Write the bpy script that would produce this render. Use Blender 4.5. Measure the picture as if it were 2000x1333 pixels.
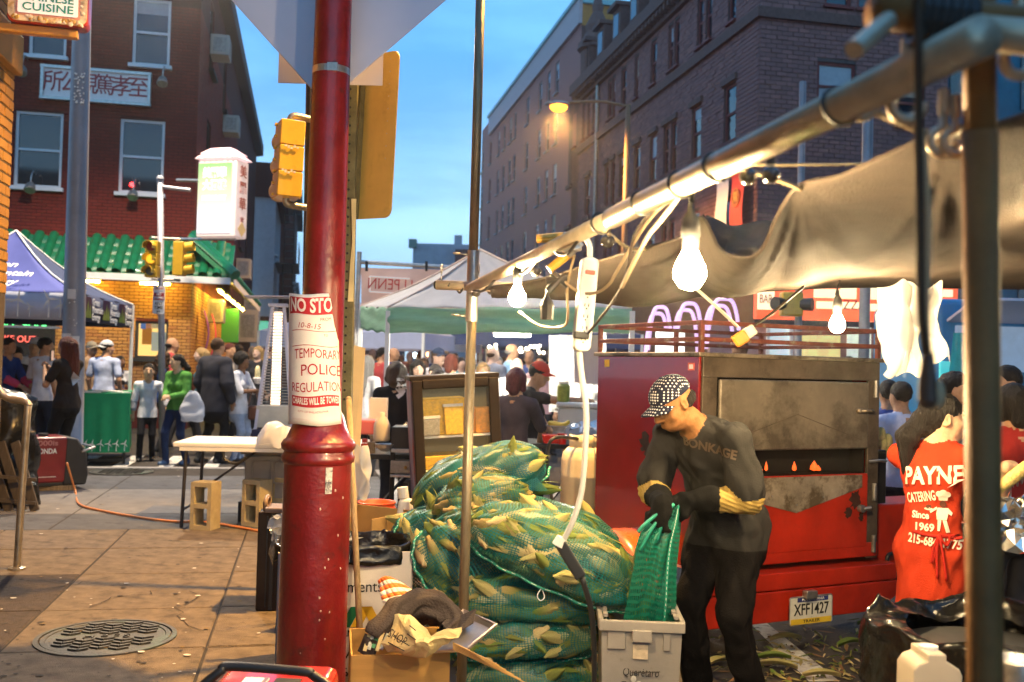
import bpy,math,random
import numpy as np
from mathutils import Vector,Matrix
for o in list(bpy.data.objects):bpy.data.objects.remove(o)
SC=bpy.context.scene;COL=SC.collection
R=math.radians;PI=math.pi;rnd=random.Random(7)
FPX=1944.0;EYE=Vector((0,0,1.45));TILT=R(1.45);ROLL=R(1.5)
FW=Vector((0,math.cos(TILT),math.sin(TILT)));U0=Vector((0,-math.sin(TILT),math.cos(TILT)));R0=Vector((1,0,0))
RT=R0*math.cos(ROLL)+U0*math.sin(ROLL);UP=U0*math.cos(ROLL)-R0*math.sin(ROLL)
cam=bpy.data.objects.new('camera',bpy.data.cameras.new('camera'));COL.objects.link(cam)
cam.matrix_world=Matrix(((RT.x,UP.x,-FW.x,EYE.x),(RT.y,UP.y,-FW.y,EYE.y),(RT.z,UP.z,-FW.z,EYE.z),(0,0,0,1)))
cam.data.sensor_width=36;cam.data.lens=36*FPX/2000;cam.data.clip_end=800;cam.data.clip_start=.05
cam.data.dof.use_dof=True;cam.data.dof.focus_distance=4.7;cam.data.dof.aperture_fstop=3.4
SC.camera=cam
def ray(px,py):return FW+RT*((px-1000)/FPX)-UP*((py-666.5)/FPX)
def P(px,py,D):return EYE+ray(px,py)*D
def G(px,py,z=0.0):
 r=ray(px,py);return EYE+r*((z-EYE.z)/r.z)
def PXZ(px,y,z):
 lo=ray(px,700);return Vector((EYE.x+lo.x/lo.y*y,y,z))
W=bpy.data.worlds.new('World');SC.world=W;W.use_nodes=True
nt=W.node_tree;nt.nodes.clear()
def wn(t,**k):
 n=nt.nodes.new(t)
 for a,b in k.items():setattr(n,a,b)
 return n
wo=wn('ShaderNodeOutputWorld');bg=wn('ShaderNodeBackground');tc=wn('ShaderNodeTexCoord');sx=wn('ShaderNodeSeparateXYZ')
ramp=wn('ShaderNodeValToRGB');nt.links.new(tc.outputs['Generated'],sx.inputs[0]);nt.links.new(sx.outputs['Z'],ramp.inputs[0])
cr=ramp.color_ramp;cr.elements[0].position=0;cr.elements[0].color=(.44,.62,.80,1);cr.elements[1].position=1;cr.elements[1].color=(.09,.24,.50,1)
for p,c in((.12,(.25,.48,.76)),(.3,(.13,.40,.76)),(.55,(.11,.33,.66))):
 e=cr.elements.new(p);e.color=(*c,1)
mp=wn('ShaderNodeMapping');mp.inputs['Scale'].default_value=(1.6,1.6,6.5);mp.inputs['Location'].default_value=(.3,.1,.2)
nz=wn('ShaderNodeTexNoise');nz.inputs['Scale'].default_value=1.5;nz.inputs['Detail'].default_value=5;nz.inputs['Roughness'].default_value=.5
nt.links.new(tc.outputs['Generated'],mp.inputs[0]);nt.links.new(mp.outputs[0],nz.inputs['Vector'])
cr2=wn('ShaderNodeValToRGB');cr2.color_ramp.elements[0].position=.40;cr2.color_ramp.elements[0].color=(.72,.79,.88,1)
cr2.color_ramp.elements[1].position=.62;cr2.color_ramp.elements[1].color=(1.45,1.3,1.1,1)
nt.links.new(nz.outputs[0],cr2.inputs[0])
mx=wn('ShaderNodeMix',data_type='RGBA',blend_type='MULTIPLY');mx.inputs[0].default_value=1
nt.links.new(ramp.outputs[0],mx.inputs[6]);nt.links.new(cr2.outputs[0],mx.inputs[7])
nt.links.new(mx.outputs[2],bg.inputs[0]);bg.inputs[1].default_value=1.75;nt.links.new(bg.outputs[0],wo.inputs[0])
SC.view_settings.view_transform='Standard';SC.view_settings.look='None';SC.view_settings.exposure=0.0;SC.view_settings.gamma=1
SC.render.engine='CYCLES';cy=SC.cycles
cy.use_denoising=True;cy.max_bounces=6;cy.diffuse_bounces=3;cy.glossy_bounces=3;cy.transparent_max_bounces=24;cy.transmission_bounces=4
cy.sample_clamp_indirect=6;cy.sample_clamp_direct=0;cy.caustics_reflective=False;cy.caustics_refractive=False;cy.blur_glossy=.5
try:cy.use_light_tree=True
except Exception:pass
MATS={}
def mat(name,col,rough=.6,metal=0.0,var=.18,scale=6.0,bump=0.0,bscale=60.0,emit=None,es=0.0,coat=0.0,transl=0.0,alpha=1.0,stain=None,sscale=2.0,spec=.5,trans=0.0,stretch=None):
 if name in MATS:return MATS[name]
 m=bpy.data.materials.new(name);m.use_nodes=True;t=m.node_tree;N=t.nodes;L=t.links
 b=N['Principled BSDF'];b.inputs['Roughness'].default_value=rough;b.inputs['Metallic'].default_value=metal
 if rough>=.55 and spec==.5:spec=.18
 b.inputs['Specular IOR Level'].default_value=spec
 b.inputs['Coat Weight'].default_value=coat;b.inputs['Alpha'].default_value=alpha;b.inputs['Transmission Weight'].default_value=trans
 c=(*col,1)
 tcn=N.new('ShaderNodeTexCoord');vec=tcn.outputs['Object']
 if stretch:
  mpn=N.new('ShaderNodeMapping');mpn.inputs['Scale'].default_value=stretch;L.new(vec,mpn.inputs[0]);vec=mpn.outputs[0]
 out=None
 if var>0:
  n=N.new('ShaderNodeTexNoise');n.inputs['Scale'].default_value=scale;n.inputs['Detail'].default_value=6;n.inputs['Roughness'].default_value=.65
  L.new(vec,n.inputs['Vector'])
  r=N.new('ShaderNodeValToRGB');r.color_ramp.elements[0].position=.3;r.color_ramp.elements[1].position=.7
  r.color_ramp.elements[0].color=(*[x*(1-var)for x in col],1);r.color_ramp.elements[1].color=(*[min(1,x*(1+var))for x in col],1)
  L.new(n.outputs[0],r.inputs[0]);out=r.outputs[0]
  rr=N.new('ShaderNodeMapRange');rr.inputs[3].default_value=max(.02,rough-.12);rr.inputs[4].default_value=min(1,rough+.15)
  L.new(n.outputs[0],rr.inputs[0]);L.new(rr.outputs[0],b.inputs['Roughness'])
 if stain:
  n2=N.new('ShaderNodeTexNoise');n2.inputs['Scale'].default_value=sscale;n2.inputs['Detail'].default_value=8;n2.inputs['Roughness'].default_value=.7
  L.new(vec,n2.inputs['Vector'])
  r2=N.new('ShaderNodeValToRGB');r2.color_ramp.elements[0].position=stain[3]if len(stain)>3 else.55;r2.color_ramp.elements[1].position=(stain[3]if len(stain)>3 else.55)+.12
  L.new(n2.outputs[0],r2.inputs[0])
  k=N.new('ShaderNodeMix');k.data_type='RGBA';L.new(r2.outputs[0],k.inputs[0]);k.inputs[6].default_value=c
  if out:L.new(out,k.inputs[6])
  k.inputs[7].default_value=(*stain[:3],1);out=k.outputs[2]
 if out:L.new(out,b.inputs['Base Color'])
 else:b.inputs['Base Color'].default_value=c
 if bump>0:
  n3=N.new('ShaderNodeTexNoise');n3.inputs['Scale'].default_value=bscale;n3.inputs['Detail'].default_value=5;L.new(vec,n3.inputs['Vector'])
  bp=N.new('ShaderNodeBump');bp.inputs['Strength'].default_value=bump;bp.inputs['Distance'].default_value=.02
  L.new(n3.outputs[0],bp.inputs['Height']);L.new(bp.outputs[0],b.inputs['Normal'])
 if emit:
  b.inputs['Emission Color'].default_value=(*emit,1);b.inputs['Emission Strength'].default_value=es
 if transl>0:
  tr=N.new('ShaderNodeBsdfTranslucent');ms=N.new('ShaderNodeMixShader');ms.inputs[0].default_value=transl
  if out:L.new(out,tr.inputs[0])
  else:tr.inputs[0].default_value=c
  L.new(b.outputs[0],ms.inputs[1]);L.new(tr.outputs[0],ms.inputs[2]);L.new(ms.outputs[0],N['Material Output'].inputs[0])
 MATS[name]=m;return m
def emat(name,col,s):
 if name in MATS:return MATS[name]
 m=mat(name,(.08,.08,.08),var=0,emit=col,es=s);return m
def frame(d):
 d=Vector(d).normalized();a=Vector((0,0,1))if abs(d.z)<.9 else Vector((1,0,0))
 u=d.cross(a).normalized();return u,d.cross(u).normalized(),d
def rotz(a):return Matrix.Rotation(a,3,'Z')
class MB:
 def __init__(s):s.v=[];s.f=[];s.m=[];s.uv=None
 def add(s,vs,fs,mi=0):
  b=len(s.v);s.v.extend([tuple(x)for x in vs])
  for f in fs:s.f.append(tuple(i+b for i in f));s.m.append(mi)
  return s
 def box(s,c,d,rot=None,mi=0,taper=1.0):
  c=Vector(c);x,y,z=d[0]/2,d[1]/2,d[2]/2;vs=[]
  for sz in(-1,1):
   k=taper if sz>0 else 1
   for sx_,sy in((-1,-1),(1,-1),(1,1),(-1,1)):
    q=Vector((sx_*x*k,sy*y*k,sz*z))
    if rot is not None:q=rot@q
    vs.append(c+q)
  return s.add(vs,[(3,2,1,0),(4,5,6,7),(0,1,5,4),(1,2,6,5),(2,3,7,6),(3,0,4,7)],mi)
 def bar(s,a,b,w,h,mi=0,upv=(0,0,1)):
  a=Vector(a);b=Vector(b);d=(b-a);l=d.length;d.normalize();u=Vector(upv)
  sd=d.cross(u)
  if sd.length<1e-4:sd=d.cross(Vector((1,0,0)))
  sd.normalize();u=sd.cross(d)
  return s.box((a+b)/2,(w,l,h),Matrix((sd,d,u)).transposed(),mi)
 def cyl(s,a,b,r0,r1=None,n=14,mi=0,cap=True):
  a=Vector(a);b=Vector(b);r1=r0 if r1 is None else r1;u,w,d=frame(b-a);vs=[]
  for p,r in((a,r0),(b,r1)):
   for i in range(n):
    t=2*PI*i/n;vs.append(p+u*(math.cos(t)*r)+w*(math.sin(t)*r))
  fs=[(i,(i+1)%n,n+(i+1)%n,n+i)for i in range(n)]
  if cap:fs+=[tuple(range(n-1,-1,-1)),tuple(range(n,2*n))]
  return s.add(vs,fs,mi)
 def tube(s,pts,r,n=8,mi=0,closed=False,cap=True):
  pts=[Vector(p)for p in pts];m=len(pts);vs=[];pu=None
  for k,p in enumerate(pts):
   if closed:d=pts[(k+1)%m]-pts[k-1]
   else:d=pts[min(k+1,m-1)]-pts[max(k-1,0)]
   d.normalize()
   if pu is None:pu=frame(d)[0]
   u=(pu-d*pu.dot(d))
   u=u.normalized()if u.length>1e-5 else frame(d)[0]
   w=d.cross(u);pu=u;rr=r[k]if isinstance(r,(list,tuple))else r
   for i in range(n):
    t=2*PI*i/n;vs.append(p+u*(math.cos(t)*rr)+w*(math.sin(t)*rr))
  fs=[]
  for k in range(m if closed else m-1):
   k2=(k+1)%m
   for i in range(n):fs.append((k*n+i,k*n+(i+1)%n,k2*n+(i+1)%n,k2*n+i))
  if cap and not closed:fs+=[tuple(range(n-1,-1,-1)),tuple(range((m-1)*n,m*n))]
  return s.add(vs,fs,mi)
 def lathe(s,prof,c=(0,0,0),n=24,mi=0,M=None,cap=True):
  c=Vector(c);vs=[]
  for r,z in prof:
   for i in range(n):
    t=2*PI*i/n;q=Vector((r*math.cos(t),r*math.sin(t),z));vs.append(c+(M@q if M else q))
  fs=[]
  for k in range(len(prof)-1):
   for i in range(n):fs.append((k*n+i,k*n+(i+1)%n,(k+1)*n+(i+1)%n,(k+1)*n+i))
  if cap:fs+=[tuple(range(n-1,-1,-1)),tuple(range((len(prof)-1)*n,len(prof)*n))]
  return s.add(vs,fs,mi)
 def prism(s,poly,t0,t1,M=None,mi=0,o=(0,0,0)):
  n=len(poly);vs=[]
  for t in(t0,t1):
   for a,b in poly:
    q=Vector((a,t,b));vs.append(Vector(o)+(M@q if M else q))
  fs=[tuple(range(n)),tuple(range(2*n-1,n-1,-1))]+[(i,n+i,n+(i+1)%n,(i+1)%n)for i in range(n)]
  return s.add(vs,fs,mi)
 def grid(s,fn,nu,nv,mi=0,flip=False):
  vs=[fn(i/nu,j/nv)for j in range(nv+1)for i in range(nu+1)];w=nu+1;fs=[]
  for j in range(nv):
   for i in range(nu):
    q=(j*w+i,j*w+i+1,(j+1)*w+i+1,(j+1)*w+i);fs.append(q[::-1]if flip else q)
  return s.add(vs,fs,mi)
 def ell(s,c,r,n=12,m=8,rot=None,mi=0):
  c=Vector(c);r=(r,r,r)if not isinstance(r,(tuple,list))else r;vs=[]
  for j in range(m+1):
   a=-PI/2+PI*j/m
   for i in range(n):
    t=2*PI*i/n;q=Vector((r[0]*math.cos(a)*math.cos(t),r[1]*math.cos(a)*math.sin(t),r[2]*math.sin(a)))
    vs.append(c+(rot@q if rot else q))
  return s.add(vs,[(j*n+i,j*n+(i+1)%n,(j+1)*n+(i+1)%n,(j+1)*n+i)for j in range(m)for i in range(n)],mi)
 def mesh(s,name,mats,smooth=False):
  me=bpy.data.meshes.new(name);me.from_pydata(s.v,[],s.f)
  mats=mats if isinstance(mats,(list,tuple))else[mats]
  for m in mats:me.materials.append(m)
  if len(mats)>1:me.polygons.foreach_set('material_index',s.m)
  if smooth:me.polygons.foreach_set('use_smooth',[True]*len(me.polygons))
  me.validate();me.update();return me
 def build(s,name,mats,parent=None,world=False,smooth=False,bevel=0,solid=0,sub=0,seg=2,wn_=True):
  if world and parent is not None:
   Mi=Matrix.LocRotScale(parent.location,parent.rotation_euler,None).inverted()
   s.v=[tuple(Mi@Vector(q))for q in s.v]
  o=link(name,s.mesh(name,mats,smooth),parent)
  if solid:
   q=o.modifiers.new('t','SOLIDIFY');q.thickness=solid;q.offset=0
  if bevel:
   q=o.modifiers.new('b','BEVEL');q.width=bevel;q.segments=seg;q.limit_method='ANGLE';q.angle_limit=R(38)
   o.data.polygons.foreach_set('use_smooth',[True]*len(o.data.polygons))
   q=o.modifiers.new('w','WEIGHTED_NORMAL');q.keep_sharp=True
  if sub:
   q=o.modifiers.new('s','SUBSURF');q.levels=sub;q.render_levels=sub
  return o
def link(name,data,parent=None):
 o=bpy.data.objects.new(name,data);COL.objects.link(o)
 if parent is not None:o.parent=parent
 return o
def autosmooth(o,ang=40):
 me=o.data;me.polygons.foreach_set('use_smooth',[True]*len(me.polygons))
 me.set_sharp_from_angle(angle=R(ang));return o
def tag(o,label=None,cat=None,group=None,kind=None):
 if label:o['label']=label
 if cat:o['category']=cat
 if group:o['group']=group
 if kind:o['kind']=kind
 return o
def thing(name,label,cat,loc=(0,0,0),rz=0.0,group=None):
 o=link(name,None);o.empty_display_size=.2;o.location=loc;o.rotation_euler=(0,0,rz);return tag(o,label,cat,group)
KIDS={}
def dup(root,loc,rz=0.0,label=None,group=None):
 r=root.copy();COL.objects.link(r);r.location=loc;r.rotation_euler=(0,0,rz)
 if label:r['label']=label
 if group:r['group']=group
 for ch in[x for x in COL.objects if x.parent==root]:
  c=ch.copy();COL.objects.link(c);c.parent=r
  for g in[x for x in COL.objects if x.parent==ch]:
   d=g.copy();COL.objects.link(d);d.parent=c
 return r
def text(body,size,M,m,parent=None,name='lettering',ext=.002,align='CENTER',world=False,bold=0.0,sx=1.0,fit=None,shear=0.0,fn=None,spacing=1.0,valign='CENTER'):
 cu=bpy.data.curves.new('t','FONT');cu.body=body;cu.size=size;cu.extrude=ext;cu.align_x=align;cu.align_y=valign;cu.offset=bold;cu.shear=shear;cu.space_character=spacing;cu.resolution_u=3
 to=bpy.data.objects.new('t',cu);COL.objects.link(to)
 me=bpy.data.meshes.new_from_object(to);bpy.data.objects.remove(to);bpy.data.curves.remove(cu)
 co=np.empty(len(me.vertices)*3,'f');me.vertices.foreach_get('co',co);co=co.reshape(-1,3)
 if fit and len(co):
  w=co[:,0].max()-co[:,0].min();co[:,0]*=fit/w
 co[:,0]*=sx
 if fn:co=np.array([fn(*c)for c in co],'f')
 else:
  if world and parent is not None:M=Matrix.LocRotScale(parent.location,parent.rotation_euler,None).inverted()@M
  Mn=np.array(M,'f');co=co@Mn[:3,:3].T+Mn[:3,3]
 me.vertices.foreach_set('co',co.astype('f').ravel());me.materials.clear();me.materials.append(m);me.update()
 return link(name,me,parent)
def planeM(o,xd,yd):
 x=Vector(xd).normalized();y=Vector(yd);y=(y-x*x.dot(y)).normalized();z=x.cross(y)
 return Matrix(((x.x,y.x,z.x,o[0]),(x.y,y.y,z.y,o[1]),(x.z,y.z,z.z,o[2]),(0,0,0,1)))
def sag(a,b,s,n=12):
 a=Vector(a);b=Vector(b);return[a.lerp(b,i/n)-Vector((0,0,s*4*(i/n)*(1-i/n)))for i in range(n+1)]
def smooth_path(pts,k=6):
 p=[Vector(q)for q in pts];p=[p[0]*2-p[1]]+p+[p[-1]*2-p[-2]];o=[]
 for i in range(1,len(p)-2):
  for j in range(k):
   t=j/k;a,b,c,d=p[i-1:i+3]
   o.append(.5*((2*b)+(c-a)*t+(2*a-5*b+4*c-d)*t*t+(3*b-a-3*c+d)*t**3))
 return o+[p[-2]]
M_steel=mat('galvanised_steel',(.5,.48,.45),.38,.9,.25,14,bump=.05)
M_dsteel=mat('dull_steel',(.33,.31,.28),.45,.85,.3,12,bump=.06,stain=(.15,.12,.09,.6),sscale=9)
M_black=mat('black_plastic',(.02,.02,.02),.45,var=.2)
M_blackm=mat('black_metal',(.025,.025,.027),.4,.5,.2)
M_rubber=mat('black_rubber',(.018,.018,.018),.7,var=.2)
M_white=mat('white_paint',(.75,.74,.7),.5,var=.06)
M_wplastic=mat('white_plastic',(.78,.76,.7),.4,var=.06,scale=3)
M_wood=mat('weathered_wood',(.36,.25,.13),.75,var=.35,scale=5,bump=.3,bscale=30,stretch=(12,12,1.2))
M_card=mat('brown_cardboard',(.42,.26,.10),.8,var=.14,scale=5,bump=.08,bscale=120)
M_glass=mat('dark_window_glass',(.015,.02,.028),.06,var=0,spec=.9)
M_ink=mat('black_ink',(.02,.02,.02),.7,var=0)
M_wletter=mat('white_lettering',(.8,.78,.74),.6,var=0)
# == ground ==
S=Vector((-.2016,.9795,0));NR=Vector((.9795,.2016,0));Z=Vector((0,0,1));ROADZ=-.12
def sn(a,b,z=0.0):return Vector((-1.9,7.0,z))+S*a+NR*b
M_asph=mat('worn_asphalt',(.05,.045,.042),.75,var=.4,scale=9,bump=.5,bscale=160,stain=(.03,.026,.022,.5),sscale=1.2)
M_conc=mat('grey_concrete',(.185,.142,.10),.85,var=.35,scale=9,bump=.6,bscale=170,stain=(.10,.076,.056,.54),sscale=5)
M_conc2=mat('dark_aggregate_concrete',(.075,.057,.045),.85,var=.5,scale=22,bump=.6,bscale=120,stain=(.07,.055,.05,.5),sscale=11)
M_conc3=mat('blue_grey_concrete',(.10,.098,.10),.85,var=.25,scale=5,bump=.35,bscale=130,stain=(.06,.058,.06,.52),sscale=2.3)
M_conc4=mat('pale_concrete',(.19,.175,.16),.85,var=.2,scale=5,bump=.3,bscale=130,stain=(.2,.18,.17,.6),sscale=3)
M_joint=mat('joint_dirt',(.045,.038,.032),.95,var=.3)
M_mark=mat('worn_road_paint',(.55,.54,.5),.7,var=.25,scale=12,stain=(.09,.085,.08,.52),sscale=16)
tag(MB().grid(lambda u,v:(-160+320*u,-25+330*v,ROADZ),24,24).build('road',M_asph),kind='structure')
sw=MB()
pl=[sn(-14,1.45),sn(-14,-12),sn(6.6,-12),sn(6.6,1.45)]
sw.add([q-Z*.006 for q in pl]+[q+Z*ROADZ*1.6 for q in pl],[(3,2,1,0)]+[(i,(i+1)%4,4+(i+1)%4,4+i)for i in range(4)])
walk=tag(sw.build('sidewalk',M_joint),kind='structure')
def slab(a0,a1,b0,b1,m,g=.004,dz=0):
 o0=sn(a0,b0);w=b1-b0-2*g;l=a1-a0-2*g
 key=(round(w,3),round(l,3),m.name)
 if key not in SLABS:
  q=MB()
  for(x0,x1,y0,y1,z)in((0,w,0,l,0),):
   e=.008
   q.add([(x0,y0,-.05),(x1,y0,-.05),(x1,y1,-.05),(x0,y1,-.05),(x0,y0,-e),(x1,y0,-e),(x1,y1,-e),(x0,y1,-e),(x0+e,y0+e,0),(x1-e,y0+e,0),(x1-e,y1-e,0),(x0+e,y1-e,0)],[(8,9,10,11)]+[(i,(i+1)%4,4+(i+1)%4,4+i)for i in range(4)]+[(4+i,4+(i+1)%4,8+(i+1)%4,8+i)for i in range(4)])
  SLABS[key]=q.mesh('slab',m)
 o=link('slab',SLABS[key],walk);p=o0+S*g+NR*g;o.location=(p.x,p.y,dz);o.rotation_euler=(0,0,math.atan2(NR.y,NR.x));return o
SLABS={}
lanes=[-11.6,-9.6,-7.8,-6.0,-4.9,-3.85,-2.9,-1.93,-.97,0.0,.85,1.4]
rows=[-13.6,-11.5,-9.5,-7.5,-6.3,-5.1,-4.05,-3.0,-2.0,-1.17,-.18,.75,1.62]
for i in range(len(lanes)-1):
 for j in range(len(rows)-1):
  a0,a1=rows[j],rows[j+1]
  if lanes[i]<-1 and j%2==0 and lanes[i]<-2:a0-=.0
  m=M_conc2 if(lanes[i]<-.98 and j in(4,5,6,7,8,9))else M_conc
  if lanes[i]>.8:m=M_conc4
  slab(a0,a1,lanes[i],lanes[i+1],m,dz=rnd.uniform(-.003,.003))
rows2=[1.62,2.5,4.3,5.6];lanes2=[-11.6,-9.4,-7.2,-5.3,-3.4,-1.6,-.1,1.4]
for i in range(len(lanes2)-1):
 for j in range(3):
  slab(rows2[j],rows2[j+1],lanes2[i],lanes2[i+1],M_conc4 if(i,j)in((4,1),(5,1))else M_conc3,dz=rnd.uniform(-.003,.002))
M_curb=mat('kerb_granite',(.24,.225,.21),.8,var=.25,scale=14,bump=.3,bscale=90)
M_tact=mat('red_tactile',(.30,.10,.07),.8,var=.3,scale=12,bump=.3)
cb=tag(MB().box((0,0,0),(.01,.01,.01)).build('curb',M_curb),kind='structure');cb.location=sn(5.7,-11.8,-.1)
def stone(a,b,da,db,n='curb_stone',m=M_curb,h=.16,dz=.002):
 o=MB().box((0,0,-h/2),(db-.008,da-.008,h)).build(n,m,cb);p=sn(a,b)-cb.location;o.location=(p.x,p.y,p.z+dz);o.rotation_euler=(0,0,math.atan2(NR.y,NR.x));return o
for i in range(10):stone(6.5,-11.0+1.3*i,.2,1.3)
for i in range(15):stone(-12.5+1.3*i,1.5,1.3,.2,dz=.004)
MBd=MB()
for i in range(24):
 for j in range(8):
  p=(-.7+i*.062,-.24+j*.062,.004);MBd.lathe([(.016,0),(.012,.007)],p,6)
tac=MB().box((0,0,0),(1.5,.56,.012)).build('tactile_paving',M_tact,walk);p=sn(6.05,-3.0,.008);tac.location=p;tac.rotation_euler=(0,0,math.atan2(NR.y,NR.x))
tag(MBd.build('domes',M_tact,tac),kind='stuff')
def paint(pts,name='road_marking'):
 q=MB();n=len(pts);q.add([Vector((p.x,p.y,ROADZ+.004))for p in pts],[tuple(range(n))]);return tag(q.build(name,M_mark),kind='structure')
for i in range(9):
 c=sn(8.3+.03*i,-5.2+.62*i,0);paint([c-S*.9-NR*.1,c-S*.9+NR*.1,c+S*.9+NR*.1,c+S*.9-NR*.1],'crosswalk_stripe')
paint([G(1580,1333,ROADZ),G(1640,1333,ROADZ),G(1450,1180,ROADZ),G(1425,1180,ROADZ)],'lane_line')
for k in range(3):
 c=sn(14+7*k,3.2,0);paint([c-S*1.5-NR*.06,c-S*1.5+NR*.06,c+S*1.5+NR*.06,c+S*1.5-NR*.06],'lane_line')
# == manhole covers ==
M_iron=mat('cast_iron',(.085,.08,.07),.55,.6,.35,16,bump=.3,bscale=80,stain=(.09,.11,.085,.5),sscale=5)
def manhole(p,rad,label,letters=None):
 t=thing('manhole_cover',label,'manhole cover',p,R(12))
 MB().lathe([(rad,0),(rad,.008),(rad*.93,.010),(rad*.925,.004)],n=48,cap=False).build('ring',M_iron,t)
 MB().lathe([(rad*.915,-.002),(rad*.905,.007),(rad*.84,.008),(rad*.83,.003),(.001,.003)],n=48,cap=False).build('cover',M_iron,t)
 ch=MB()
 for s_ in(-1,1):
  d=Vector((.044*s_,.027,0));ch.bar(Vector((0,0,.007)),d+Vector((0,0,.007)),.016,.010)
 me=ch.mesh('tread_bar',M_iron)
 n=0
 for i in range(-6,7):
  for j in range(-8,9):
   x,y=i*.098,j*.056+(.028 if i%2 else 0)
   if math.hypot(x,y)+.03<.36*.84 and not(letters and abs(y)<.05 and abs(x)<.2):
    o=link('tread_bar',me,t);o.location=(x*rad/.36,y*rad/.36,0);n+=1
 if letters:text(letters,.085,planeM((0,0,.008),(1,0,0),(0,1,0)),M_iron,t,ext=.003,spacing=1.4)
 return t
manhole(G(208,1246),.345,'large iron manhole cover with chevron treads in the near tan sidewalk','HPFS')
manhole(G(238,922),.38,'far iron manhole cover near the red tactile strip')
# == brick helpers ==
def bmat(name,c1,c2,rough=.8,bump=.25,bs=70):
 m=mat(name,c1,rough,var=.2,scale=3,bump=bump,bscale=bs);t=m.node_tree;N=t.nodes;L=t.links;b=N['Principled BSDF']
 g=N.new('ShaderNodeNewGeometry');k=N.new('ShaderNodeMix');k.data_type='RGBA';L.new(g.outputs['Random Per Island'],k.inputs[0])
 src=b.inputs['Base Color'].links[0].from_socket;L.new(src,k.inputs[6])
 k.inputs[7].default_value=(*c2,1);L.new(k.outputs[2],b.inputs['Base Color']);return m
def face_M(o,dx):
 dx=Vector(dx).normalized();yin=Vector((-dx.y,dx.x,0));return Matrix(((dx.x,yin.x,0,o[0]),(dx.y,yin.y,0,o[1]),(0,0,1,o[2]),(0,0,0,1)))
def wall_mb(M,w,h,opens,depth=.25):
 us=sorted({0,w}|{x for q in opens for x in q[:2]});zs=sorted({0,h}|{x for q in opens for x in q[2:4]});mb=MB()
 def T(x,y,z):return M@Vector((x,y,z))
 for i in range(len(us)-1):
  for j in range(len(zs)-1):
   cu,cz=(us[i]+us[i+1])/2,(zs[j]+zs[j+1])/2
   if any(q[0]<cu<q[1]and q[2]<cz<q[3]for q in opens):continue
   mb.add([T(us[i],0,zs[j]),T(us[i+1],0,zs[j]),T(us[i+1],0,zs[j+1]),T(us[i],0,zs[j+1])],[(0,1,2,3)])
 for(a,b,c,d)in[q[:4]for q in opens]:
  for(p,q)in(((a,c),(b,c)),((b,c),(b,d)),((b,d),(a,d)),((a,d),(a,c))):
   mb.add([T(p[0],0,p[1]),T(p[0],depth,p[1]),T(q[0],depth,q[1]),T(q[0],0,q[1])],[(0,1,2,3)])
 return mb
def bricks(parent,M,w,h,opens,bw,bh,m,jt=.012,z0=0.0,u0=0.0,single=0,name='brick',stuff='brickwork',proud=.008,single_from=0.0):
 Mi=Matrix.LocRotScale(parent.location,parent.rotation_euler,None).inverted()@M;cand=[]
 r=random.Random(3);j=0;z=z0
 while z<h-bh*.5:
  u=u0-(bw/2 if j%2 else 0)
  while u<w:
   segs=[(max(u,u0),min(u+bw-jt,w))]
   for(a,b,c,d)in[q[:4]for q in opens]:
    if z+bh-jt>c and z<d:
     ns=[]
     for(p,q)in segs:
      if q<=a or p>=b:ns.append((p,q));continue
      if p<a:ns.append((p,a))
      if q>b:ns.append((b,q))
     segs=ns
   for(p,q)in segs:
    if q-p>.03:cand.append((p,q,z,z+bh-jt))
   u+=bw
  z+=bh;j+=1
 full=[c for c in cand if abs(c[1]-c[0]-(bw-jt))<1e-4]
 def near(c):return(M@Vector(((c[0]+c[1])/2,0,max(c[2],single_from)+(100 if c[2]<single_from else 0)))-EYE).length
 pick=set(sorted(full,key=near)[:single])
 mb=MB()
 for(a,b,c,d)in cand:
  if(a,b,c,d)in pick:continue
  pr=-proud*r.uniform(.4,1.3);e=.004
  mb.add([Mi@Vector(q)for q in((a,0,c),(b,0,c),(b,0,d),(a,0,d),(a+e,pr,c+e),(b-e,pr,c+e),(b-e,pr,d-e),(a+e,pr,d-e))],[(4,5,6,7),(0,1,5,4),(1,2,6,5),(2,3,7,6),(3,0,4,7)])
 if mb.v:tag(mb.build(stuff,m,parent),kind='stuff')
 if pick:
  q=MB();l,g=bw-jt,bh-jt;e=.004
  q.add([(0,0,0),(l,0,0),(l,0,g),(0,0,g),(e,-proud,e),(l-e,-proud,e),(l-e,-proud,g-e),(e,-proud,g-e)],[(4,5,6,7),(0,1,5,4),(1,2,6,5),(2,3,7,6),(3,0,4,7)])
  me=q.mesh(name,m);rot=Mi.to_euler()
  for c in pick:
   o=link(name,me,parent);o.location=Mi@Vector((c[0],r.uniform(-.003,.003),c[2]));o.rotation_euler=rot
WIN={};WR=random.Random(6);BLIND=[mat('blind_grey',(.26,.27,.3),.3,var=.15),mat('blind_blue',(.12,.17,.24),.25,var=.2),mat('curtain_cream',(.30,.26,.2),.6,var=.2,scale=20,stretch=(8,1,1))]
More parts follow.
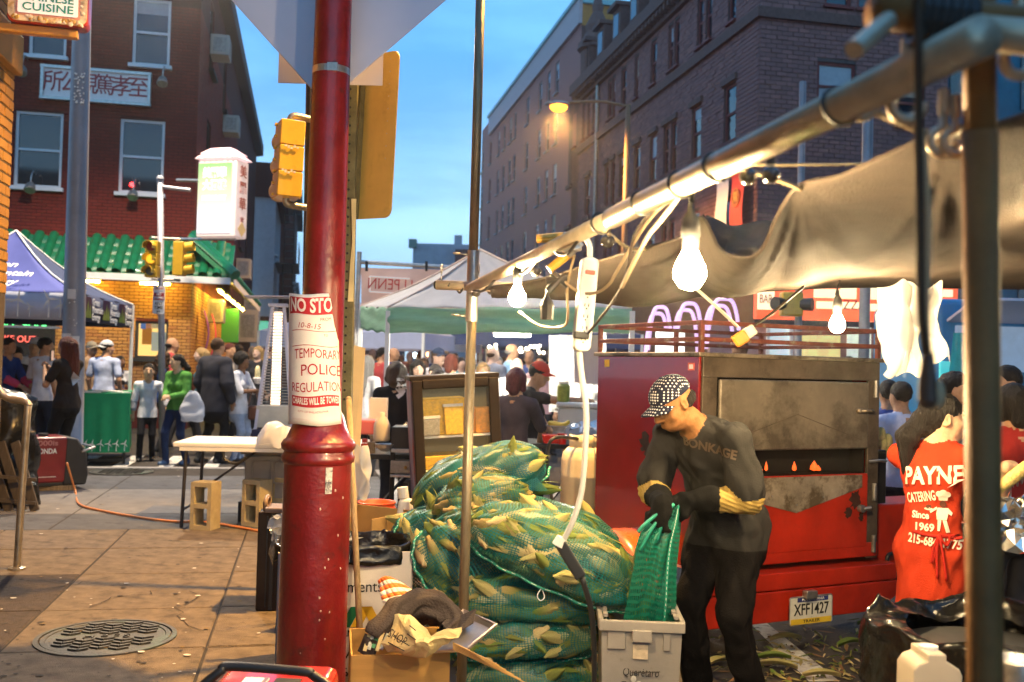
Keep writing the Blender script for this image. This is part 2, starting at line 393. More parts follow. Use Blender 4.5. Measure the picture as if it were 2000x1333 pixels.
def window(parent,M,u,z,w,h,mf,sash=.5,name='window',sill=True,inset=.09,mp=None,fw=.06,trim=0.0):
 """double hung window: frame, sill, panes; x across, outward is -y"""
 key=(round(w,3),round(h,3),mf.name,sash,sill,(mp or M_glass).name,fw)
 if key not in WIN:
  f=MB()
  for(c,d)in(((fw/2,inset,h/2),(fw,.09,h)),((w-fw/2,inset,h/2),(fw,.09,h)),((w/2,inset,fw/2),(w-2*fw,.09,fw)),((w/2,inset,h-fw/2),(w-2*fw,.09,fw))):f.box(c,d)
  if sash:f.box((w/2,inset,h*sash),(w-2*fw,.07,fw*.8))
  WIN[key]=[f.mesh('window',mf),None,None]
  if sill:WIN[key][1]=MB().box((w/2,-.02,-.04),(w+.12,.22,.078)).mesh('sill',mf)
  p=MB()
  if sash:p.box((w/2,inset+.02,h*sash/2),(w-2*fw+.01,.012,h*sash));p.box((w/2,inset+.0,(h+h*sash)/2),(w-2*fw+.01,.012,h*(1-sash)))
  else:p.box((w/2,inset+.02,h/2),(w-2*fw+.01,.012,h))
  WIN[key][2]=p.mesh('pane',mp or M_glass)
 Mi=Matrix.LocRotScale(parent.location,parent.rotation_euler,None).inverted()@M
 o=link(name,WIN[key][0],parent);o.location=Mi@Vector((u,0,z));o.rotation_euler=Mi.to_euler()
 for k,nm in((1,'sill'),(2,'pane')):
  if WIN[key][k]:link(nm,WIN[key][k],o)
 if sash and WR.random()<.45:
  bk_=(round(w,3),round(h,3),WR.choice((.18,.3,.42)),WR.randrange(3))
  if bk_ not in WIN:hb_=h*bk_[2];WIN[bk_]=MB().box((w/2,inset-.012,h-fw-hb_/2),(w-2*fw-.01,.008,hb_)).mesh('blind',BLIND[bk_[3]])
  link('blind',WIN[bk_],o)
 return o
# == red brick corner restaurant ==
RC=Vector((-7.12,22.0,ROADZ));HB=11.35
M_rbrick=bmat('painted_red_brick',(.175,.026,.019),(.14,.022,.017))
M_mort=mat('red_mortar',(.07,.016,.014),.9,var=.2)
M_rtrim=mat('dark_brown_trim',(.03,.02,.018),.7,var=.2)
M_wframe=mat('white_window_frame',(.62,.63,.64),.5,var=.05)
LW=10.0
rb=thing('brick_building','red painted brick corner restaurant with green tiled awning and white framed windows','building',(RC.x,RC.y,ROADZ))
Mf=face_M(RC-NR*LW,NR);Ms=face_M(RC,S)
def fx(px):
 a=(px-1000)/FPX;
 t=(RC.x-a*RC.y)/(NR.x-a*NR.y);return LW-t
def fz(px,py):
 t=LW-fx(px);p=RC-NR*t;r=ray(px,py);return EYE.z+r.z/r.y*p.y-ROADZ
def rect(x0,x1,y0,y1):return(fx(x0),fx(x1),fz((x0+x1)/2,y1),fz((x0+x1)/2,y0))
wins=[rect(14,108,218,366),rect(220,308,234,378),rect(34,108,10,110),rect(238,312,2,128)]
wins[2]=(wins[2][0],wins[2][1],wins[2][2],wins[2][2]+2.0);wins[3]=(wins[3][0],wins[3][1],wins[3][2],wins[3][3]+.05)
takeout=(fx(264),fx(328),fz(295,700),fz(295,628));neonw=(fx(-60),fx(108),fz(60,735),fz(60,620))
opens=wins+[takeout,neonw]
wall_mb(Mf,LW,HB,opens).build('wall',M_mort,rb,world=True)
M_lit_brick=bmat('light_tinted_brick',(.46,.25,.075),(.34,.15,.06))  # lower bricks coloured tan: the awning tubes' yellow light put into the brick
bricks(rb,Mf,LW,3.2,opens,.205,.072,M_lit_brick,single=120,u0=LW-5.6,z0=.9,single_from=1.6)
bricks(rb,Mf,LW,HB-2,opens,.205,.072,M_rbrick,single=150,u0=LW-5.6,z0=3.24,single_from=4.2)
for k,q in enumerate(wins):window(rb,Mf,q[0],q[2],q[1]-q[0],q[3]-q[2],M_wframe)
sopen=[(2.0,3.0,5.6,7.4),(6.0,7.0,5.6,7.4),(10,11,5.6,7.4),(2.0,3.0,8.6,10.3),(6.0,7.0,8.6,10.3),(14,15,5.6,7.4),(18,19,5.6,7.4)]
wall_mb(Ms,24,HB,sopen).build('side_wall',M_mort,rb,world=True)
bricks(rb,Ms,12,3.2,sopen,.205,.072,M_lit_brick,z0=1.2);bricks(rb,Ms,12,HB-2,sopen,.205,.072,M_rbrick,z0=3.24,single=30,single_from=4.2)
for q in sopen:window(rb,Ms,q[0],q[2],1.0,1.8,M_rtrim)
MB().box((LW/2-.03,.05,HB-.3),(LW+.5,1.0,.6)).build('cornice',M_rtrim,rb)
o=rb.children if False else None
co=MB();co.add([Ms@Vector(q)for q in((-.2,-.3,HB+.05),(24.1,-.3,HB+.05),(24.1,.3,HB+.3),(-.2,.3,HB+.3),(-.2,-.3,HB-.4),(24.1,-.3,HB-.4),(24.1,.3,HB-.5),(-.2,.3,HB-.5))],[(3,2,1,0),(4,5,6,7),(0,1,5,4),(1,2,6,5),(2,3,7,6),(3,0,4,7)]);co.build('eave',M_rtrim,rb,world=True)
bpy.data.objects['cornice'].location=Mf.to_translation()-rb.location;bpy.data.objects['cornice'].rotation_euler=Mf.to_euler()
MB().add([RC+Z*HB,RC+S*24+Z*HB,RC+S*24-NR*LW+Z*HB,RC-NR*LW+Z*HB],[(0,1,2,3)]).build('roof',M_rtrim,rb,world=True)
M_warm=emat('lit_kitchen',(1,.62,.18),1.5)
bx=MB();a,b,c,d=takeout
bx.box(((a+b)/2,.9,(c+d)/2),(b-a+.6,.05,d-c+.6));bx.v=[tuple(Mf@Vector(q))for q in bx.v];inn=bx.build('lit_interior',M_warm,rb,world=True)
w=window(rb,Mf,a,c,b-a,d-c,M_black,sash=0,name='takeout_window',sill=True,mp=mat('clear_glass',(1,1,1),.02,var=0,trans=1.0),fw=.05)
for(x,z,ww,hh,cc)in((.12,.3,.2,.55,(.8,.3,.05)),(.32,.16,.5,.42,(.75,.78,.6)),(.62,.6,.22,.16,(.7,.2,.1)),(.3,.66,.22,.16,(.8,.6,.2)),(.08,.64,.14,.18,(.1,.25,.6))):
 MB().box((a+x+ww/2,.16,c+z+hh/2),(ww,.02,hh)).build('poster',mat('poster_%d'%int(x*100),cc,.6,var=.3,scale=30,emit=cc,es=.5),w,world=False).location=-w.location if False else(0,0,0)
for o in[x for x in COL.objects if x.parent==w and x.name.startswith('poster')]:o.location=(-a,0,-c)
w=window(rb,Mf,neonw[0],neonw[2],neonw[1]-neonw[0],neonw[3]-neonw[2],M_black,sash=0,name='neon_window',sill=False,fw=.06)
nw=neonw[1]-neonw[0];nh=neonw[3]-neonw[2]
M_nred=emat('red_neon',(1,.12,.08),2.2);M_ngrn=emat('green_neon',(.1,1,.25),4)
text('EAT IN  TAKE OUT',.2,planeM((nw-1.15,.03,nh-.48),(1,0,0),(0,0,1)),M_nred,w,'neon_lettering',ext=.006,fit=1.5)
text('OPEN  CAFE',.2,planeM((nw-.8,.03,nh-.12),(1,0,0),(0,0,1)),M_ngrn,w,'neon_lettering',ext=.006,fit=1.2)
a,b,c,d=rect(66,276,140,200);a0=Mf@Vector((a,0,0));
sg=thing('sign_board','long white sign board with red Chinese characters on the red brick wall','sign',Mf@Vector((a,-.02,c)),math.atan2(NR.y,NR.x))
MB().box(((b-a)/2,-.06,(d-c)/2),(b-a,.08,d-c)).build('panel',mat('sign_white',(.72,.68,.66),.5,var=.08),sg)
f=MB();ww,hh=b-a,d-c
for(cx_,cz,dx_,dz)in((ww/2,0,ww+.08,.06),(ww/2,hh,ww+.08,.06),(0,hh/2,.06,hh),(ww,hh/2,.06,hh)):f.box((cx_,-.08,cz),(dx_,.13,dz))
f.build('frame',M_steel,sg)
M_rink=mat('red_sign_paint',(.26,.012,.018),.5,var=.1)
for i,chs in enumerate('所公親篤孝至'):
 text(chs,hh*.72,planeM((ww*(.1+.16*i),-.103,hh*.5),(1,0,0),(0,0,1)),M_rink,sg,'character',ext=.006,bold=.003,fit=hh*.6)
def flood(px,py,label,grp='wall floodlights'):
 u,z=fx(px),fz(px,py);t=thing('floodlight',label,'floodlight',Mf@Vector((u,0,z)),math.atan2(NR.y,NR.x),grp)
 MB().tube(smooth_path([(0,0,.35),(0,-.2,.38),(0,-.36,.22),(0,-.38,.1)]),.016,6).build('arm',M_steel,t)
 MB().lathe([(.05,.12),(.09,.06),(.12,-.08),(.1,-.1)],(0,-.4,0),12,M=Matrix.Rotation(R(-35),3,'X')).build('head',M_dsteel,t)
flood(33,148,'dark floodlight left of the white character sign board');flood(305,168,'dark floodlight right of the white character sign board')
flood(58,372,'black floodlight below the lower left white window',);flood(256,386,'black floodlight below the window with the red glow')
MB().ell((0,0,0),.05,8,6).build('red_indicator',emat('red_lamp',(1,.02,.02),14),rb).location=Mf@Vector((fx(246),.3,fz(246,360)))-rb.location
for ob in[x for x in COL.objects if x.name.startswith('red_indicator')]:ob.location=(Mf@Vector((fx(246),.03,fz(246,360))))-rb.location
M_tile=mat('green_glazed_tile',(.006,.16,.06),.38,var=.25,scale=9,coat=.1)
aw=thing('tiled_awning','green glazed tile pent roof wrapping the red brick corner','awning',(RC.x,RC.y,ROADZ+3.2))
def tile_mesh():
 q=MB();n=7;L_=.36
 for k,(y,r,z)in enumerate(((0,.105,.03),(L_,.09,.0))):pass
 vs=[];
 for(t,r)in((0,.104),(.06,.102),(1,.1)):
  for i in range(n):
   a_=PI*i/(n-1);vs.append((-r*math.cos(a_),t*L_,r*math.sin(a_)*1.0))
 fs=[(k*n+i,k*n+i+1,(k+1)*n+i+1,(k+1)*n+i)for k in range(2)for i in range(n-1)]
 q.add(vs,fs);q.add([(.1,0,.02),(.2,0,.0),(.2,L_,-.01),(.1,L_,.01),(.1,0,-.02),(.2,0,-.04)],[(0,1,2,3),(0,4,5,1)]);return q.mesh('tile',M_tile,True)
TM=tile_mesh()
def tiled(M,w,u0=0):
 base=MB();zt,zb,pr=.9,.10,.95
 base.add([M@Vector(q)for q in((u0,0,zt),(w,0,zt),(w,-pr,zb),(u0,-pr,zb),(u0,0,zt-.12),(w,0,zt-.12),(w,-pr,zb-.12),(u0,-pr,zb-.12))],[(3,2,1,0),(4,5,6,7),(0,1,5,4),(1,2,6,5),(2,3,7,6),(3,0,4,7)])
 base.build('roof_deck',M_tile,aw,world=True)
 sl=math.atan2(zt-zb,pr);Mi=Matrix.Translation(-aw.location)@M;n=int((w-u0)/.29)
 for i in range(n):
  for k in range(4):
   o=link('tile',TM,aw);f=k/4
   Ml=Mi@Matrix.Translation((u0+.12+i*.29,-pr*(1-f)-.04+.02,zb+(zt-zb)*f+.02))@Matrix.Rotation(sl*.995,4,'X');o.matrix_local=Ml
 fa=MB();fa.box(((w+u0)/2,-pr-.01,zb-.07),(w-u0,.03,.14));fa.v=[tuple(M@Vector(q))for q in fa.v];fa.build('fascia',M_white,aw,world=True)
Mfa=face_M(RC-NR*LW+Z*3.2,NR);Msa=face_M(RC+Z*3.2,S)
tiled(Mfa,LW+.9,LW-5.6);tiled(Msa,11.2,-.9)
hip=MB().tube([(RC+Z*4.3),(RC-S*1.0+NR*1.0+Z*3.36)],.12,8);hip.build('hip_tile',M_tile,aw,world=True)
M_tubeY=emat('yellow_tube',(1,.64,.09),190)
def etube(M,u,l,label):
 t=thing('tube_light',label,'tube light',M@Vector((u,-.5,-.06)),Matrix(M).to_euler().z,'yellow tube lights under the awning')
 MB().cyl((0,0,0),(l,0,0),.024,n=8).build('tube',M_tubeY,t);MB().box((l/2,0,.05),(l+.08,.1,.05)).build('fixture',M_white,t)
etube(Mfa,fx(152),.5,'yellow tube light under the front awning beside the grey lamp post');etube(Mfa,fx(278),.6,'yellow tube light under the front awning by the traffic light')
for i in range(5):etube(Msa,.9+2.0*i,1.1,['first','second','third','fourth','fifth'][i]+' yellow tube light along the side awning counted from the corner')
def acunit(M,u,z,w,h,d,label):
 t=thing('air_conditioner',label,'air conditioner',M@Vector((u,-d,z)),M.to_euler().z,'window air conditioners')
 MB().box((w/2,d/2,h/2),(w,d,h)).build('case',mat('beige_metal',(.45,.42,.36),.5,.0,.12),t,bevel=.02)
 for i in range(7):MB().box((w/2,-.006,h*(.16+.11*i)),(w*.8,.01,h*.03)).build('slat',M_dsteel,t)
 g=MB();g.box((-.006,d/2,h/2),(.01,d*.7,h*.7));g.build('grille',M_dsteel,t)
acunit(Ms,2.15,9.0,.7,.5,.45,'air conditioner high on the side of the red brick building');acunit(Ms,6.2,8.0,.7,.5,.45,'air conditioner lower on the side of the red building')
acunit(Ms,3.6,2.5,.8,.6,.4,'air conditioner under the green awning by the purple banner')
for(u,z,l,c,nm)in((1.2,1.6,1.1,(.28,.08,.5),'purple'),(3.1,1.6,1.1,(.75,.08,.25),'pink')):
 t=thing('wall_banner','narrow %s fabric banner hanging on the yellow lit side wall'%nm,'banner',Ms@Vector((u,-.15,z)),Ms.to_euler().z)
 MB().grid(lambda a,b:(a*.28,-.12*math.sin(b*PI),b*l),2,8).build('cloth',mat(nm+'_cloth',c,.8,var=.15,transl=.3),t,solid=.01)
 MB().cyl((-.05,0,l),(.33,0,l),.02).build('rod',M_wood,t)
gs=thing('hanging_sign','plain green vertical sign box past the air conditioner','sign',Ms@Vector((7.2,-.6,2.0)),Ms.to_euler().z)
MB().box((.3,.3,.55),(.08,.5,1.0)).build('panel',mat('green_sign',(.03,.26,.06),.4,var=.05,emit=(.05,.6,.08),es=.05),gs,bevel=.02);MB().cyl((.3,.3,1.1),(.3,.7,1.1),.02).build('bracket',M_black,gs)
ps=P(432,466,18.6)
lb=thing('lightbox_sign','glowing white and green lightbox sign with pink pagoda top','sign',ps,R(-16))
w_,h_,d_=.82,1.44,.42
MB().box((0,0,h_/2),(w_,d_,h_)).build('cabinet',mat('sign_cabinet',(.4,.36,.36),.4,var=.05,emit=(1,.72,.62),es=.5),lb,bevel=.03)
gm=mat('glowing_face',(.05,.05,.05),.4,var=0);
tN=gm.node_tree;g=tN.nodes.new('ShaderNodeTexCoord');s3=tN.nodes.new('ShaderNodeSeparateXYZ');rp=tN.nodes.new('ShaderNodeValToRGB');tN.links.new(g.outputs['Generated'],s3.inputs[0]);tN.links.new(s3.outputs['Z'],rp.inputs[0])
rp.color_ramp.elements[0].color=(1,.94,1,1);rp.color_ramp.elements[1].color=(.30,.72,.16,1);rp.color_ramp.elements[0].position=.25
e=rp.color_ramp.elements.new(.5);e.color=(1,.93,.62,1);tN.links.new(rp.outputs[0],tN.nodes['Principled BSDF'].inputs['Emission Color']);tN.nodes['Principled BSDF'].inputs['Emission Strength'].default_value=1.15
MB().box((-.03,-d_/2-.012,h_/2),(w_-.12,.02,h_-.14)).build('lit_face',gm,lb)
M_wglow=emat('white_glow',(1,1,.9),1.8)
for i,(tx,sz,zz)in enumerate((('美麗華',.2,1.18),('大酒樓',.2,.95),('RESTAURANT',.11,.72))):text(tx,sz,planeM((-.03,-d_/2-.03,zz),(1,0,0),(0,0,1)),M_wglow,lb,ext=.004,bold=.008,fit=.5)
for i,chs in enumerate('美麗華'):text(chs,.24,planeM((w_/2+.017,0,1.22-.3*i),(0,1,0),(0,0,1)),M_rink,lb,'character',ext=.003,bold=.004)
text('☎',.1,planeM((w_/2+.017,0,.34),(0,1,0),(0,0,1)),M_rink,lb,'emblem',ext=.003)
MB().prism([(-.14,0),(0,.14),(.14,0),(0,-.14)],-.003,.003,Matrix(((0,1,0),(1,0,0),(0,0,1))),o=(w_/2+.018,0,.16)).build('emblem',mat('peach_panel',(.75,.5,.2),.5,var=.1),lb)
M_pink=mat('pink_glow',(.7,.5,.5),.5,var=.1,emit=(1,.6,.6),es=.8)
q=MB()
for k,(r0,z0,r1,z1)in enumerate(((.46,h_+.02,.3,h_+.14),(.38,h_+.12,.2,h_+.24))):
 q.box((0,0,(z0+z1)/2),(2*r0,d_*1.3*r0/.46,z1-z0),taper=r1/r0)
q.build('pagoda_top',M_pink,lb,bevel=.015)
for i in range(7):MB().cyl((-.36+.12*i,-.3,h_+.03),(-.22+.073*i,-.1,h_+.15),.02,n=6).build('roof_tile',M_pink,lb)
MB().cyl((-1.2,.0,.0),(.3,.0,-.02),.03).build('bracket',M_steel,lb)
MB().cyl((-1.0,.0,h_*.78),(-.4,.0,h_*.76),.03).build('bracket',M_steel,lb)
# == houses beyond on the left ==
M_side=mat('white_siding',(.42,.45,.5),.7,var=.1);M_dbr=mat('dark_red_brick',(.07,.02,.018),.85,var=.25,scale=20,bump=.2)
def house(name,a0,a1,off,h,m,label,wins_,mw=M_wframe,depth=9,top=None):
 c0=RC+S*a0+NR*off;t=thing(name,label,'house',(c0.x,c0.y,ROADZ));M=face_M(c0,S);L_=a1-a0
 wall_mb(M,L_,h,wins_,.15).build('wall',m,t,world=True)
 Mg=face_M(c0-NR*depth,NR);wall_mb(Mg,depth,h,[]).build('front_wall',m,t,world=True)
 MB().add([c0+Z*h,c0+S*L_+Z*h,c0+S*L_-NR*depth+Z*h,c0-NR*depth+Z*h],[(0,1,2,3)]).build('roof',M_rtrim,t,world=True)
 k=MB();k.box((L_/2,-.15,h-.2),(L_+.3,.5,.4));k.v=[tuple(M@Vector(q))for q in k.v];k.build('cornice',m if top is None else top,t,world=True)
 for q in wins_:window(t,M,q[0],q[2],q[1]-q[0],q[3]-q[2],mw)
 return t,M
h1,M1=house('row_house',24.4,33,.9,10.3,M_side,'white sided row house with black fire escape past the red building',[(1,2,3.4,5.4),(4,5,3.4,5.4),(1,2,6.6,8.4),(4,5,6.6,8.4)])
sd=MB()
for i in range(26):
 z=.8+i*.36;sd.box((4.3,-.012,z),(8.6,.02,.3))
sd.v=[tuple(M1@Vector(q))for q in sd.v];tag(sd.build('siding',M_side,h1,world=True),kind='stuff')
for k in(1,):
 q=MB();q.box((4.3,.3,9.9),(8.9,1.6,1.6));q.v=[tuple(M1@Vector(c))for c in q.v];q.build('upper_storey',M_dbr,h1,world=True)
fe=thing('fire_escape','black iron fire escape on the white sided row house','fire escape',M1@Vector((0,0,3)),M1.to_euler().z)
for z in(0,3.1,6.2):
 MB().box((3.0,-.6,z),(5.4,1.1,.06)).build('platform',M_blackm,fe)
 q=MB()
 for x in np.arange(.3,5.8,.28):q.cyl((x,-1.12,z),(x,-1.12,z+1),.014,n=5)
 for zz in(.5,1):q.cyl((.3,-1.12,z+zz),(5.7,-1.12,z+zz),.02,n=5)
 q.build('railing',M_blackm,fe)
 q=MB()
 for s_ in(-.85,-.4):q.cyl((.8,s_,z),(4.6,s_,z-3.1),.03,n=5)
 for i in range(10):q.box((.8+.38*i,-.62,z-.31*i),(.2,.45,.03))
 q.build('stair',M_blackm,fe)
acunit(face_M(RC+S*13+NR*.02,S),0,4.4,.9,.7,.5,'air conditioner on the wall above the far end of the green awning')
acunit(face_M(RC+S*15+NR*.02,S),0,2.2,1.2,1.2,.7,'big louvred air conditioner past the end of the green awning');acunit(face_M(RC+S*18+NR*.02,S),0,3.0,1.0,1.0,.6,'far air conditioner high beside the fire escape')
h2,M2=house('row_house',36,52,1.6,11.5,M_dbr,'dark red brick row house with finials far down the side street',[(1,2.4,2.8,5),(1,2.4,6.2,8.6),(5,6.4,2.8,5),(5,6.4,6.2,8.6),(9,10.4,6.2,8.6),(9,10.4,2.8,5)])
for i in range(3):
 q=MB();q.lathe([(.28,0),(.3,.3),(.16,.5),(.26,.8),(.1,1.1),(.03,1.5)],M2@Vector((.4+2.0*i,.1,11.5)),10);q.build('finial',M_dbr,h2,world=True)
h3,M3=house('row_house',53,80,1.4,7.4,mat('grey_stucco',(.2,.2,.22),.8,var=.2),'low grey row house at the far end of the side street',[(2+4*i,3.2+4*i,4,6)for i in range(6)])
ba=thing('shop_awning','beige striped shop awning on the far side street','awning',RC+S*17+NR*.1+Z*2.1,Ms.to_euler().z)
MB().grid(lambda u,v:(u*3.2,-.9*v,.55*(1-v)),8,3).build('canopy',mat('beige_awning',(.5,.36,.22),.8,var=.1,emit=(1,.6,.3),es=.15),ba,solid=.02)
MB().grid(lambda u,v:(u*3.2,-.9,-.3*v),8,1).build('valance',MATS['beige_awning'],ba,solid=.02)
# == yellow brick building edge (far left, near) ==
yb0=P(21,300,7.6);yb=thing('yellow_brick_building','corner of yellow glazed brick building at the left edge of the photo','building',(yb0.x,yb0.y,0))
M_yb=bmat('yellow_brick',(.42,.23,.06),(.36,.18,.05));yc=Vector((yb0.x,yb0.y,0))
Mym=face_M(yc-S*4.5,S);MB().box((-8.02,-13.3,3.9),(16,26.2,7.8),None).build('block',mat('tan_wall',(.3,.2,.1),.8),yb);wall_mb(Mym,4.5,6,[]).build('wall',mat('dark_mortar',(.1,.08,.06),.9),yb,world=True)
Mys=face_M(yc+S*.0,-NR);wall_mb(Mys,3,6,[]).build('end_wall',M_yb,yb,world=True)
bricks(yb,Mym,4.5,5.2,[],.215,.082,M_yb,single=150,u0=1.5,z0=1.9,single_from=2.3)
q=MB();q.box((3,-.03,3.72),(3,.07,.3));q.v=[tuple(Mym@Vector(c))for c in q.v];q.build('stone_band',M_yb,yb,world=True,bevel=.012)
# == right: stone building ==
SCN=Vector((7.3,30.0,ROADZ));FL=20.6;HS=15.6
M_stone=bmat('brown_ashlar',(.25,.125,.115),(.19,.10,.095),bump=.5,bs=25);M_smort=mat('stone_mortar',(.10,.075,.072),.9)
M_sred=mat('red_painted_frame',(.16,.045,.04),.6,var=.15);M_sdark=mat('dark_sandstone',(.13,.075,.065),.8,var=.25,scale=8,bump=.3)
sb=thing('stone_building','four storey brown stone building with red window frames and dentilled cornice','building',SCN)
Mst=face_M(SCN+S*FL,-S);Msr=face_M(SCN,NR)
def sfu(px):
 a=(px-1000)/FPX;t=(a*SCN.y-SCN.x)/(S.x-a*S.y);return FL-t
wl=[]
for px,w,kind in((1105,.8,1),(1141,.9,1),(1178,.55,2),(1190,.55,2),(1207,.7,1),(1237,.8,1),(1268,.8,1),(1293,.55,2),(1308,.6,2),(1352,.9,1),(1417,.95,1)):
 u=sfu(px);wl.append((u-w/2,u+w/2,9.0,10.9));wl.append((u-w/2,u+w/2,5.1,7.2))
wu=[]
for px,w in((1112,.7),(1130,.5),(1140,.5),(1150,.5),(1180,.6),(1188,.5),(1207,.7),(1232,.5),(1240,.5),(1265,.7),(1298,.55),(1310,.55),(1355,.55),(1372,.55),(1417,.6),(1432,.6)):
 u=sfu(px);wu.append((u-w/2,u+w/2,12.95,14.7))
wu=[q for i,q in enumerate(wu)if all(q[0]>p[1]+.05 or q[1]<p[0]-.05 for p in wu[:i])];wl=[q for i,q in enumerate(wl)if all(q[0]>p[1]+.05 or q[1]<p[0]-.05 or q[2]!=p[2]for p in wl[:i])]
so=wl+wu
wall_mb(Mst,FL,HS,so,.3).build('wall',M_smort,sb,world=True)
bricks(sb,Mst,FL,HS-.6,so,.36,.14,M_stone,jt=.014,z0=4.6,single=200,name='stone',stuff='stonework',proud=.03,single_from=6)
for q in so:window(sb,Mst,q[0],q[2],q[1]-q[0],q[3]-q[2],M_sred,fw=.1)
ro=[(1.9,3.2,9.7,11.2),(4.6,5.6,9.4,10.9),(2.1,3.0,12.95,14.6),(3.2,4.0,12.95,14.6),(1.9,3.2,5.4,7.2)]
RW=6.4
wall_mb(Msr,RW,HS,ro,.3).build('side_wall',M_smort,sb,world=True)
bricks(sb,Msr,RW,HS-.6,ro,.36,.14,M_stone,jt=.014,z0=4.6,single=60,name='stone',stuff='stonework',proud=.03,single_from=6)
M_blind=mat('grey_blind_glass',(.3,.33,.36),.15,var=.1)
for q in ro:window(sb,Msr,q[0],q[2],q[1]-q[0],q[3]-q[2],M_sred,mp=M_blind if q[2]==9.7 else None,fw=.1)
for nm,z,hh,pr in(('string_course',12.35,.32,.16),('cornice',15.35,.5,.55),('frieze',14.95,.3,.2)):
 q=MB();q.box((FL/2+.1,-pr/2,z+hh/2),(FL+pr,pr,hh));q.v=[tuple(Mst@Vector(c))for c in q.v];q.build(nm,M_sdark,sb,world=True)
 q=MB();q.box((RW/2,-pr/2+.001,z+hh/2+.001),(RW,pr,hh));q.v=[tuple(Msr@Vector(c))for c in q.v];q.build(nm,M_sdark,sb,world=True)
dm=MB().box((0,-.24,0),(.16,.4,.22)).mesh('dentil',M_sdark);Mi=Matrix.Translation(-sb.location)
for i in range(50):
 o=link('dentil',dm,sb);Ml=Mi@Mst@Matrix.Translation((.2+i*.41,-.05,15.22));o.matrix_local=Ml
for q in wl:
 if q[2]>8:
  for zc_,ww_,hh_ in((q[2]-.16,.3,.14),(q[3]+.12,.2,.2)):
   k=MB();k.box(((q[0]+q[1])/2,-.06,zc_),(q[1]-q[0]+ww_,.12,hh_));k.v=[tuple(Mst@Vector(c))for c in k.v];k.build('lintel',M_sdark,sb,world=True)
ms=MB();zt=18.2
ms.add([Mst@Vector(q)for q in((0,-.2,15.85),(FL,-.2,15.85),(FL-.6,1.0,zt),(0,1.0,zt),(0,6,zt),(FL-.6,6,zt))],[(0,1,2,3),(3,2,5,4)])
ms.add([SCN+NR*0+Z*15.85,SCN+NR*RW+Z*15.85,SCN+NR*RW+S*1+Z*zt,SCN+NR*.8+S*.6+Z*zt],[(0,1,2,3)])
ms.build('mansard_roof',mat('slate',(.055,.052,.06),.6,var=.3,scale=18,bump=.3),sb,world=True)
for i in range(8):
 u=1.6+2.45*i;k=MB();k.box((u,.15,16.8),(1.1,.7,1.4));k.box((u,.0,17.6),(1.3,.9,.18));k.v=[tuple(Mst@Vector(c))for c in k.v];d_=k.build('dormer',M_sdark,sb,world=True)
 k=MB();k.box((u,-.215,16.8),(.7,.02,1.0));k.v=[tuple(Mst@Vector(c))for c in k.v];k.build('pane',M_glass,d_);d2=COL.objects[-1]if False else None
for o in[x for x in COL.objects if x.name.startswith('pane')and x.parent and x.parent.name.startswith('dormer')]:o.location=-sb.location
tu=MB();tu.lathe([(.75,15.6),(.8,17.2),(1.0,17.3),(.55,18.2),(.6,18.5),(.25,19.2),(.28,19.5),(.06,20.4)],Mst@Vector((1.4,.4,0)),10);tu.build('turret',M_sdark,sb,world=True)
q=MB();q.cyl(Mst@Vector((sfu(1160),-.12,4)),Mst@Vector((sfu(1160),-.12,15)),.08);q.build('downpipe',M_dsteel,sb,world=True)
for(px,cc,nm)in((1413,(.6,.6,.66),'plain white'),(1446,(.62,.08,.07),'red')):
 u=sfu(px)if px<1430 else FL-1.1
 t=thing('street_banner','%s vertical banner hanging on the stone building'%nm,'banner',Mst@Vector((u-.02,-.35,6.05)),Mst.to_euler().z)
 MB().grid(lambda a,b:(a*.9,-.03*math.sin(b*6),b*1.75),4,8).build('cloth',mat('banner_'+nm.split()[0],cc,.7,var=.06),t,solid=.01)
 MB().cyl((-.05,0,1.75),(1,0,1.75),.03).build('rod',M_dsteel,t)
 if nm=='red':
  q=MB();q.lathe([(.3,0),(.3,.01),(.22,.012),(.22,0)],(.45,-.05,.9),20,M=Matrix.Rotation(R(90),3,'X'));q.build('emblem',mat('gold_dark',(.35,.12,.05),.6),t);text('龍',.34,planeM((.45,-.06,.9),(1,0,0),(0,0,1)),mat('gold',(.7,.4,.08),.5),t,'emblem')
# == hotel block ==
HC=SCN+S*(FL+.1);HLn=25.6;HH=20.3
M_hot=mat('brown_pink_brick',(.31,.15,.135),.85,var=.14,scale=22,bump=.35,bscale=14,stain=(.25,.125,.115,.6),sscale=.6)
M_hband=mat('pale_cornice',(.42,.36,.38),.7,var=.1);M_hcor=mat('dark_brown_brick',(.14,.075,.065),.85,var=.2)
M_hbl=mat('grey_blue_render',(.42,.44,.47),.8,var=.1);M_hor=mat('orange_band',(.42,.20,.05),.7,var=.15)
ht=thing('hotel_building','tall brown brick hotel block with pale cornice above the street lamp','building',HC)
Mh=face_M(HC+S*HLn,-S)
def hu(px,D0=HC):
 a=(px-1000)/FPX;t=(a*D0.y-D0.x)/(S.x-a*S.y);return HLn-t
cols=[880+c/2.563 for c in(168,222,247,268,292,352,412,450,488)]
cols=[(933,.9),(948.5,.8),(964,.8),(974.5,.8),(986,.9),(995,.8),(1019,.9),(1043,.9),(1059,.8),(1075,.9)]
ho=[]
for px,w in cols:
 u=hu(px)
 for k in range(6):ho.append((u-w/2,u+w/2,2.6+2.85*k,4.35+2.85*k))
wall_mb(Mh,HLn,HH,ho,.2).build('wall',M_hot,ht,world=True)
M_hfr=mat('grey_frame',(.2,.2,.22),.5,var=.1);M_sky=M_glass
for q in ho:
 window(ht,Mh,q[0],q[2],q[1]-q[0],q[3]-q[2],M_hfr,sash=.45,fw=.07)
Mhr=face_M(HC,NR)
wall_mb(Mhr,14,HH,[]).build('side_wall',M_hbl,ht,world=True)
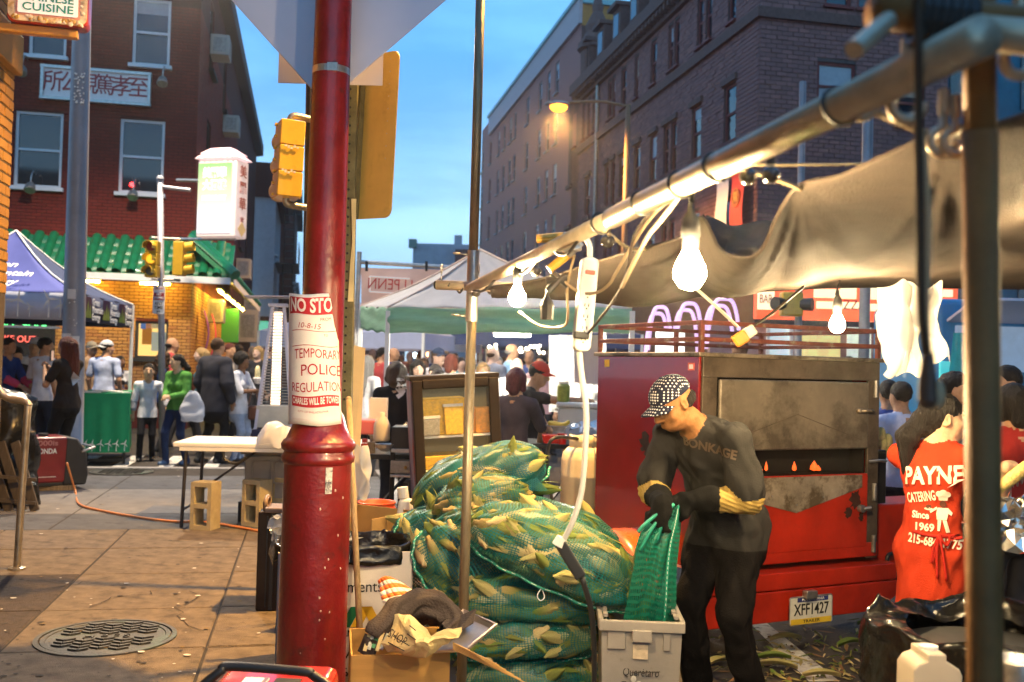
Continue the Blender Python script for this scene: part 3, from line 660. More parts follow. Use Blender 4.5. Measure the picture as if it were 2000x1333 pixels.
def hbox(M,c,d,nm,m):
 q=MB();q.box(c,d);q.v=[tuple(M@Vector(x))for x in q.v];q.build(nm,m,ht,world=True)
hbox(Mhr,(.45,-.02,HH/2),(.9,.12,HH-.02),'corner_pier',M_hcor);hbox(Mhr,(7,-.03,HH-.75),(14,.14,1.1),'orange_band',M_hor);hbox(Mhr,(7.4,-.02,HH-1.5),(13.1,.1,.4),'red_band',M_sred)
hbox(Mh,(HLn/2,-.08,HH-.55),(HLn+.2,.2,1.3),'cornice',M_hband);hbox(Mh,(HLn/2,-.12,HH+.2),(HLn+.3,.34,.2),'coping',mat('verdigris',(.2,.42,.45),.5,var=.1));hbox(Mhr,(7,-.14,HH-.05),(14,.3,.3),'coping',MATS['verdigris'])
MB().add([HC+Z*(HH+.1),HC+S*HLn+Z*(HH+.1),HC+S*HLn+NR*14+Z*(HH+.1),HC+NR*14+Z*(HH+.1)],[(3,2,1,0)]).build('roof',M_rtrim,ht,world=True)
Mhe=face_M(HC+S*HLn+NR*14,-NR);wall_mb(Mhe,14,HH,[]).build('end_wall',M_hot,ht,world=True)
tb0=SCN+NR*6.9+S*7;tb=thing('teal_building','tall dark teal building behind the right vertical pole','building',tb0);M_teal=mat('teal_render',(.02,.13,.2),.7,var=.2,scale=1.5)
MB().box((9,4,9),(18,8,18)).build('wall',M_teal,tb);tb.rotation_euler=(0,0,math.atan2(NR.y,NR.x))
for i in range(5):
 for k in range(3):MB().box((2+3.2*i,-.03,4.5+4.5*k),(1.4,.08,2.2)).build('window',M_glass,tb)
MB().box((9,3.9,18.2),(18.4,8.6,.4)).build('cornice',M_sdark,tb)
bk0=Vector((12.5,15,ROADZ));bkb=thing('side_building','long brick building lining the right side of the street past the stall','building',bk0);Mbk=face_M(bk0,-S);bo=[(2+4*i,3.4+4*i,z,z+2)for i in range(9)for z in(4.5,8.5,12)]
wall_mb(Mbk,40,15.5,bo).build('wall',M_dbr,bkb,world=True)
for q in bo:window(bkb,Mbk,q[0],q[2],1.4,2.0,M_wframe)
wall_mb(face_M(bk0+NR*14,-NR),14,15.5,[]).build('end_wall',M_dbr,bkb,world=True);MB().add([bk0+Z*15.5,bk0-S*40+Z*15.5,bk0-S*40+NR*14+Z*15.5,bk0+NR*14+Z*15.5],[(0,1,2,3)]).build('roof',M_rtrim,bkb,world=True)
fb0=PXZ(858,105,0);fb=thing('far_building','pale grey block with green cornice end closing the far street','building',(fb0.x,fb0.y,ROADZ))
zt=(P(858,476,105)).z-ROADZ
M_fb=mat('pale_grey_render',(.26,.3,.36),.8,var=.15,scale=1)
MB().box((0,5,zt/2),(6.2,10,zt)).build('wall',M_fb,fb);MB().box((-3.1,-.3,zt-.1),(.8,1,.9)).build('cornice',mat('green_copper',(.06,.16,.14),.6),fb);MB().box((1.6,1,zt+.5),(.8,.8,1.1)).build('chimney',M_fb,fb)
MB().box((2.4,-.3,zt-1.6),(2,.8,2)).build('bay',M_dbr,fb)
for i in range(3):MB().box((-1.8+1.8*i,-.04,zt-4.5),(.8,.06,1.6)).build('window',M_glass,fb)
fb2=PXZ(700,130,0);t=thing('far_building','low dark red block at the far left end of the street','building',(fb2.x,fb2.y,ROADZ));MB().box((-3,5,4),(16,10,8)).build('wall',M_dbr,t)
for i in range(6):MB().box((-9+2.4*i,-.04,5),(1,.06,1.8)).build('window',M_glass,t)
MB().box((-3,4.8,8.2),(16.5,10.6,.4)).build('cornice',M_sdark,t)
fb3=PXZ(1010,92,0)
# == people: one continuous surface grown from a distance field ==
class Field:
 def __init__(s,lo,hi,h):
  s.lo=np.array(lo,'f');s.h=h;n=np.ceil((np.array(hi)-lo)/h).astype(int)+1;s.n=n
  s.F=np.full(n,9.0,'f');s.B=np.full(n,9.0,'f');s.I=np.zeros(n,'u1')
  s.ax=[(s.lo[i]+h*np.arange(n[i])).astype('f')for i in range(3)]
 def put(s,fn,lo,hi,cls,k=.02,sub=False):
  a=np.maximum(0,np.floor((np.array(lo)-s.lo-k-.02)/s.h).astype(int));b=np.minimum(s.n,np.ceil((np.array(hi)-s.lo+k+.02)/s.h).astype(int)+1)
  if(b<=a).any():return
  sl=tuple(slice(a[i],b[i])for i in range(3))
  X=s.ax[0][sl[0]][:,None,None];Y=s.ax[1][sl[1]][None,:,None];Zz=s.ax[2][sl[2]][None,None,:]
  d=fn(X,Y,Zz).astype('f');F=s.F[sl]
  if sub:
   d=-d;q=np.maximum(k-np.abs(F-d),0)/k;s.F[sl]=np.maximum(F,d)+q*q*k/4
   return
  q=np.maximum(k-np.abs(F-d),0)/k;s.F[sl]=np.minimum(F,d)-q*q*k/4
  m=d<s.B[sl];s.B[sl]=np.where(m,d,s.B[sl]);s.I[sl]=np.where(m,cls,s.I[sl])
 def cap(s,a,b,ra,rb=None,cls=0,k=.02,sub=False,flat=1.0,side=(1,0,0)):
  a=np.array(a,'f');b=np.array(b,'f');rb=ra if rb is None else rb;ab=b-a;L2=max(float(ab@ab),1e-8);rm=max(ra,rb)
  if flat==1.0:
   def fn(X,Y,Zz):
    x,y,z=X-a[0],Y-a[1],Zz-a[2];t=np.clip((x*ab[0]+y*ab[1]+z*ab[2])/L2,0,1)
    return np.sqrt((x-t*ab[0])**2+(y-t*ab[1])**2+(z-t*ab[2])**2)-(ra+(rb-ra)*t)
  else:
   u=ab/math.sqrt(L2);sd=np.array(side,'f');sd=sd-u*(sd@u);sd/=np.linalg.norm(sd);dp=np.cross(u,sd)
   def fn(X,Y,Zz):
    x,y,z=X-a[0],Y-a[1],Zz-a[2];t=np.clip((x*ab[0]+y*ab[1]+z*ab[2])/L2,0,1)
    qx,qy,qz=x-t*ab[0],y-t*ab[1],z-t*ab[2];p=qx*sd[0]+qy*sd[1]+qz*sd[2];w=(qx*dp[0]+qy*dp[1]+qz*dp[2])/flat;v=qx*u[0]+qy*u[1]+qz*u[2]
    return(np.sqrt(p*p+w*w+v*v/(flat*flat))-(ra+(rb-ra)*t))*(.5+.5*flat)
  s.put(fn,np.minimum(a,b)-rm,np.maximum(a,b)+rm,cls,k,sub)
 def ell(s,c,r,rot=None,cls=0,k=.02,sub=False):
  c=np.array(c,'f');r=np.array(r,'f');Rm=np.array(rot,'f')if rot is not None else np.eye(3,dtype='f');rm=r.max()
  def fn(X,Y,Zz):
   x,y,z=X-c[0],Y-c[1],Zz-c[2];q=[Rm[0,i]*x+Rm[1,i]*y+Rm[2,i]*z for i in range(3)]
   k0=np.sqrt((q[0]/r[0])**2+(q[1]/r[1])**2+(q[2]/r[2])**2);k1=np.sqrt((q[0]/r[0]**2)**2+(q[1]/r[1]**2)**2+(q[2]/r[2]**2)**2)+1e-6
   return k0*(k0-1)/k1
  s.put(fn,c-rm,c+rm,cls,k,sub)
 def half(s,axis,val,keep_above=True):
  sh=[1,1,1];sh[axis]=-1;a=s.ax[axis].reshape(sh);s.F=np.maximum(s.F,(val-a)if keep_above else(a-val))
 def mesh(s,smooth=2):
  F=s.F;ins=F<0;n=s.n;h=s.h
  c=[ins[i:n[0]-1+i,j:n[1]-1+j,k:n[2]-1+k]for i in(0,1)for j in(0,1)for k in(0,1)]
  al=c[0].copy();an=c[0].copy()
  for q in c[1:]:al&=q;an|=q
  act=an&~al;ids=np.argwhere(act);idx=np.full(act.shape,-1,'i4');idx[act]=np.arange(len(ids))
  pos=np.zeros((len(ids),3),'f');cnt=np.zeros(len(ids),'f');corners=[(i,j,k)for i in(0,1)for j in(0,1)for k in(0,1)]
  fv={q:F[ids[:,0]+q[0],ids[:,1]+q[1],ids[:,2]+q[2]]for q in corners}
  for q in corners:
   for ax in range(3):
    if q[ax]:continue
    p=list(q);p[ax]=1;f0,f1=fv[q],fv[tuple(p)];m=(f0<0)!=(f1<0)
    t=np.where(m,f0/np.where(np.abs(f0-f1)<1e-9,1,f0-f1),0)
    e=np.tile(np.array(q,'f'),(len(ids),1));e[:,ax]+=t;pos+=e*m[:,None];cnt+=m
  V=s.lo+(ids+pos/cnt[:,None])*h
  quads=[];cl=[]
  for ax in range(3):
   a1,a2=(ax+1)%3,(ax+2)%3;sl0=[slice(None)]*3;sl1=[slice(None)]*3;sl0[ax]=slice(0,-1);sl1[ax]=slice(1,None)
   A,Bq=ins[tuple(sl0)],ins[tuple(sl1)];e=np.argwhere(A!=Bq);e=e[(e[:,a1]>0)&(e[:,a2]>0)&(e[:,a1]<n[a1]-1)&(e[:,a2]<n[a2]-1)]
   if not len(e):continue
   def at(d1,d2):
    g=e.copy();g[:,a1]+=d1;g[:,a2]+=d2;return idx[g[:,0],g[:,1],g[:,2]]
   q=np.stack([at(-1,-1),at(0,-1),at(0,0),at(-1,0)],1);fl=~A[e[:,0],e[:,1],e[:,2]];q[fl]=q[fl][:,::-1]
   g=e.copy();g[fl,ax]+=1;quads.append(q);cl.append(s.I[g[:,0],g[:,1],g[:,2]])
  Q=np.concatenate(quads);C=np.concatenate(cl)
  ok=(Q>=0).all(1);Q=Q[ok];C=C[ok]
  for _ in range(smooth):
   acc=np.zeros_like(V);w=np.zeros(len(V),'f')
   for i in range(4):
    np.add.at(acc,Q[:,i],V[Q[:,(i+1)%4]]+V[Q[:,(i-1)%4]]);np.add.at(w,Q[:,i],2)
   V=V*.45+.55*acc/np.maximum(w,1)[:,None]
  return V,Q,C
def vnormals(V,Q):
 nq=np.cross(V[Q[:,2]]-V[Q[:,0]],V[Q[:,3]]-V[Q[:,1]]);N=np.zeros_like(V)
 for i in range(4):np.add.at(N,Q[:,i],nq)
 return N/np.maximum(np.linalg.norm(N,axis=1),1e-9)[:,None]
def nzw(p,f,ph=0.0,st=(1,1,1)):
 x,y,z=p[:,0]*f*st[0]+ph,p[:,1]*f*st[1]+ph*1.7,p[:,2]*f*st[2]+ph*2.3
 a=np.sin(x+1.9*np.sin(y*.7+z*.5))+np.sin(y*1.3+1.7*np.sin(z*.9+x*.4)+2)+np.sin(z*1.1+1.8*np.sin(x*.8-y*.6)+4)
 return a/3
def npmesh(name,V,Q,C,mats):
 me=bpy.data.meshes.new(name);me.vertices.add(len(V));me.vertices.foreach_set('co',V.astype('f').ravel())
 me.loops.add(Q.size);me.loops.foreach_set('vertex_index',Q.astype('i4').ravel());me.polygons.add(len(Q));me.polygons.foreach_set('loop_start',np.arange(0,Q.size,4,dtype='i4'))
 for m in mats:me.materials.append(m)
 if C is not None:me.polygons.foreach_set('material_index',C.astype('i4'))
 me.polygons.foreach_set('use_smooth',np.ones(len(Q),bool));me.update(calc_edges=True);me.validate();return me
def ik(a,t,l1,l2,hint):
 a=Vector(a);t=Vector(t);d=t-a;L=d.length
 if L>(l1+l2)*.995:t=a+d*((l1+l2)*.995/L);d=t-a;L=d.length
 L=max(L,abs(l1-l2)+.02);d=d.normalized();x=(l1*l1-l2*l2+L*L)/(2*L);y=math.sqrt(max(l1*l1-x*x,0));h=Vector(hint);h=(h-d*h.dot(d)).normalized()
 return a+d*x+h*y,t
SKIN={'deep_tan':(.25,.115,.045),'tan':(.42,.23,.13),'pale':(.55,.36,.27),'brown':(.16,.08,.045),'mid':(.40,.22,.13),'asian':(.52,.33,.2)}
HAIRC={'black':(.012,.010,.009),'brown':(.05,.025,.012),'red':(.09,.02,.012),'blond':(.32,.2,.08),'grey':(.2,.19,.18),'purple':(.10,.02,.03)}
def cloth(c,w=.2,nm=None):return mat(nm or 'cloth_%d_%d_%d'%tuple(int(x*999)for x in c),c,.85,var=w,scale=7,bump=.3,bscale=220,spec=.1)
def skinm(k):return mat('skin_'+k,SKIN[k],.55,var=.22,scale=26,bump=.2,bscale=70)
def hairm(k):return mat('hair_'+k,HAIRC[k],.42,var=.5,scale=30,bump=.7,bscale=26,stretch=(9,9,1.3),spec=.2)
def head_basis(yaw,pitch,roll=0):return(Matrix.Rotation(yaw,3,'Z')@Matrix.Rotation(pitch,3,'X')@Matrix.Rotation(roll,3,'Y'))
def body(H=1.75,h=.013,lean=0.0,hyaw=0.0,hpitch=0.0,hroll=0.0,hands=(None,None),elbow=(None,None),feet=((-.1,0,0),(.1,0,0)),knee=None,sleeve=.5,jacket=0.0,female=False,wide=1.0,skirt=0.0,hem=.86,loose=1.0,hsize=1.0,fine=False,pelvis=None,long_sleeve_cls=1,glove=0,legs_skin=0.0,crouch=0.0,slouch=0.0,twist=0.0,curl=.5,hdir=(None,None),foldamp=.006,shirt_hem_flare=0.0,neck=0.0):
 s=H/1.75;J={}
 pv=Vector(pelvis or(0,0,.94-crouch));t=Vector((0,-math.sin(lean),math.cos(lean)))
 bk=Vector((0,math.cos(lean),math.sin(lean)))
 sw_=(.165 if female else.187)*(.5+.5*wide);tw=Matrix.Rotation(twist,3,t);sx_=tw@Vector((1,0,0))
 waist=pv+t*.16;chest=pv+t*.33;nb=pv+t*.50+bk*(-slouch);Bh=head_basis(hyaw,lean*.5+hpitch,hroll)
 nk=nb+t*.05+Vector((0,-.02-.03*math.sin(lean+hpitch),0));hc=nk+Bh@Vector((0,-.018,.135*hsize*.95))-Vector((0,0,neck))
 shr=[nb-t*.045-sx_*sw_,nb-t*.045+sx_*sw_];hips=[pv+Vector((-.085*wide,0,-.02)),pv+Vector((.085*wide,0,-.02))]
 E,Wr=[],[]
 for i in(0,1):
  sg_=-1 if i==0 else 1
  tg=Vector(hands[i])if hands[i]else shr[i]+Vector((sg_*.07,-.06,-.52));hint=Vector(elbow[i])if elbow[i]else Vector((sg_*.5,.8,-.25));e,w=ik(shr[i],tg,.285,.255,hint);E.append(e);Wr.append(w)
 K,A=[],[]
 for i in(0,1):
  f=Vector(feet[i]);an=f+Vector((0,.02,.085));kn,an=ik(hips[i],an,.44,.43,(knee or(0,-1,0)));K.append(kn);A.append(an)
 pts=[pv,nb,hc+Vector((0,0,.2)),*shr,*E,*Wr,*K,*A];lo=np.min([tuple(p)for p in pts],0)-.24;hi=np.max([tuple(p)for p in pts],0)+.24;lo[2]=-.02
 F=Field(lo*s,hi*s,h)
 def cap(a,b,ra,rb=None,cls=0,k=.02,**kw):F.cap(np.array(a)*s,np.array(b)*s,ra*s,None if rb is None else rb*s,cls,k*s,**kw)
 def ell(c,r,rot=None,cls=0,k=.02,**kw):F.ell(np.array(c)*s,np.array(r)*s,rot,cls,k*s,**kw)
 Rt=Matrix((sx_,bk,t)).transposed();tk=.012*jacket
 cw=(.128 if female else.143)*wide
 if skirt>0:
  zb=pv+Vector((0,0,-skirt));cap(waist,pv-t*.05,.115*wide,.155*wide,2,.04,flat=.8);cap(pv-t*.05,zb,.15*wide,.16*wide+.03,2,.05,flat=.85)
 else:cap(waist-t*.02,pv-t*.02,.125*wide,.15*wide,2,.04,flat=.75);
 hemp=pv+Vector((0,.01,hem-.94))
 cap(chest+t*.04,waist,cw+tk+.01,cw*(.86 if female else.95+.08*min(jacket,1))+tk,1,.05,flat=.70,side=sx_);cap(waist,hemp,cw*(.86 if female else.95+.08*min(jacket,1))+tk,cw*(1.02 if female else 1.0)+.018+tk*1.6+shirt_hem_flare,1,.018,flat=.80,side=sx_)
 cap(shr[0]+t*.0,shr[1],.062+tk,.062+tk,1,.06);cap(chest+t*.03,nb-t*.02,cw*.85+tk,.085+tk,1,.06,flat=.7,side=sx_)
 if female:
  for sg_ in(-1,1):ell(chest+sx_*.065*sg_-bk*.085-t*.02,(.058,.052,.058),Rt,1,.05)
 ell(nb+t*.0,(.075,.06,.03),Rt,1,.03)
 if jacket>=1:ell(waist-bk*.035-t*.03,(cw*1.04,.115,.17),Rt,1,.04)
 for q in shr:cap(nb-t*.012,q,.05+tk*.5,.052+tk*.5,1,.04)
 for i in(0,1):
  lg=0 if legs_skin>.5 else 2
  if skirt>.3:cap(hips[i],K[i],.075,.055,2,.03)
  else:cap(hips[i],K[i],.088*wide*loose,.062*loose,2,.035)
  cap(K[i],A[i]-Vector((0,0,.035)),.060*loose,.053*loose,lg if skirt<=.3 else 0,.03)
  if lg==0 or skirt>.3:ell(K[i].lerp(A[i],.3)+Vector((0,.02,0)),(.05,.05,.11),None,0,.03)
  fd=Vector((feet[i][0]*.25,-1,0)).normalized();a=A[i];hl=Vector((a.x,a.y+.03,feet[i][2]+.04))
  cap(hl,hl+fd*.17-Vector((0,0,.008)),.043,.036,3,.02);cap(a-Vector((0,0,.01)),hl+fd*.05,.042,.045,3,.02)
 F.half(2,0.004)
 if skirt<=0 or True:
  tv=np.array((0,0,1),'f');pp=np.array(pv)*s;pr=(F.ax[0][:,None,None]-pp[0])*tv[0]+(F.ax[1][None,:,None]-pp[1])*tv[1]+(F.ax[2][None,None,:]-pp[2])*tv[2]
  up_=pr>(hem-.94)*s;F.I[(F.I==2)&up_]=1;F.I[(F.I==1)&~up_]=2
 for i in(0,1):
  se,ew=E[i]-shr[i],Wr[i]-E[i]
  cap(shr[i],E[i],.046,.038,0,.02);cap(E[i],Wr[i],.039,.027,0,.015)
  sl=sleeve if not isinstance(sleeve,tuple)else sleeve[i]
  c2=long_sleeve_cls
  if sl>.05:cap(shr[i],shr[i]+se*min(1,sl*1.35),.058+tk,.060+tk*1.7,1,.014)
  if sl>=.95 or c2>1:
   st=0 if c2==1 else.0
   cap(shr[i]+se*(.72 if c2>1 else.0),E[i],.052+tk if c2==1 else.05,.05+tk if c2==1 else.056,c2,.02);cap(E[i],Wr[i]-ew*(.03 if c2==1 else.40),.051+tk if c2==1 else.059,.04+tk if c2==1 else.056,c2,.012)
  d=Vector(hdir[i]).normalized()if hdir[i]else ew.normalized();w=Wr[i];gc=glove if glove else 0;gr=1.22 if glove else 1.0
  sidev=d.cross(Vector((0,-1,.3))).normalized()*(1 if i else-1)
  if sidev.length<.1:sidev=Vector((1,0,0))
  palmn=sidev.cross(d).normalized();Rh=Matrix((sidev,palmn,d)).transposed()
  if glove:cap(Wr[i]-ew*.42,Wr[i]-ew*.02,.058,.046,gc,.01);ell(w+d*.045,(.055,.035,.065),Rh,gc,.02)
  ell(w+d*.05,(.041*gr,.019*gr,.052*gr),Rh,gc,.012);cap(w-d*.01,w+d*.03,.025*gr,.028*gr,gc,.012)
  for f in range(4):
   o=(f-1.5)*.0205*gr;L_=(.036,.042,.039,.03)[f];p0=w+d*.088+sidev*o;dn=(d*math.cos(curl)+palmn*math.sin(curl)*(-1 if i else 1));dn2=(d*math.cos(curl*2.2)+palmn*math.sin(curl*2.2)*(-1 if i else 1));p1=p0+dn*L_;p2=p1+dn2*L_*.85
   cap(p0-d*.02,p1,.0095*gr,.0088*gr,gc,.005);cap(p1,p2,.0088*gr,.0075*gr,gc,.004)
  th0=w+d*.02+sidev*(-.03 if True else.03);th1=th0+(d*.7-sidev*.75).normalized()*.042;th2=th1+(d*.95-sidev*.15+palmn*(.3*(-1 if i else 1))).normalized()*.033
  cap(th0,th1,.0125*gr,.011*gr,gc,.01);cap(th1,th2,.011*gr,.009*gr,gc,.005)
 hs=hsize
 cap(nb-t*.03,nk,.062,.052,0,.03);cap(nk,hc-(Bh@Vector((0,-.005,.05))),.052,.05,0,.03)
 def hl(x,y,z):return hc+Bh@(Vector((x,y,z))*hs)
 def he(c,r,cls=0,k=.02,rot=None,**kw):ell(hl(*c),[q*hs for q in r],(Bh@rot)if rot else Bh,cls,k*hs,**kw)
 he((0,.008,.025),(.074,.094,.088),k=.02);he((0,-.02,-.035),(.062,.068,.078),k=.045);he((0,-.058,-.082),(.033,.028,.026),k=.04)
 for sg_ in(-1,1):
  he((.043*sg_,-.056,-.028),(.024,.022,.022),k=.03)
  he((.031*sg_,-.098,.006),(.019,.012,.012),k=.016,sub=True)
  he((.031*sg_,-.079,.005),(.0145,.0135,.0125),k=.004)
  he((.031*sg_,-.080,.026),(.026,.014,.008),k=.012)
  he((.077*sg_,.012,-.005),(.010,.021,.033),k=.008,rot=Matrix.Rotation(.35*sg_,3,'Z'))
  he((.083*sg_,.008,-.003),(.006,.010,.018),k=.006,sub=True)
  he((.013*sg_,-.098,-.034),(.010,.011,.008),k=.010)
  cap(hl(.028*sg_,-.082,-.075),hl(.05*sg_,-.035,-.07),.010*hs,.012*hs,0,.02)
 cap(hl(0,-.088,.018),hl(0,-.112,-.026),.0095*hs,.0145*hs,0,.011)
 cap(hl(-.019,-.084,-.0565),hl(.019,-.084,-.0565),.0085*hs,.0085*hs,0,.006);cap(hl(-.016,-.082,-.068),hl(.016,-.082,-.068),.0085*hs,.0085*hs,0,.006)
 V,Q,C=F.mesh(2)
 N=vnormals(V,Q);vc=np.zeros(len(V),'u1')
 for i in range(4):vc[Q[:,i]]=np.maximum(vc[Q[:,i]],C)
 fold=(nzw(V/s,34,H*7,(1,1,.55))*.6+nzw(V/s,75,H*3,(1,1,.5))*.35)*foldamp*np.isin(vc,(1,2,4,5))
 if fine:fold+=np.where(vc==4,np.sin(V[:,2]/s*300+V[:,0]/s*120+2*nzw(V/s,22))*.0022,0)
 V=V+N*fold[:,None]
 J.update(hc=hc*s,Bh=Bh,s=s,hs=hs,hand=[(w+(w-e).normalized()*.05)*s for w,e in zip(Wr,E)],wrist=[w*s for w in Wr],nb=nb*s,chest=chest*s,waist=waist*s,t=t,bk=bk,pv=pv*s,sh=[q*s for q in shr],sx=sx_)
 return V,Q,C,J
def hair_mesh(J,style,h=.009,seed=1):
 hc,Bh,s=J['hc'],J['Bh'],J['s']*J['hs'];mx_=.36 if style in('long','pony','curly','afro','shoulder')else.2
 F=Field(np.array(hc)-[mx_*.75,mx_*.75,.62 if style in('long','pony','curly','shoulder')else.2],np.array(hc)+[mx_*.75,mx_*.75,.22],h)
 def hl(x,y,z):return np.array(hc+Bh@(Vector((x,y,z))*s))
 def he(c,r,k=.02,**kw):F.ell(hl(*c),np.array(r)*s,Bh,0,k*s,**kw)
 dn=Vector((0,0,-1))
 def dp(p,dx,dy,dz):
  return np.array(Vector(p)+(Bh@Vector((dx*s,dy*s,0)))+dn*dz*s)
 if style=='afro':he((0,.03,.05),(.125,.13,.12))
 elif style=='bald':
  he((0,.03,-.01),(.076,.085,.05))
 else:he((0,.014,.03),(.084,.104,.095))
 if style=='shoulder':
  b=hl(0,.07,-.0);F.cap(b,dp(b,0,.02,.085),.08*s,.08*s,0,.04*s)
  for q in(-1,1):a=hl(.075*q,.02,.03);F.cap(a,dp(a,.01*q,.03,.1),.035*s,.04*s,0,.04*s)
 if style in('long','curly'):
  b=hl(0,.08,-.0)
  F.cap(b,dp(b,0,.02,.28),.075*s,.075*s,0,.04*s);F.cap(b,dp(b,0,.045,.40),.07*s,.05*s,0,.04*s)
  for q in(-1,1):a=hl(.075*q,.02,.03);F.cap(a,dp(a,.01*q,.03,.24),.035*s,.04*s,0,.04*s)
 if style=='curly':
  r=random.Random(seed)
  for _ in range(26):
   a=r.uniform(-2.2,2.2);z=r.uniform(-.24,.1);F.ell(hl(math.sin(a)*.1,.02+math.cos(a)*.10,z),[.042*s]*3,None,0,.012*s)
 if style=='pony':
  a=hl(0,.115,.0);b=dp(a,0,.05,.1);F.cap(hl(0,.085,.0),a,.05*s,.028*s,0,.02*s);F.cap(a,b,.026*s,.05*s,0,.012*s);F.cap(b,dp(b,0,.0,.17),.052*s,.022*s,0,.02*s);F.cap(hl(0,.06,-.03),hl(0,.075,-.05),.055*s,.045*s,0,.03*s)
 if style=='bun':he((0,.1,.06),(.045,.045,.045))
 if style=='bob':
  for q in(-1,1):F.cap(hl(.07*q,.02,.03),hl(.072*q,.02,-.08),.032*s,.03*s,0,.03*s)
  F.cap(hl(0,.08,.02),hl(0,.085,-.09),.06*s,.055*s,0,.03*s)
 he((0,-.105,-.05),(.062 if style in('long','bob','curly','shoulder')else.085,.085,.105),sub=True,k=.02)
 if style not in('long','curly','bob','afro','shoulder'):
  for q in(-1,1):he((.095*q,-.03,-.05),(.04,.075,.065),sub=True,k=.015)
  if style!='pony':he((0,.05,-.16),(.12,.13,.085),sub=True,k=.02)
 if style=='bald':he((0,-.01,.09),(.12,.13,.09),sub=True,k=.01)
 V,Q,C=F.mesh(2);N=vnormals(V,Q);amp={'curly':.012,'afro':.008,'long':.006,'pony':.005}.get(style,.0035)
 L_=V-np.array(hc);st=(1.0,1.0,.18)if style in('long','pony','bob')else(1,1,.7)
 V=V+N*((nzw(L_,110,seed,st)*.7+nzw(L_,230,seed+3,st)*.5)*amp)[:,None]
 return V,Q
def face_bits(J,o,skin,hairc,eyes=True,closed=False):
 hc,Bh,s=J['hc'],J['Bh'],J['s']*J['hs']
 def hl(x,y,z):return hc+Bh@(Vector((x,y,z))*s)
 M_eye=mat('eye_dark',(.02,.015,.012),.2,var=0);M_lip=mat('lips_'+skin,tuple(c*f for c,f in zip(SKIN[skin],(.85,.55,.55))),.45,var=.05);M_ew=mat('eye_white',(.65,.62,.58),.3,var=0)
 for sg_ in(-1,1):
  e=MB()
  if closed:e.ell(hl(.031*sg_,-.0885,.0),(.013*s,.005*s,.0026*s),8,5,Bh);e.build('eyelid',mat('lash_dark',(.03,.016,.01),.7),o,smooth=True)
  else:
   e.ell(hl(.031*sg_,-.086,.005),(.0115*s,.007*s,.0062*s),10,6,Bh,0);e.ell(hl(.031*sg_,-.0905,.005),(.0055*s,.0035*s,.0055*s),8,5,Bh,1);e.build('eye',[M_ew,M_eye],o,smooth=True)
  b=MB();b.tube([hl(.016*sg_,-.0915,.027),hl(.03*sg_,-.0925,.033),hl(.046*sg_,-.083,.028)],[.0028*s,.004*s,.002*s],6);b.build('eyebrow',hairm(hairc),o,smooth=True)
 b=MB();b.ell(hl(0,-.0905,-.0575),(.020*s,.0045*s,.0048*s),10,6,Bh);b.ell(hl(0,-.0885,-.0675),(.017*s,.0045*s,.0052*s),10,6,Bh);b.build('lips',M_lip,o,smooth=True)
def cap_obj(J,o,m,back=False,brim_m=None,h=.008):
 hc,Bh,s=J['hc'],J['Bh'],J['s']*J['hs'];F=Field(np.array(hc)-.2,np.array(hc)+.22,h)
 Rb=Bh@Matrix.Rotation(PI if back else 0,3,'Z')
 def hl(x,y,z):return np.array(hc+Rb@(Vector((x,y,z))*s))
 F.ell(hl(0,-.008 if back else.006,.046),np.array((.084,.106,.085))*s,Rb,0,.01)
 F.ell(hl(0,0,-.12),np.array((.3,.3,.16))*s,Rb,0,.004,sub=True)
 F.cap(hl(0,0,.13),hl(0,0,.133),.008*s,.008*s,0,.003)
 V,Q,C=F.mesh(2);c=link('cap',npmesh('cap',V,Q,None,[m]),o)
 b=MB();rb_=Matrix(Rb)
 def fn(u,v):
  x=(u-.5)*2;w=.082*math.cos(x*.2);a=x*1.15;y=-.085-.075*v*math.cos(a)-.02*(1-abs(x));xx=math.sin(a)*.088*(1-.06*v);yy=-math.cos(a)*.09-v*.078*math.cos(a)**.6 if math.cos(a)>0 else-.0
  return hc+rb_@(Vector((xx,yy,.038-.012*v-.03*x*x+.004))*s)
 b.grid(fn,14,5);bo=b.build('cap_brim',brim_m or m,c,smooth=True,solid=.004);return c
NP=[0]
def person(px,D,label,ytop=None,H=None,rz=0.0,z=ROADZ,skin='mid',hair=('short','black'),top=(.3,.3,.3),bottom=(.03,.03,.04),shoe=(.03,.03,.03),extra=None,extra2=None,h=.014,face=False,cap=None,cap_back=False,group=None,closed=False,topm=None,botm=None,at=None,**kw):
 p=at if at is not None else P(px,700,D)
 if H is None:
  zt=EYE.z+ray(px,ytop).z/ray(px,ytop).y*p.y;H=(zt-z)/(1+.012)
 V,Q,C,J=body(H=H,h=h,**kw)
 o=link('person',npmesh('person',V,Q,C,[skinm(skin),topm or cloth(top),botm or cloth(bottom),mat('shoe_%d'%int(shoe[0]*999),shoe,.5,var=.15),cloth(extra or top),cloth(extra2 or top)]))
 o.location=(p.x,p.y,z);o.rotation_euler=(0,0,rz);tag(o,label,'person',group)
 if hair and hair[0]!='none':
  V,Q=hair_mesh(J,hair[0],h=max(h*.7,.007),seed=NP[0]);link('hair',npmesh('hair',V,Q,None,[hairm(hair[1])]),o)
 NP[0]+=1
 if face:face_bits(J,o,skin,hair[1]if hair else 'black',closed=closed)
 if cap:cap_obj(J,o,cap,cap_back,h=max(.007,h*.7))
 return o,J
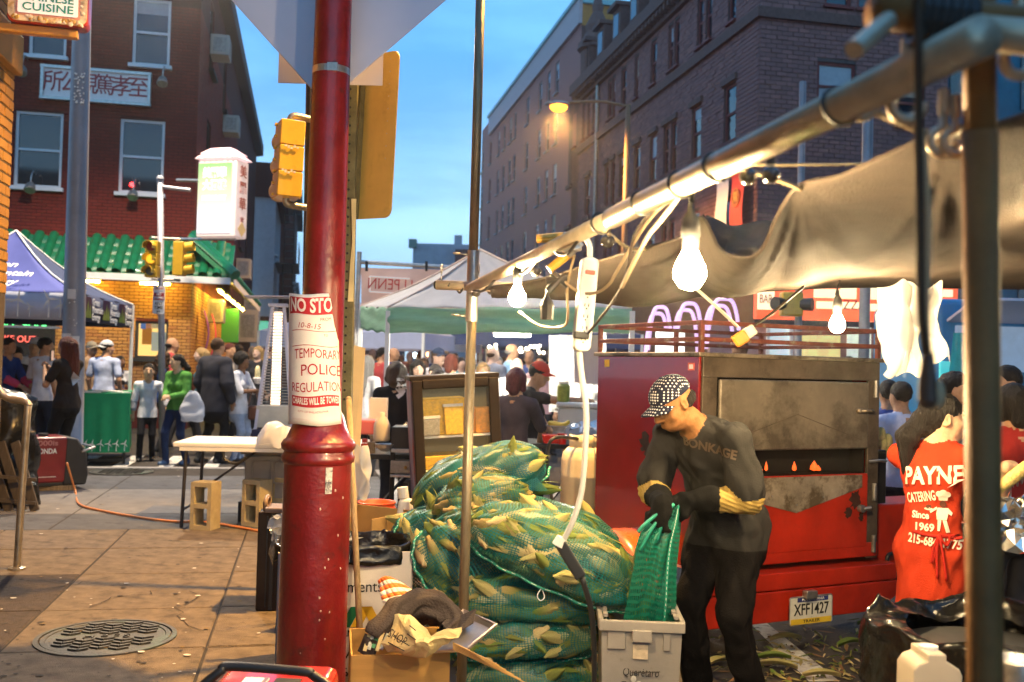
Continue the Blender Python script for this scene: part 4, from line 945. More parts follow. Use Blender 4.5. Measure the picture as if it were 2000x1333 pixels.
# == sodium street lamp standing by the red pole ==
def plane_hit(px,py,o,n):
 r=ray(px,py);n=Vector(n);return EYE+r*((Vector(o)-EYE).dot(n)/r.dot(n))
def arc(c,r,a0,a1,n,ax='xz'):
 out=[]
 for i in range(n+1):
  a=a0+(a1-a0)*i/n;p=[c[0],c[1],c[2]];k='xyz'.index(ax[0]);j='xyz'.index(ax[1]);p[k]+=r*math.cos(a);p[j]+=r*math.sin(a);out.append(Vector(p))
 return out
M_red=mat('glossy_red_paint',(.15,.005,.006),.36,var=.3,scale=6,bump=.16,bscale=40,coat=.25,stain=(.07,.008,.008,.56),sscale=9)
RPB=P(606,1345,4.35);RPB.z=0;rpt=P(652,0,4.45)
rp=thing('red_pole','tall glossy red street pole with ringed base and police notice','street pole',RPB)
ax=(Vector((rpt.x,rpt.y,0))-Vector((RPB.x,RPB.y,0)))/rpt.z
def rpx(z):return Vector((ax.x*z,ax.y*z,z))
Mq=Matrix(((1,0,ax.x),(0,1,ax.y),(0,0,1)))
zc=lambda py:(P(620,py,4.38)).z
z1=zc(905)
MB().lathe([(.152,0),(.150,.1),(.146,z1-.06),(.146,z1)],n=40,M=Mq).build('base',M_red,rp,smooth=False);autosmooth(bpy.data.objects['base'])
q=MB().lathe([(.146,z1),(.158,z1+.01),(.160,z1+.03),(.150,z1+.047),(.148,z1+.055),(.160,z1+.066),(.163,z1+.085),(.152,z1+.104),(.143,z1+.108),(.120,z1+.16),(.105,z1+.21),(.094,z1+.23)],n=40,M=Mq,cap=False).build('ring_moulding',M_red,rp);autosmooth(q,60)
q=MB().lathe([(.094,z1+.228),(.078,3.4),(.07,5.9),(.05,5.95)],n=32,M=Mq).build('shaft',M_red,rp);autosmooth(q)
zb=zc(133);q=MB().lathe([(.0815,zb-.015),(.0835,zb-.015),(.0835,zb+.015),(.0815,zb+.015)],n=32,M=Mq,cap=False);q.box(rpx(zb)+Vector((.02,-.083,0)),(.045,.014,.035));q.build('clamp_band',M_steel,rp)
LH=Vector((.75,6.1,5.75));Lr=LH-RPB
MB().tube(smooth_path([rpx(5.6),rpx(5.9)+Vector((.15,.1,.15)),Lr*.55+rpx(5.9)*.45+Vector((0,0,.25)),Lr+Vector((0,0,.12))]),.03,10).build('arm',M_red,rp,smooth=True)
MB().lathe([(.05,.22),(.14,.16),(.2,.02),(.2,0),(.18,0)],Lr,20).build('lamp_head',M_blackm,rp)
M_sod=emat('sodium_glow',(1,.5,.12),60)
MB().lathe([(.14,-.01),(.1,.03),(.01,.04)],Lr,16).build('lens',M_sod,rp)
ld=bpy.data.lights.new('sodium_lamp','SPOT');ld.energy=5300;ld.color=(1,.54,.13);ld.spot_size=R(82);ld.spot_blend=.35;ld.shadow_soft_size=.1
lo=link('sodium_lamp',ld,rp);lo.location=Lr-Vector((0,0,.03));lo.rotation_euler=(Vector((-2.9,5.3,0))-LH).to_track_quat('-Z','Y').to_euler()
def onpole(ang,z,r):return rpx(z)+Vector((r*math.sin(ang),-r*math.cos(ang),0))
MB().grid(lambda u,v:onpole(.42+.2*u,zc(957)+.112*v,.1485),5,3).build('sticker',mat('worn_sticker',(.5,.47,.42),.6,var=.3,scale=60,stain=(.06,.06,.08,.5),sscale=35),rp)
text('Tws',.075,None,mat('white_scrawl',(.7,.62,.55),.6,var=.2),rp,'graffiti',ext=.0,fn=lambda x,y,z_:tuple(onpole(.28+x/.115,zc(845)+y,.118-(zc(845)+y-z1-.16)*.45)),shear=.2)
r_=random.Random(2)
for i in range(14):MB().ell(onpole(r_.uniform(-.2,1.1),r_.uniform(.15,z1-.1),.147),(.004,.003,.006),6,4).build('paint_chip',mat('chip',(.55,.4,.32),.7),rp)
nzt,nzb=zc(577),zc(828);nw_=.262
nt_=thing('paper_notice','white and red NO STOPPING police notice wrapped on the red pole','notice',RPB)
def npt(x,z):
 k=(z-nzb)/(nzt-nzb);c=rpx(z)+Vector((-.012+.03*k*-1,0,0));rr=.112+.018*(1-k);a=(x+.012)/rr
 return c+Vector((rr*math.sin(a),-rr*math.cos(a),0))+Vector((0,-.002,.01*x+.004*math.sin(x*30+z*14)))
M_paper=mat('notice_paper',(.72,.66,.62),.6,var=.05,scale=8,bump=.1,bscale=14,transl=.1);M_nred=mat('notice_red',(.40,.02,.03),.55,var=.12)
MB().grid(lambda u,v:npt((u-.5)*nw_*(1.0+.05*(1-v)),nzb+(nzt-nzb)*v),22,22).build('sheet',M_paper,nt_,smooth=True,solid=.0015)
def nt_text(s_,x,py,size,m,fit=None,sx=1,bold=0.0,nm='lettering',shear=0):
 z=zc(py);return text(s_,size,None,m,nt_,nm,ext=0,align='LEFT',fn=lambda a,b,c:tuple(npt(x+a,z+b)+Vector((0,-.0035,0))),fit=fit,sx=sx,bold=bold,shear=shear)
def nt_band(py0,py1,x0,x1,m,off=.0022):
 MB().grid(lambda u,v:npt(x0+(x1-x0)*u,zc(py1)+(zc(py0)-zc(py1))*v)+Vector((0,-off,0)),18,3).build('band',m,nt_,smooth=True)
nt_band(583,616,-.12,.125,M_nred)
nt_text('NO STOPPING',-.113,600,.082,M_paper,fit=.36,bold=.0025)
nt_text('FROM',.035,625,.02,M_nred);nt_text('10-8-15',-.07,639,.034,M_nred,shear=.25)
for py in(648,677):nt_band(py-.6,py+.6,-.1,.125,M_nred)
nt_text('TO',.05,655,.014,M_nred)
nt_text('TEMPORARY',-.085,693,.058,M_nred,fit=.225);nt_text('POLICE',-.055,724,.066,M_nred,fit=.19);nt_text('REGULATION',-.105,756,.058,M_nred,fit=.245)
nt_band(772,793,-.105,.125,M_nred);nt_text("CHARLES WILL BE TOWED",-.1,782,.04,M_paper,fit=.225,bold=.001)
nt_text('CITY OF PHILADELPHIA',-.07,802,.013,M_nred);nt_text('REGULATION 10-15',-.1,818,.010,mat('faint_pink',(.6,.4,.38),.7,var=0))
# == signs behind the red pole ==
M_alu=mat('sign_back_aluminium',(.52,.50,.58),.45,.35,.06,3)
dz=thing('diamond_sign','back of big pale diamond sign strapped behind the red pole','sign',P(645,-90,4.75))
w=1.02
MB().prism([(0,-w/2*1.42),(w/2*1.42,0),(0,w/2*1.42),(-w/2*1.42,0)],-.004,.004).build('sheet',M_alu,dz,bevel=.02)
dz.rotation_euler=(0,R(1.5),R(4));c=P(643,205,4.7);dz.location=(c.x,c.y,c.z+w/2*1.42)
MB().bar((0,-.03,-.5),(0,-.03,.5),.04,.02).build('bracket',M_steel,dz)
MB().cyl((.055,-.006,-.38),(.055,-.02,-.38),.012,n=8).build('bolt',M_steel,dz)
ws=thing('small_sign','small white rounded sign back behind the diamond sign','sign',P(590,164,4.95))
wx=.50;MB().prism([(-.12,0),(.4,0),(.4,.5),(-.12,.5)],-.003,.003).build('sheet',M_alu,ws,bevel=.03,seg=3)
pp0=P(683,745,5.05);pp0.z=0;ppt=P(668,100,5.05);ppt=P(690,140,5.05)
M_olive=mat('olive_post',(.13,.115,.06),.6,.2,.35,12,bump=.2);M_ycream=mat('peeling_cream',(.62,.5,.26),.7,var=.2)
po=thing('perforated_post','olive perforated square sign post just right of the red pole','sign post',(pp0.x,pp0.y,0))
def wl_(p):return p-Vector((pp0.x,pp0.y,0))
top=P(694,-60,5.05);MB().bar(wl_(P(678,790,5.05)),wl_(top),.05,.05,upv=(0,1,0)).build('post',M_olive,po,bevel=.004)
MB().bar(Vector((0,0,0)),wl_(P(678,790,5.05)),.048,.048,upv=(0,1,0)).build('stub',M_olive,po)
h_=MB().cyl((0,-.0265,0),(0,-.025,0),.0065,n=8).mesh('hole',M_ink)
for i in range(44):
 p=wl_(P(676.5,780,5.05)).lerp(wl_(P(692,0,5.05)),i/44);o=link('hole',h_,po);o.location=p+Vector((-.006,0,0))
q=MB();a=wl_(P(686,590,5.02));b=wl_(P(692,390,5.02));
q.add([a+Vector((-.014,-.02,0)),a+Vector((.014,-.02,.0)),b+Vector((.014,-.02,0)),b+Vector((-.012,-.02,0)),a+Vector((-.008,-.02,.18)),a+Vector((-.002,-.02,.3))],[(0,1,2,3,5,4)]);q.build('paint_patch',M_ycream,po)
ysm=mat('yellow_lit_sign_back',(.55,.40,.12),.42,.3,.18,3,bump=.05,bscale=20,stain=(.42,.30,.08,.55),sscale=4)
ys=thing('yellow_sign','tall back of yellowish sign with rounded corners beside the red pole','sign',P(700,425,5.3));ys.rotation_euler=(0,R(2),R(-38))
def yrect(x0,x1,z0,z1,r=.045):
 out=[]
 for cx_,cz_,a0 in((x1-r,z0+r,-90),(x1-r,z1-r,0),(x0+r,z1-r,90),(x0+r,z0+r,180)):
  for k in range(5):a=R(a0+22.5*k);out.append((cx_+r*math.cos(a),cz_+r*math.sin(a)))
 return out
MB().prism(yrect(-.30,.245,-.01,.86),-.003,.003).build('sheet',ysm,ys)
for x in(-.03,.0):MB().box((x,-.02,.44),(.012,.03,.9)).build('channel',M_olive,ys)
for i in range(9):MB().cyl((.185,-.004,.2+.065*i+.1),(.185,-.007,.2+.065*i+.1),.0035,n=6).build('rivet',M_steel,ys)
bp0=P(606,700,6.3);sp=thing('signal_pole','slim black signal pole behind the red pole','signal pole',(bp0.x,bp0.y,0))
MB().cyl((0,0,0),P(611,-40,6.3)-Vector((bp0.x,bp0.y,0)),.035,.033,12).build('pole',M_blackm,sp);MB().lathe([(.12,0),(.12,.05),(.06,.2),(.04,.22)],n=16).build('base',M_blackm,sp)
M_yel=mat('signal_yellow',(.62,.36,.02),.38,var=.14,scale=6,coat=.2,stain=(.45,.25,.02,.6),sscale=8)
ts=thing('traffic_signal','yellow traffic signal head seen from behind left of the red pole','traffic signal',P(559,388,6.1));ts.rotation_euler=(0,R(1.6),R(24))
sc_=6.1/1944
for k in range(3):
 z0=(k*50)*sc_;MB().prism(yrect(-24*sc_,24*sc_,0,49.4*sc_,.012),-.09,.09).build('section',M_yel,ts,bevel=.008)
 MB().lathe([(.065,0),(.065,.17),(.062,.17),(.062,.0)],(0,.09,z0+25*sc_),20,M=Matrix.Rotation(R(-90),3,'X')).build('visor',M_yel,ts)
for k,o in enumerate([x for x in COL.objects if x.name.startswith('section')]):o.location=(0,0,k*50*sc_)
for k in range(7):
 for sx_ in(-1,1):MB().box((sx_*25.5*sc_,.03,(6+k*23)*sc_),(.018,.03,.016)).build('hinge',M_yel,ts)
for zz in(150,2):
 MB().tube(smooth_path([(.0,0,zz*sc_),(.0,0,(zz+(9 if zz>9 else-9))*sc_),(.03,.0,(zz+(14 if zz>9 else-14))*sc_),(.165,.03,(zz+(13 if zz>9 else-14))*sc_)],5),.022,10).build('bracket',M_dsteel,ts,smooth=True)
M_scr=mat('scratch_grey',(.5,.5,.5),.6,var=.4,scale=60)
for(x,z)in((-.02,1.9),(-.03,.95)):
 q=MB();
 for i in range(5):q.box((x-.02+.018*i,-.0985,(z*50+2-2*(i%3))*sc_),(.014,.003,.012+.006*(i%2)))
 q.build('scuff',M_scr,ts)
bh=thing('wooden_pole','thin brown wooden pole leaning between red pole and white carton','pole',G(702,1345));q0=bh.location
MB().cyl(P(703,1240,4.45)-q0,P(681,780,4.75)-q0,.0145,.0135,12).build('handle',M_wood,bh,smooth=True);q=MB().ell(P(681,780,4.75)-q0,.0145,10,6);q.build('cap',M_wood,bh);MB().cyl(Vector((0,0,0)),P(703,1240,4.45)-q0,.0145,.0145,12).build('lower_handle',M_wood,bh)
tp=P(905,1200,4.3);tpb=Vector((tp.x,tp.y,ROADZ));tpt=P(940,-60,4.3)
vp=thing('vertical_pipe','thin weathered metal pipe standing in front of the corn sacks','pipe',tpb)
d_=(tpt-tp)/(tpt.z-tp.z)
def vpx(z):return tp+d_*(z-tp.z)-tpb
M_pipe=mat('weathered_pipe',(.21,.17,.11),.42,.5,.35,14,bump=.12,stain=(.12,.09,.05,.55),sscale=14,stretch=(3,3,.5))
zj=P(920,490,4.3).z;zj2=P(915,628,4.3).z
MB().cyl(vpx(ROADZ),vpx(zj2+.02),.0215,n=16).build('lower_pipe',M_pipe,vp,smooth=True);MB().cyl(vpx(zj2),vpx(zj),.0255,n=16).build('sleeve',M_steel,vp);MB().cyl(vpx(zj-.02),vpx(tpt.z),.0205,n=16).build('upper_pipe',M_pipe,vp,smooth=True)
def eyebolt(p,d,t,r=.016):
 u,w,d=frame(d);q=MB();q.cyl(p,p+d*.035,.0035,n=6);q.tube([p+d*(.035+r)+d*(r*math.sin(a))+u*(r*math.cos(a))for a in np.arange(0,6.3,.5)],.0035,6,closed=True);return q.build('eye_bolt',M_steel,t,smooth=True)
for(z,x)in((zj-.02,-1),(zj2+.02,-1)):eyebolt(vpx(z)+Vector((.02*x,0,0)),(x,-.2,.1),vp)
# == the stall frame: long diagonal pipe, cross pipes, near upright ==
PA=P(920,562,4.22);PB=P(1885,88,1.12)
def pd(px):
 t=(px-920)/(1885-920);iA,iB=1/4.22,1/1.12;inv=iA+(iB-iA)*t;D=1/inv;py=562+(88-562)*t;return P(px,py,D)
dp_=thing('diagonal_pipe','long shiny galvanised stall pipe running up to the right','pipe',PA)
M_pipeS=mat('bright_pipe',(.50,.41,.29),.38,.5,.2,16,bump=.05)
dd=(PB-PA).normalized();L0=(PB-PA).length
MB().cyl(Vector((0,0,0))-dd*.02,dd*L0*.62,.0208,n=18).build('inner_pipe',M_pipeS,dp_,smooth=True);MB().cyl(dd*L0*.6,PB-PA+dd*.03,.0245,n=18).build('outer_pipe',M_pipeS,dp_,smooth=True)
for px in(1640,1400,1330,1255,1175):
 c=pd(px)-PA;MB().tube([c+frame(dd)[0]*.0265*math.cos(a)+frame(dd)[1]*.0265*math.sin(a)+dd*.006*math.sin(a)for a in np.arange(0,6.28,.4)],.0035,6,closed=True).build('cable_tie',M_black,dp_)
hp=thing('short_crossbar','short horizontal pipe stub crossing the thin upright','pipe',P(905,562,4.3));q0=hp.location
MB().cyl(P(852,557,4.3)-q0,P(1130,566,4.25)-q0,.021,n=16).build('tube',M_pipeS,hp,smooth=True);MB().cyl(P(850,557,4.302)-q0,P(852.3,557,4.3)-q0,.0175,n=12).build('end_cap',M_ink,hp)
for px in(862,935):eyebolt(P(px,549,4.28)-q0,(0,0,1),hp,.018)
q=MB();pts=[]
for i in range(40):
 px=876+i*2.6;c=P(px,560+(px-852)*.03,4.3)-q0;a=i*.55;pts.append(c+Vector((0,-.024*math.cos(a),.024*math.sin(a))))
q.tube(pts,.005,6);q.build('wrapped_cord',M_black,hp,smooth=True)
nu=P(1918,660,1.3);np_=thing('near_upright','thick out of focus metal upright at the right edge of the stall','pipe',(nu.x,nu.y,ROADZ));q0=Vector((nu.x,nu.y,ROADZ))
a_,b_=P(1924,1333,1.3)-q0,P(1914,258,1.3)-q0;c_=P(1912,-120,1.3)-q0
M_pipeD=mat('scuffed_pipe',(.2,.095,.03),.55,.1,.25,10,bump=.06,spec=.2)
MB().cyl(a_*1.0+(a_-b_)*1.2,b_,.0225,n=20).build('tube',M_pipeD,np_,smooth=True);MB().cyl(b_-Vector((0,0,.01)),c_,.0205,n=20).build('upper_tube',M_pipeD,np_,smooth=True)
cbp=thing('near_crossbar','dark blurred crossbar at the top right corner of the photo','pipe',P(1912,40,1.2));q0=cbp.location
MB().cyl(P(1705,20,1.18)-q0,P(2120,62,1.22)-q0,.0225,n=18).build('tube',M_pipeD,cbp,smooth=True)
MB().cyl(P(1668,98,1.1)-q0,P(1735,40,1.16)-q0,.011,n=12).build('spigot',M_pipeS,cbp)
MB().cyl(P(1900,62,1.19)-q0,P(2120,84,1.2)-q0,.0215,n=16).build('lower_tube',M_pipeS,cbp,smooth=True)
for i in range(6):
 c=P(1795+i*18,36+i*2,1.19)-q0;MB().tube([c+Vector((.006*math.sin(a),.027*math.cos(a),.03*math.sin(a)))for a in np.arange(0,6.28,.5)],.006,6,closed=True).build('wrapped_cord',M_black,cbp)
def hook(px,py,D,s_,lab):
 t=thing('metal_hook',lab,'hook',P(px,py,D));MB().tube([(0,0,.03*s_)]+[(.016*s_*math.cos(a),0,.016*s_*math.sin(a)-.01*s_)for a in np.arange(1.6,6.6,.4)],.006*s_,8).build('bend',M_pipeS,t,smooth=True);MB().cyl((0,0,.025*s_),(0,0,.055*s_),.007*s_).build('shank',M_pipeS,t)
hook(1772,185,1.3,1.3,'bright metal hook below the upper end of the diagonal pipe');hook(1843,262,1.35,1.1,'blurred metal ring hook at the tarp corner near the right upright');hook(1866,266,1.34,1.0,'second blurred ring hook beside the right upright');hook(1990,100,1.25,1.2,'cropped metal hook at the right edge under the crossbar')
# == string lights, bulbs ==
M_bulb=emat('bulb_glass_lit',(1,.72,.37),2150)
M_bulbfar=emat('bulb_glass_lit_far',(1,.72,.37),3200)
def bulb(px,py,D,label,r=.031,m=None,wires=None):
 c=P(px,py,D);t=thing('light_bulb',label,'light bulb',c)
 MB().lathe([(.004,-r),(r*.6,-r*.82),(r*.95,-r*.3),(r,0),(r*.92,r*.45),(r*.62,r*1.05),(r*.45,r*1.45)],n=16).build('glass',m or M_bulb,t,smooth=True)
 MB().lathe([(r*.5,r*1.4),(r*.52,r*2.3),(r*.62,r*2.4),(r*.55,r*3.4),(r*.25,r*3.9),(r*.15,r*4.6)],n=12).build('socket',M_black,t,smooth=True)
 return t,c
b1,c1=bulb(1347,535,1.95,'biggest glaring light bulb hanging under the diagonal pipe')
b2,c2=bulb(1010,583,3.3,'small glowing bulb left of the white power strip',.028,M_bulbfar)
b3,c3=bulb(1635,636,4.0,'glowing bulb above the oven roof rack',.031,M_bulbfar)
def cord(pts,r,label,m=None,cat='cord',n=6,name='cord'):
 o=MB();c0=Vector(pts[0]);o.tube([Vector(p)-c0 for p in smooth_path(pts,n)],r,8);q=o.build(name,m or M_black,None,smooth=True);q.location=c0;return tag(q,label,cat)
M_wcord=mat('white_cord',(.72,.66,.56),.5,var=.08);M_tan=mat('tan_cord',(.40,.30,.18),.7,var=.2);M_brn=mat('dark_cord',(.05,.035,.025),.6,var=.2)
cord([pd(1345)+Vector((0,0,-.02)),c1+Vector((.004,0,.2)),c1+Vector((0,0,.14))],.006,'short black cord holding the biggest bulb')
cord([pd(1025),pd(1018)-Vector((0,0,.03)),c2+Vector((0,0,.1))],.004,'thin cord holding the small bulb')
cord([P(1640,548,4.0),P(1633,575,4.0),c3+Vector((0,0,.13))],.004,'thin cord holding the bulb above the oven')
b4,c4=bulb(2150,420,2.3,'bare bulb of the stall string just past the right edge',.031,M_bulb)
pts=[pd(925+i*14)+Vector((0,-.022,-.02*math.sin(i*1.1)-.02))for i in range(16)];cord(pts,.005,'black string light cable strapped along the lower diagonal pipe',n=3)
for px,py,D in((930,572,4.2),(1047,530,3.25),(1187,471,2.55),(1460,345,1.75),(1505,342,1.7)):
 t=thing('globe_lamp','unlit globe lamp '+{930:'at the joint of pipe and thin upright',1047:'left of the orange clamp',1187:'just right of the power strip',1460:'left of a close pair high on the pipe',1505:'right of a close pair high on the pipe'}[px],'globe lamp',P(px,py,D),0,'unlit globes on the string light')
 MB().ell((0,0,0),.0185 if px<1400 else.015,14,9).build('globe',mat('unlit_globe',(.06,.055,.05),.2,.1,0,coat=.5),t,smooth=True);MB().cyl((0,0,.016),(0,0,.04),.008).build('socket',M_black,t)
t=thing('lamp_socket','empty black lamp socket hanging left of the power strip','lamp socket',P(1068,606,3.1));MB().lathe([(.02,-.03),(.022,.015),(.018,.028),(.008,.04),(.003,.06)],n=8).build('shell',M_black,t);cord([P(1068,570,3.1),P(1075,550,3.05),P(1090,537,3.0)],.0035,'black lead of the hanging empty socket')
t=thing('cable_knot','black tangled plug splitter under the orange clamp','plug',P(1090,550,3.0));
for(a,b)in(((-.03,-.03),(.02,.02)),((-.02,.025),(.03,-.015)),((-.035,.0),(.035,.012))):MB().cyl((a[0],0,a[1]),(b[0],-.01,b[1]),.012,.009,8).build('plug',M_black,t)
cord([P(1095,545,3.0),P(1130,570,2.95),P(1165,572,2.9),P(1190,555,2.8),P(1205,530,2.7),P(1260,440,2.4),pd(1330)],.0045,'tan cord looping from splitter up to the pipe',M_tan)
cord([P(1015,610,3.3),P(1050,635,3.25),P(1085,640,3.2),P(1108,628,3.1),P(1108,560,3.0),P(1122,498,2.95)],.004,'pale cord drooping between small bulb and power strip',M_tan)
cord([P(1355,560,3.3),P(1400,600,3.4),P(1440,638,3.5)],.0055,'pale cord running down to the orange plug',M_wcord)
cord([P(1468,640,3.5),P(1510,610,3.6),P(1570,560,3.7)],.005,'dark cord rising right from the orange plug',M_brn)
t=thing('orange_plug','orange plug joint hanging over the oven roof rack','plug',P(1455,655,3.5));rt=Matrix.Rotation(R(-35),3,'Y');MB().box((-.015,0,-.012),(.05,.035,.045),rt).build('plug',mat('orange_plastic',(.75,.25,.02),.4,var=.1),t,bevel=.006);MB().box((.015,0,.012),(.045,.028,.04),rt).build('coupler',M_wcord,t,bevel=.006)
cord([pd(1300),P(1240,460,2.3),P(1215,560,2.5),P(1150,650,2.9),P(1128,668,2.95)],.004,'thin black cord slanting to the foot of the power strip',M_brn)
cord([pd(1340)+Vector((0,0,-.01)),P(1290,430,2.05),P(1260,470,2.2),P(1215,560,2.5)],.0055,'pale cord hanging from the pipe near the power strip',M_tan)
t=thing('power_strip','white power strip hanging vertically from the diagonal pipe','power strip',P(1143,595,2.95));t.rotation_euler=(0,R(4.5),R(10));k=2.95/1944
MB().prism(yrect(-.026,.026,-92*k,92*k,.018),-.02,.02).build('case',M_wplastic,t,bevel=.005,seg=3)
MB().box((0,-.022,62*k),(.03,.012,.012)).build('switch',mat('red_switch',(.8,.05,.02),.3,var=0,emit=(1,.1,.05),es=1.5),t,bevel=.003)
for i in range(5):
 for x in(-.006,.006):MB().box((x,-.0205,(20-22*i)*k),(.0025,.003,.009)).build('slot',M_ink,t)
 MB().cyl((0,-.0195,(13-22*i)*k),(0,-.022,(13-22*i)*k),.0025,n=6).build('slot',M_ink,t)
MB().box((-.01,-.03,-62*k),(.045,.025,.02)).build('plug',M_black,t,bevel=.004)
MB().tube(smooth_path([(0,0,92*k),(-.004,0,115*k),(-.02,0,135*k),(-.012,0,150*k)]),.009,8).build('hanging_cord',M_wplastic,t,smooth=True)
cord([P(1131,680,2.95),P(1137,740,2.95),P(1145,800,2.95),P(1143,880,2.97),P(1136,960,3.0),P(1118,1020,3.02),P(1098,1060,3.05)],.0088,'thick white cord hanging from the power strip',M_wplastic,n=5)
t=thing('cord_connector','black connector block at the end of the white cord','connector',P(1112,1090,3.05));MB().bar(P(1092,1058,3.05)-t.location,P(1135,1128,3.05)-t.location,.036,.03,upv=(0,1,0)).build('block',M_black,t,bevel=.006);MB().cyl(P(1098,1050,3.05)-t.location,P(1090,1066,3.05)-t.location,.017,.02).build('sleeve',M_wplastic,t)
cord([P(1137,1130,3.05),P(1154,1190,3.1),P(1160,1260,3.2),P(1160,1345,3.3),P(1150,1480,3.3)],.009,'black cable falling from the connector past the sacks',n=5)
M_or=mat('orange_grip',(.68,.34,.03),.45,var=.12);t=thing('spring_clamp','spring clamp with orange handles gripping the diagonal pipe','clamp',P(1118,470,2.95));q0=t.location
for(a,b)in(((1048,467),(1100,463)),((1072,527),(1112,495))):MB().tube([P(*a,2.93)-q0,P(*b,2.93)-q0],[.013,.0145],8).build('handle',M_or,t)
for(a,b,w)in(((1098,462),(1125,480),.03),((1108,497),(1132,472),.03),((1118,455),(1128,490),.026)):MB().bar(P(*a,2.92)-q0,P(*b,2.9)-q0,w,.022,upv=(0,1,0)).build('jaw',M_steel,t,bevel=.003)
def rope(pts,r,label):
 o=MB();c0=Vector(pts[0]);sp_=smooth_path(pts,14)
 for ph in(0,2.09,4.19):
  pp=[]
  for i,p in enumerate(sp_):
   d=(sp_[min(i+1,len(sp_)-1)]-sp_[max(i-1,0)]).normalized();u,w_,_=frame(d);a=i*.9+ph;pp.append(p-c0+u*(r*.55*math.cos(a))+w_*(r*.55*math.sin(a)))
  o.tube(pp,r*.6,6)
 q=o.build('rope',M_tan2,None,smooth=True);q.location=c0;tag(q,label,'rope')
M_tan2=mat('hemp_rope',(.45,.34,.20),.85,var=.25,bump=.3,bscale=150)
rope([pd(1632)+Vector((0,-.02,-.02)),P(1690,215,1.42),P(1760,240,1.42),P(1840,275,1.45)],.0055,'twisted tan rope from pipe to the tarp corner');rope([P(1640,200,1.4),P(1680,232,1.41),P(1715,212,1.42),P(1680,206,1.42)],.005,'tan rope knot under the diagonal pipe')
rope([pd(1440)+Vector((0,0,-.02)),P(1500,345,1.85),P(1565,370,2.0)],.004,'short tan rope tying the tarp peak to the pipe');rope([P(1470,322,2.2),P(1600,322,2.4),P(1720,320,2.6)],.004,'level tan rope behind the tarp peak')
rope([pd(1180)+Vector((0,0,-.02)),P(1225,483,2.9),P(1262,487,3.2)],.005,'tan rope at the left tarp edge')
cord([P(1792,-40,1.16),P(1794,160,1.16),P(1797,420,1.17),P(1800,600,1.18),P(1808,690,1.2)],.0055,'blurred dark cable hanging down in front of the tarp',M_brn,n=5)
cord([P(1800,260,1.2),P(1812,420,1.2),P(1808,600,1.2),P(1812,690,1.2)],.0045,'pale cable hanging next to the dark cable',M_tan,n=5)
t=thing('hanging_plug','dark blurred plug swinging above the ponytail of the red shirt worker','plug',P(1812,735,1.22));MB().lathe([(.006,.03),(.010,.0),(.012,-.03),(.006,-.04)],n=10).build('body',mat('brown_plug',(.06,.03,.02),.5),t);MB().ell((.012,0,-.022),(.010,.008,.018),10,7).build('pale_cap',M_tan,t)
# == tarp ==
M_tarp=mat('brown_tarp',(.07,.055,.044),.9,var=.22,scale=4,bump=.6,bscale=190,transl=.10,stain=(.055,.042,.034,.55),sscale=3)
fr=[(950,563,4.25),(1060,545,3.9),(1165,512,3.5),(1255,486,3.2),(1330,464,3.0),(1372,425,2.8),(1410,490,2.7),(1478,498,2.45),(1525,410,2.2),(1565,362,2.0),(1640,345,1.9),(1720,310,1.75),(1800,274,1.6),(1860,252,1.5),(1960,240,1.45),(2120,175,1.4)]
bk_=[(985,577,4.5),(1075,582,4.6),(1150,588,4.7),(1230,598,4.8),(1290,594,4.9),(1330,586,5),(1370,578,5.1),(1430,572,5.2),(1500,568,5.3),(1560,565,5.3),(1620,562,5.4),(1690,561,5.4),(1760,561,5.5),(1840,562,5.5),(1960,564,5.6),(2150,566,5.6)]
A_=smooth_path([P(*q)for q in fr],6);B_=smooth_path([P(*q)for q in bk_],6);nU=len(A_)-1
tpo=thing('tarp_canopy','sagging brown tarp canopy lit from below by bare bulbs','canopy',P(1500,480,3.5));q0=tpo.location
from mathutils import noise as mnoise
TIES=[9/15,5/15,13/15,2/15]
def tfn(u,v):
 i=round(u*nU);a,b=A_[i],B_[i];p=a.lerp(b,v);p=p-Vector((0,0,.06*math.sin(PI*v)*(1-abs(u-.5))))
 e=math.sin(PI*min(1,v*1.0));f=mnoise.noise(Vector((p.x*2.2,p.y*1.3,3)))*.022+mnoise.noise(Vector((p.x*7,p.y*2.2,7)))*.012+.008*abs(mnoise.noise(Vector((p.x*16,p.y*4,2))))
 for ti in TIES:
  du,r=(u-ti)*3.2,math.hypot((u-ti)*3.2,v);an=math.atan2(v,du);f+=.05*(abs(math.sin(an*4.5+ti*9))-.5)*math.exp(-r*2.2)*min(1,r*7)+.02*(abs(math.sin(an*11+ti*5))-.5)*math.exp(-r*3)*min(1,r*7)
 return p-q0+Vector((0,0,f*e*(1 if v>.12 else 1)))
MB().grid(tfn,nU,70).build('sheet',M_tarp,tpo,smooth=True,solid=.003)
MB().tube([a-q0 for a in A_],.006,6).build('hem',M_tarp,tpo,smooth=True)
MB().tube([tfn(i/nU,1)for i in range(nU+1)],.006,6).build('hem',M_tarp,tpo,smooth=True)
fl=[P(1372,425,2.8),P(1395,470,2.85),P(1412,500,2.9),P(1478,500,2.6)];fl2=[P(1380,427,3.3),P(1430,436,3.3),P(1480,438,3.3),P(1510,432,3.2)]
MB().grid(lambda u,v:Vector(smooth_path(fl,6)[round(u*18)]).lerp(smooth_path(fl2,6)[round(u*18)],v)-q0+Vector((0,0,.01*math.sin(v*9+u*7))),18,8).build('flap',M_tarp,tpo,smooth=True,solid=.003)
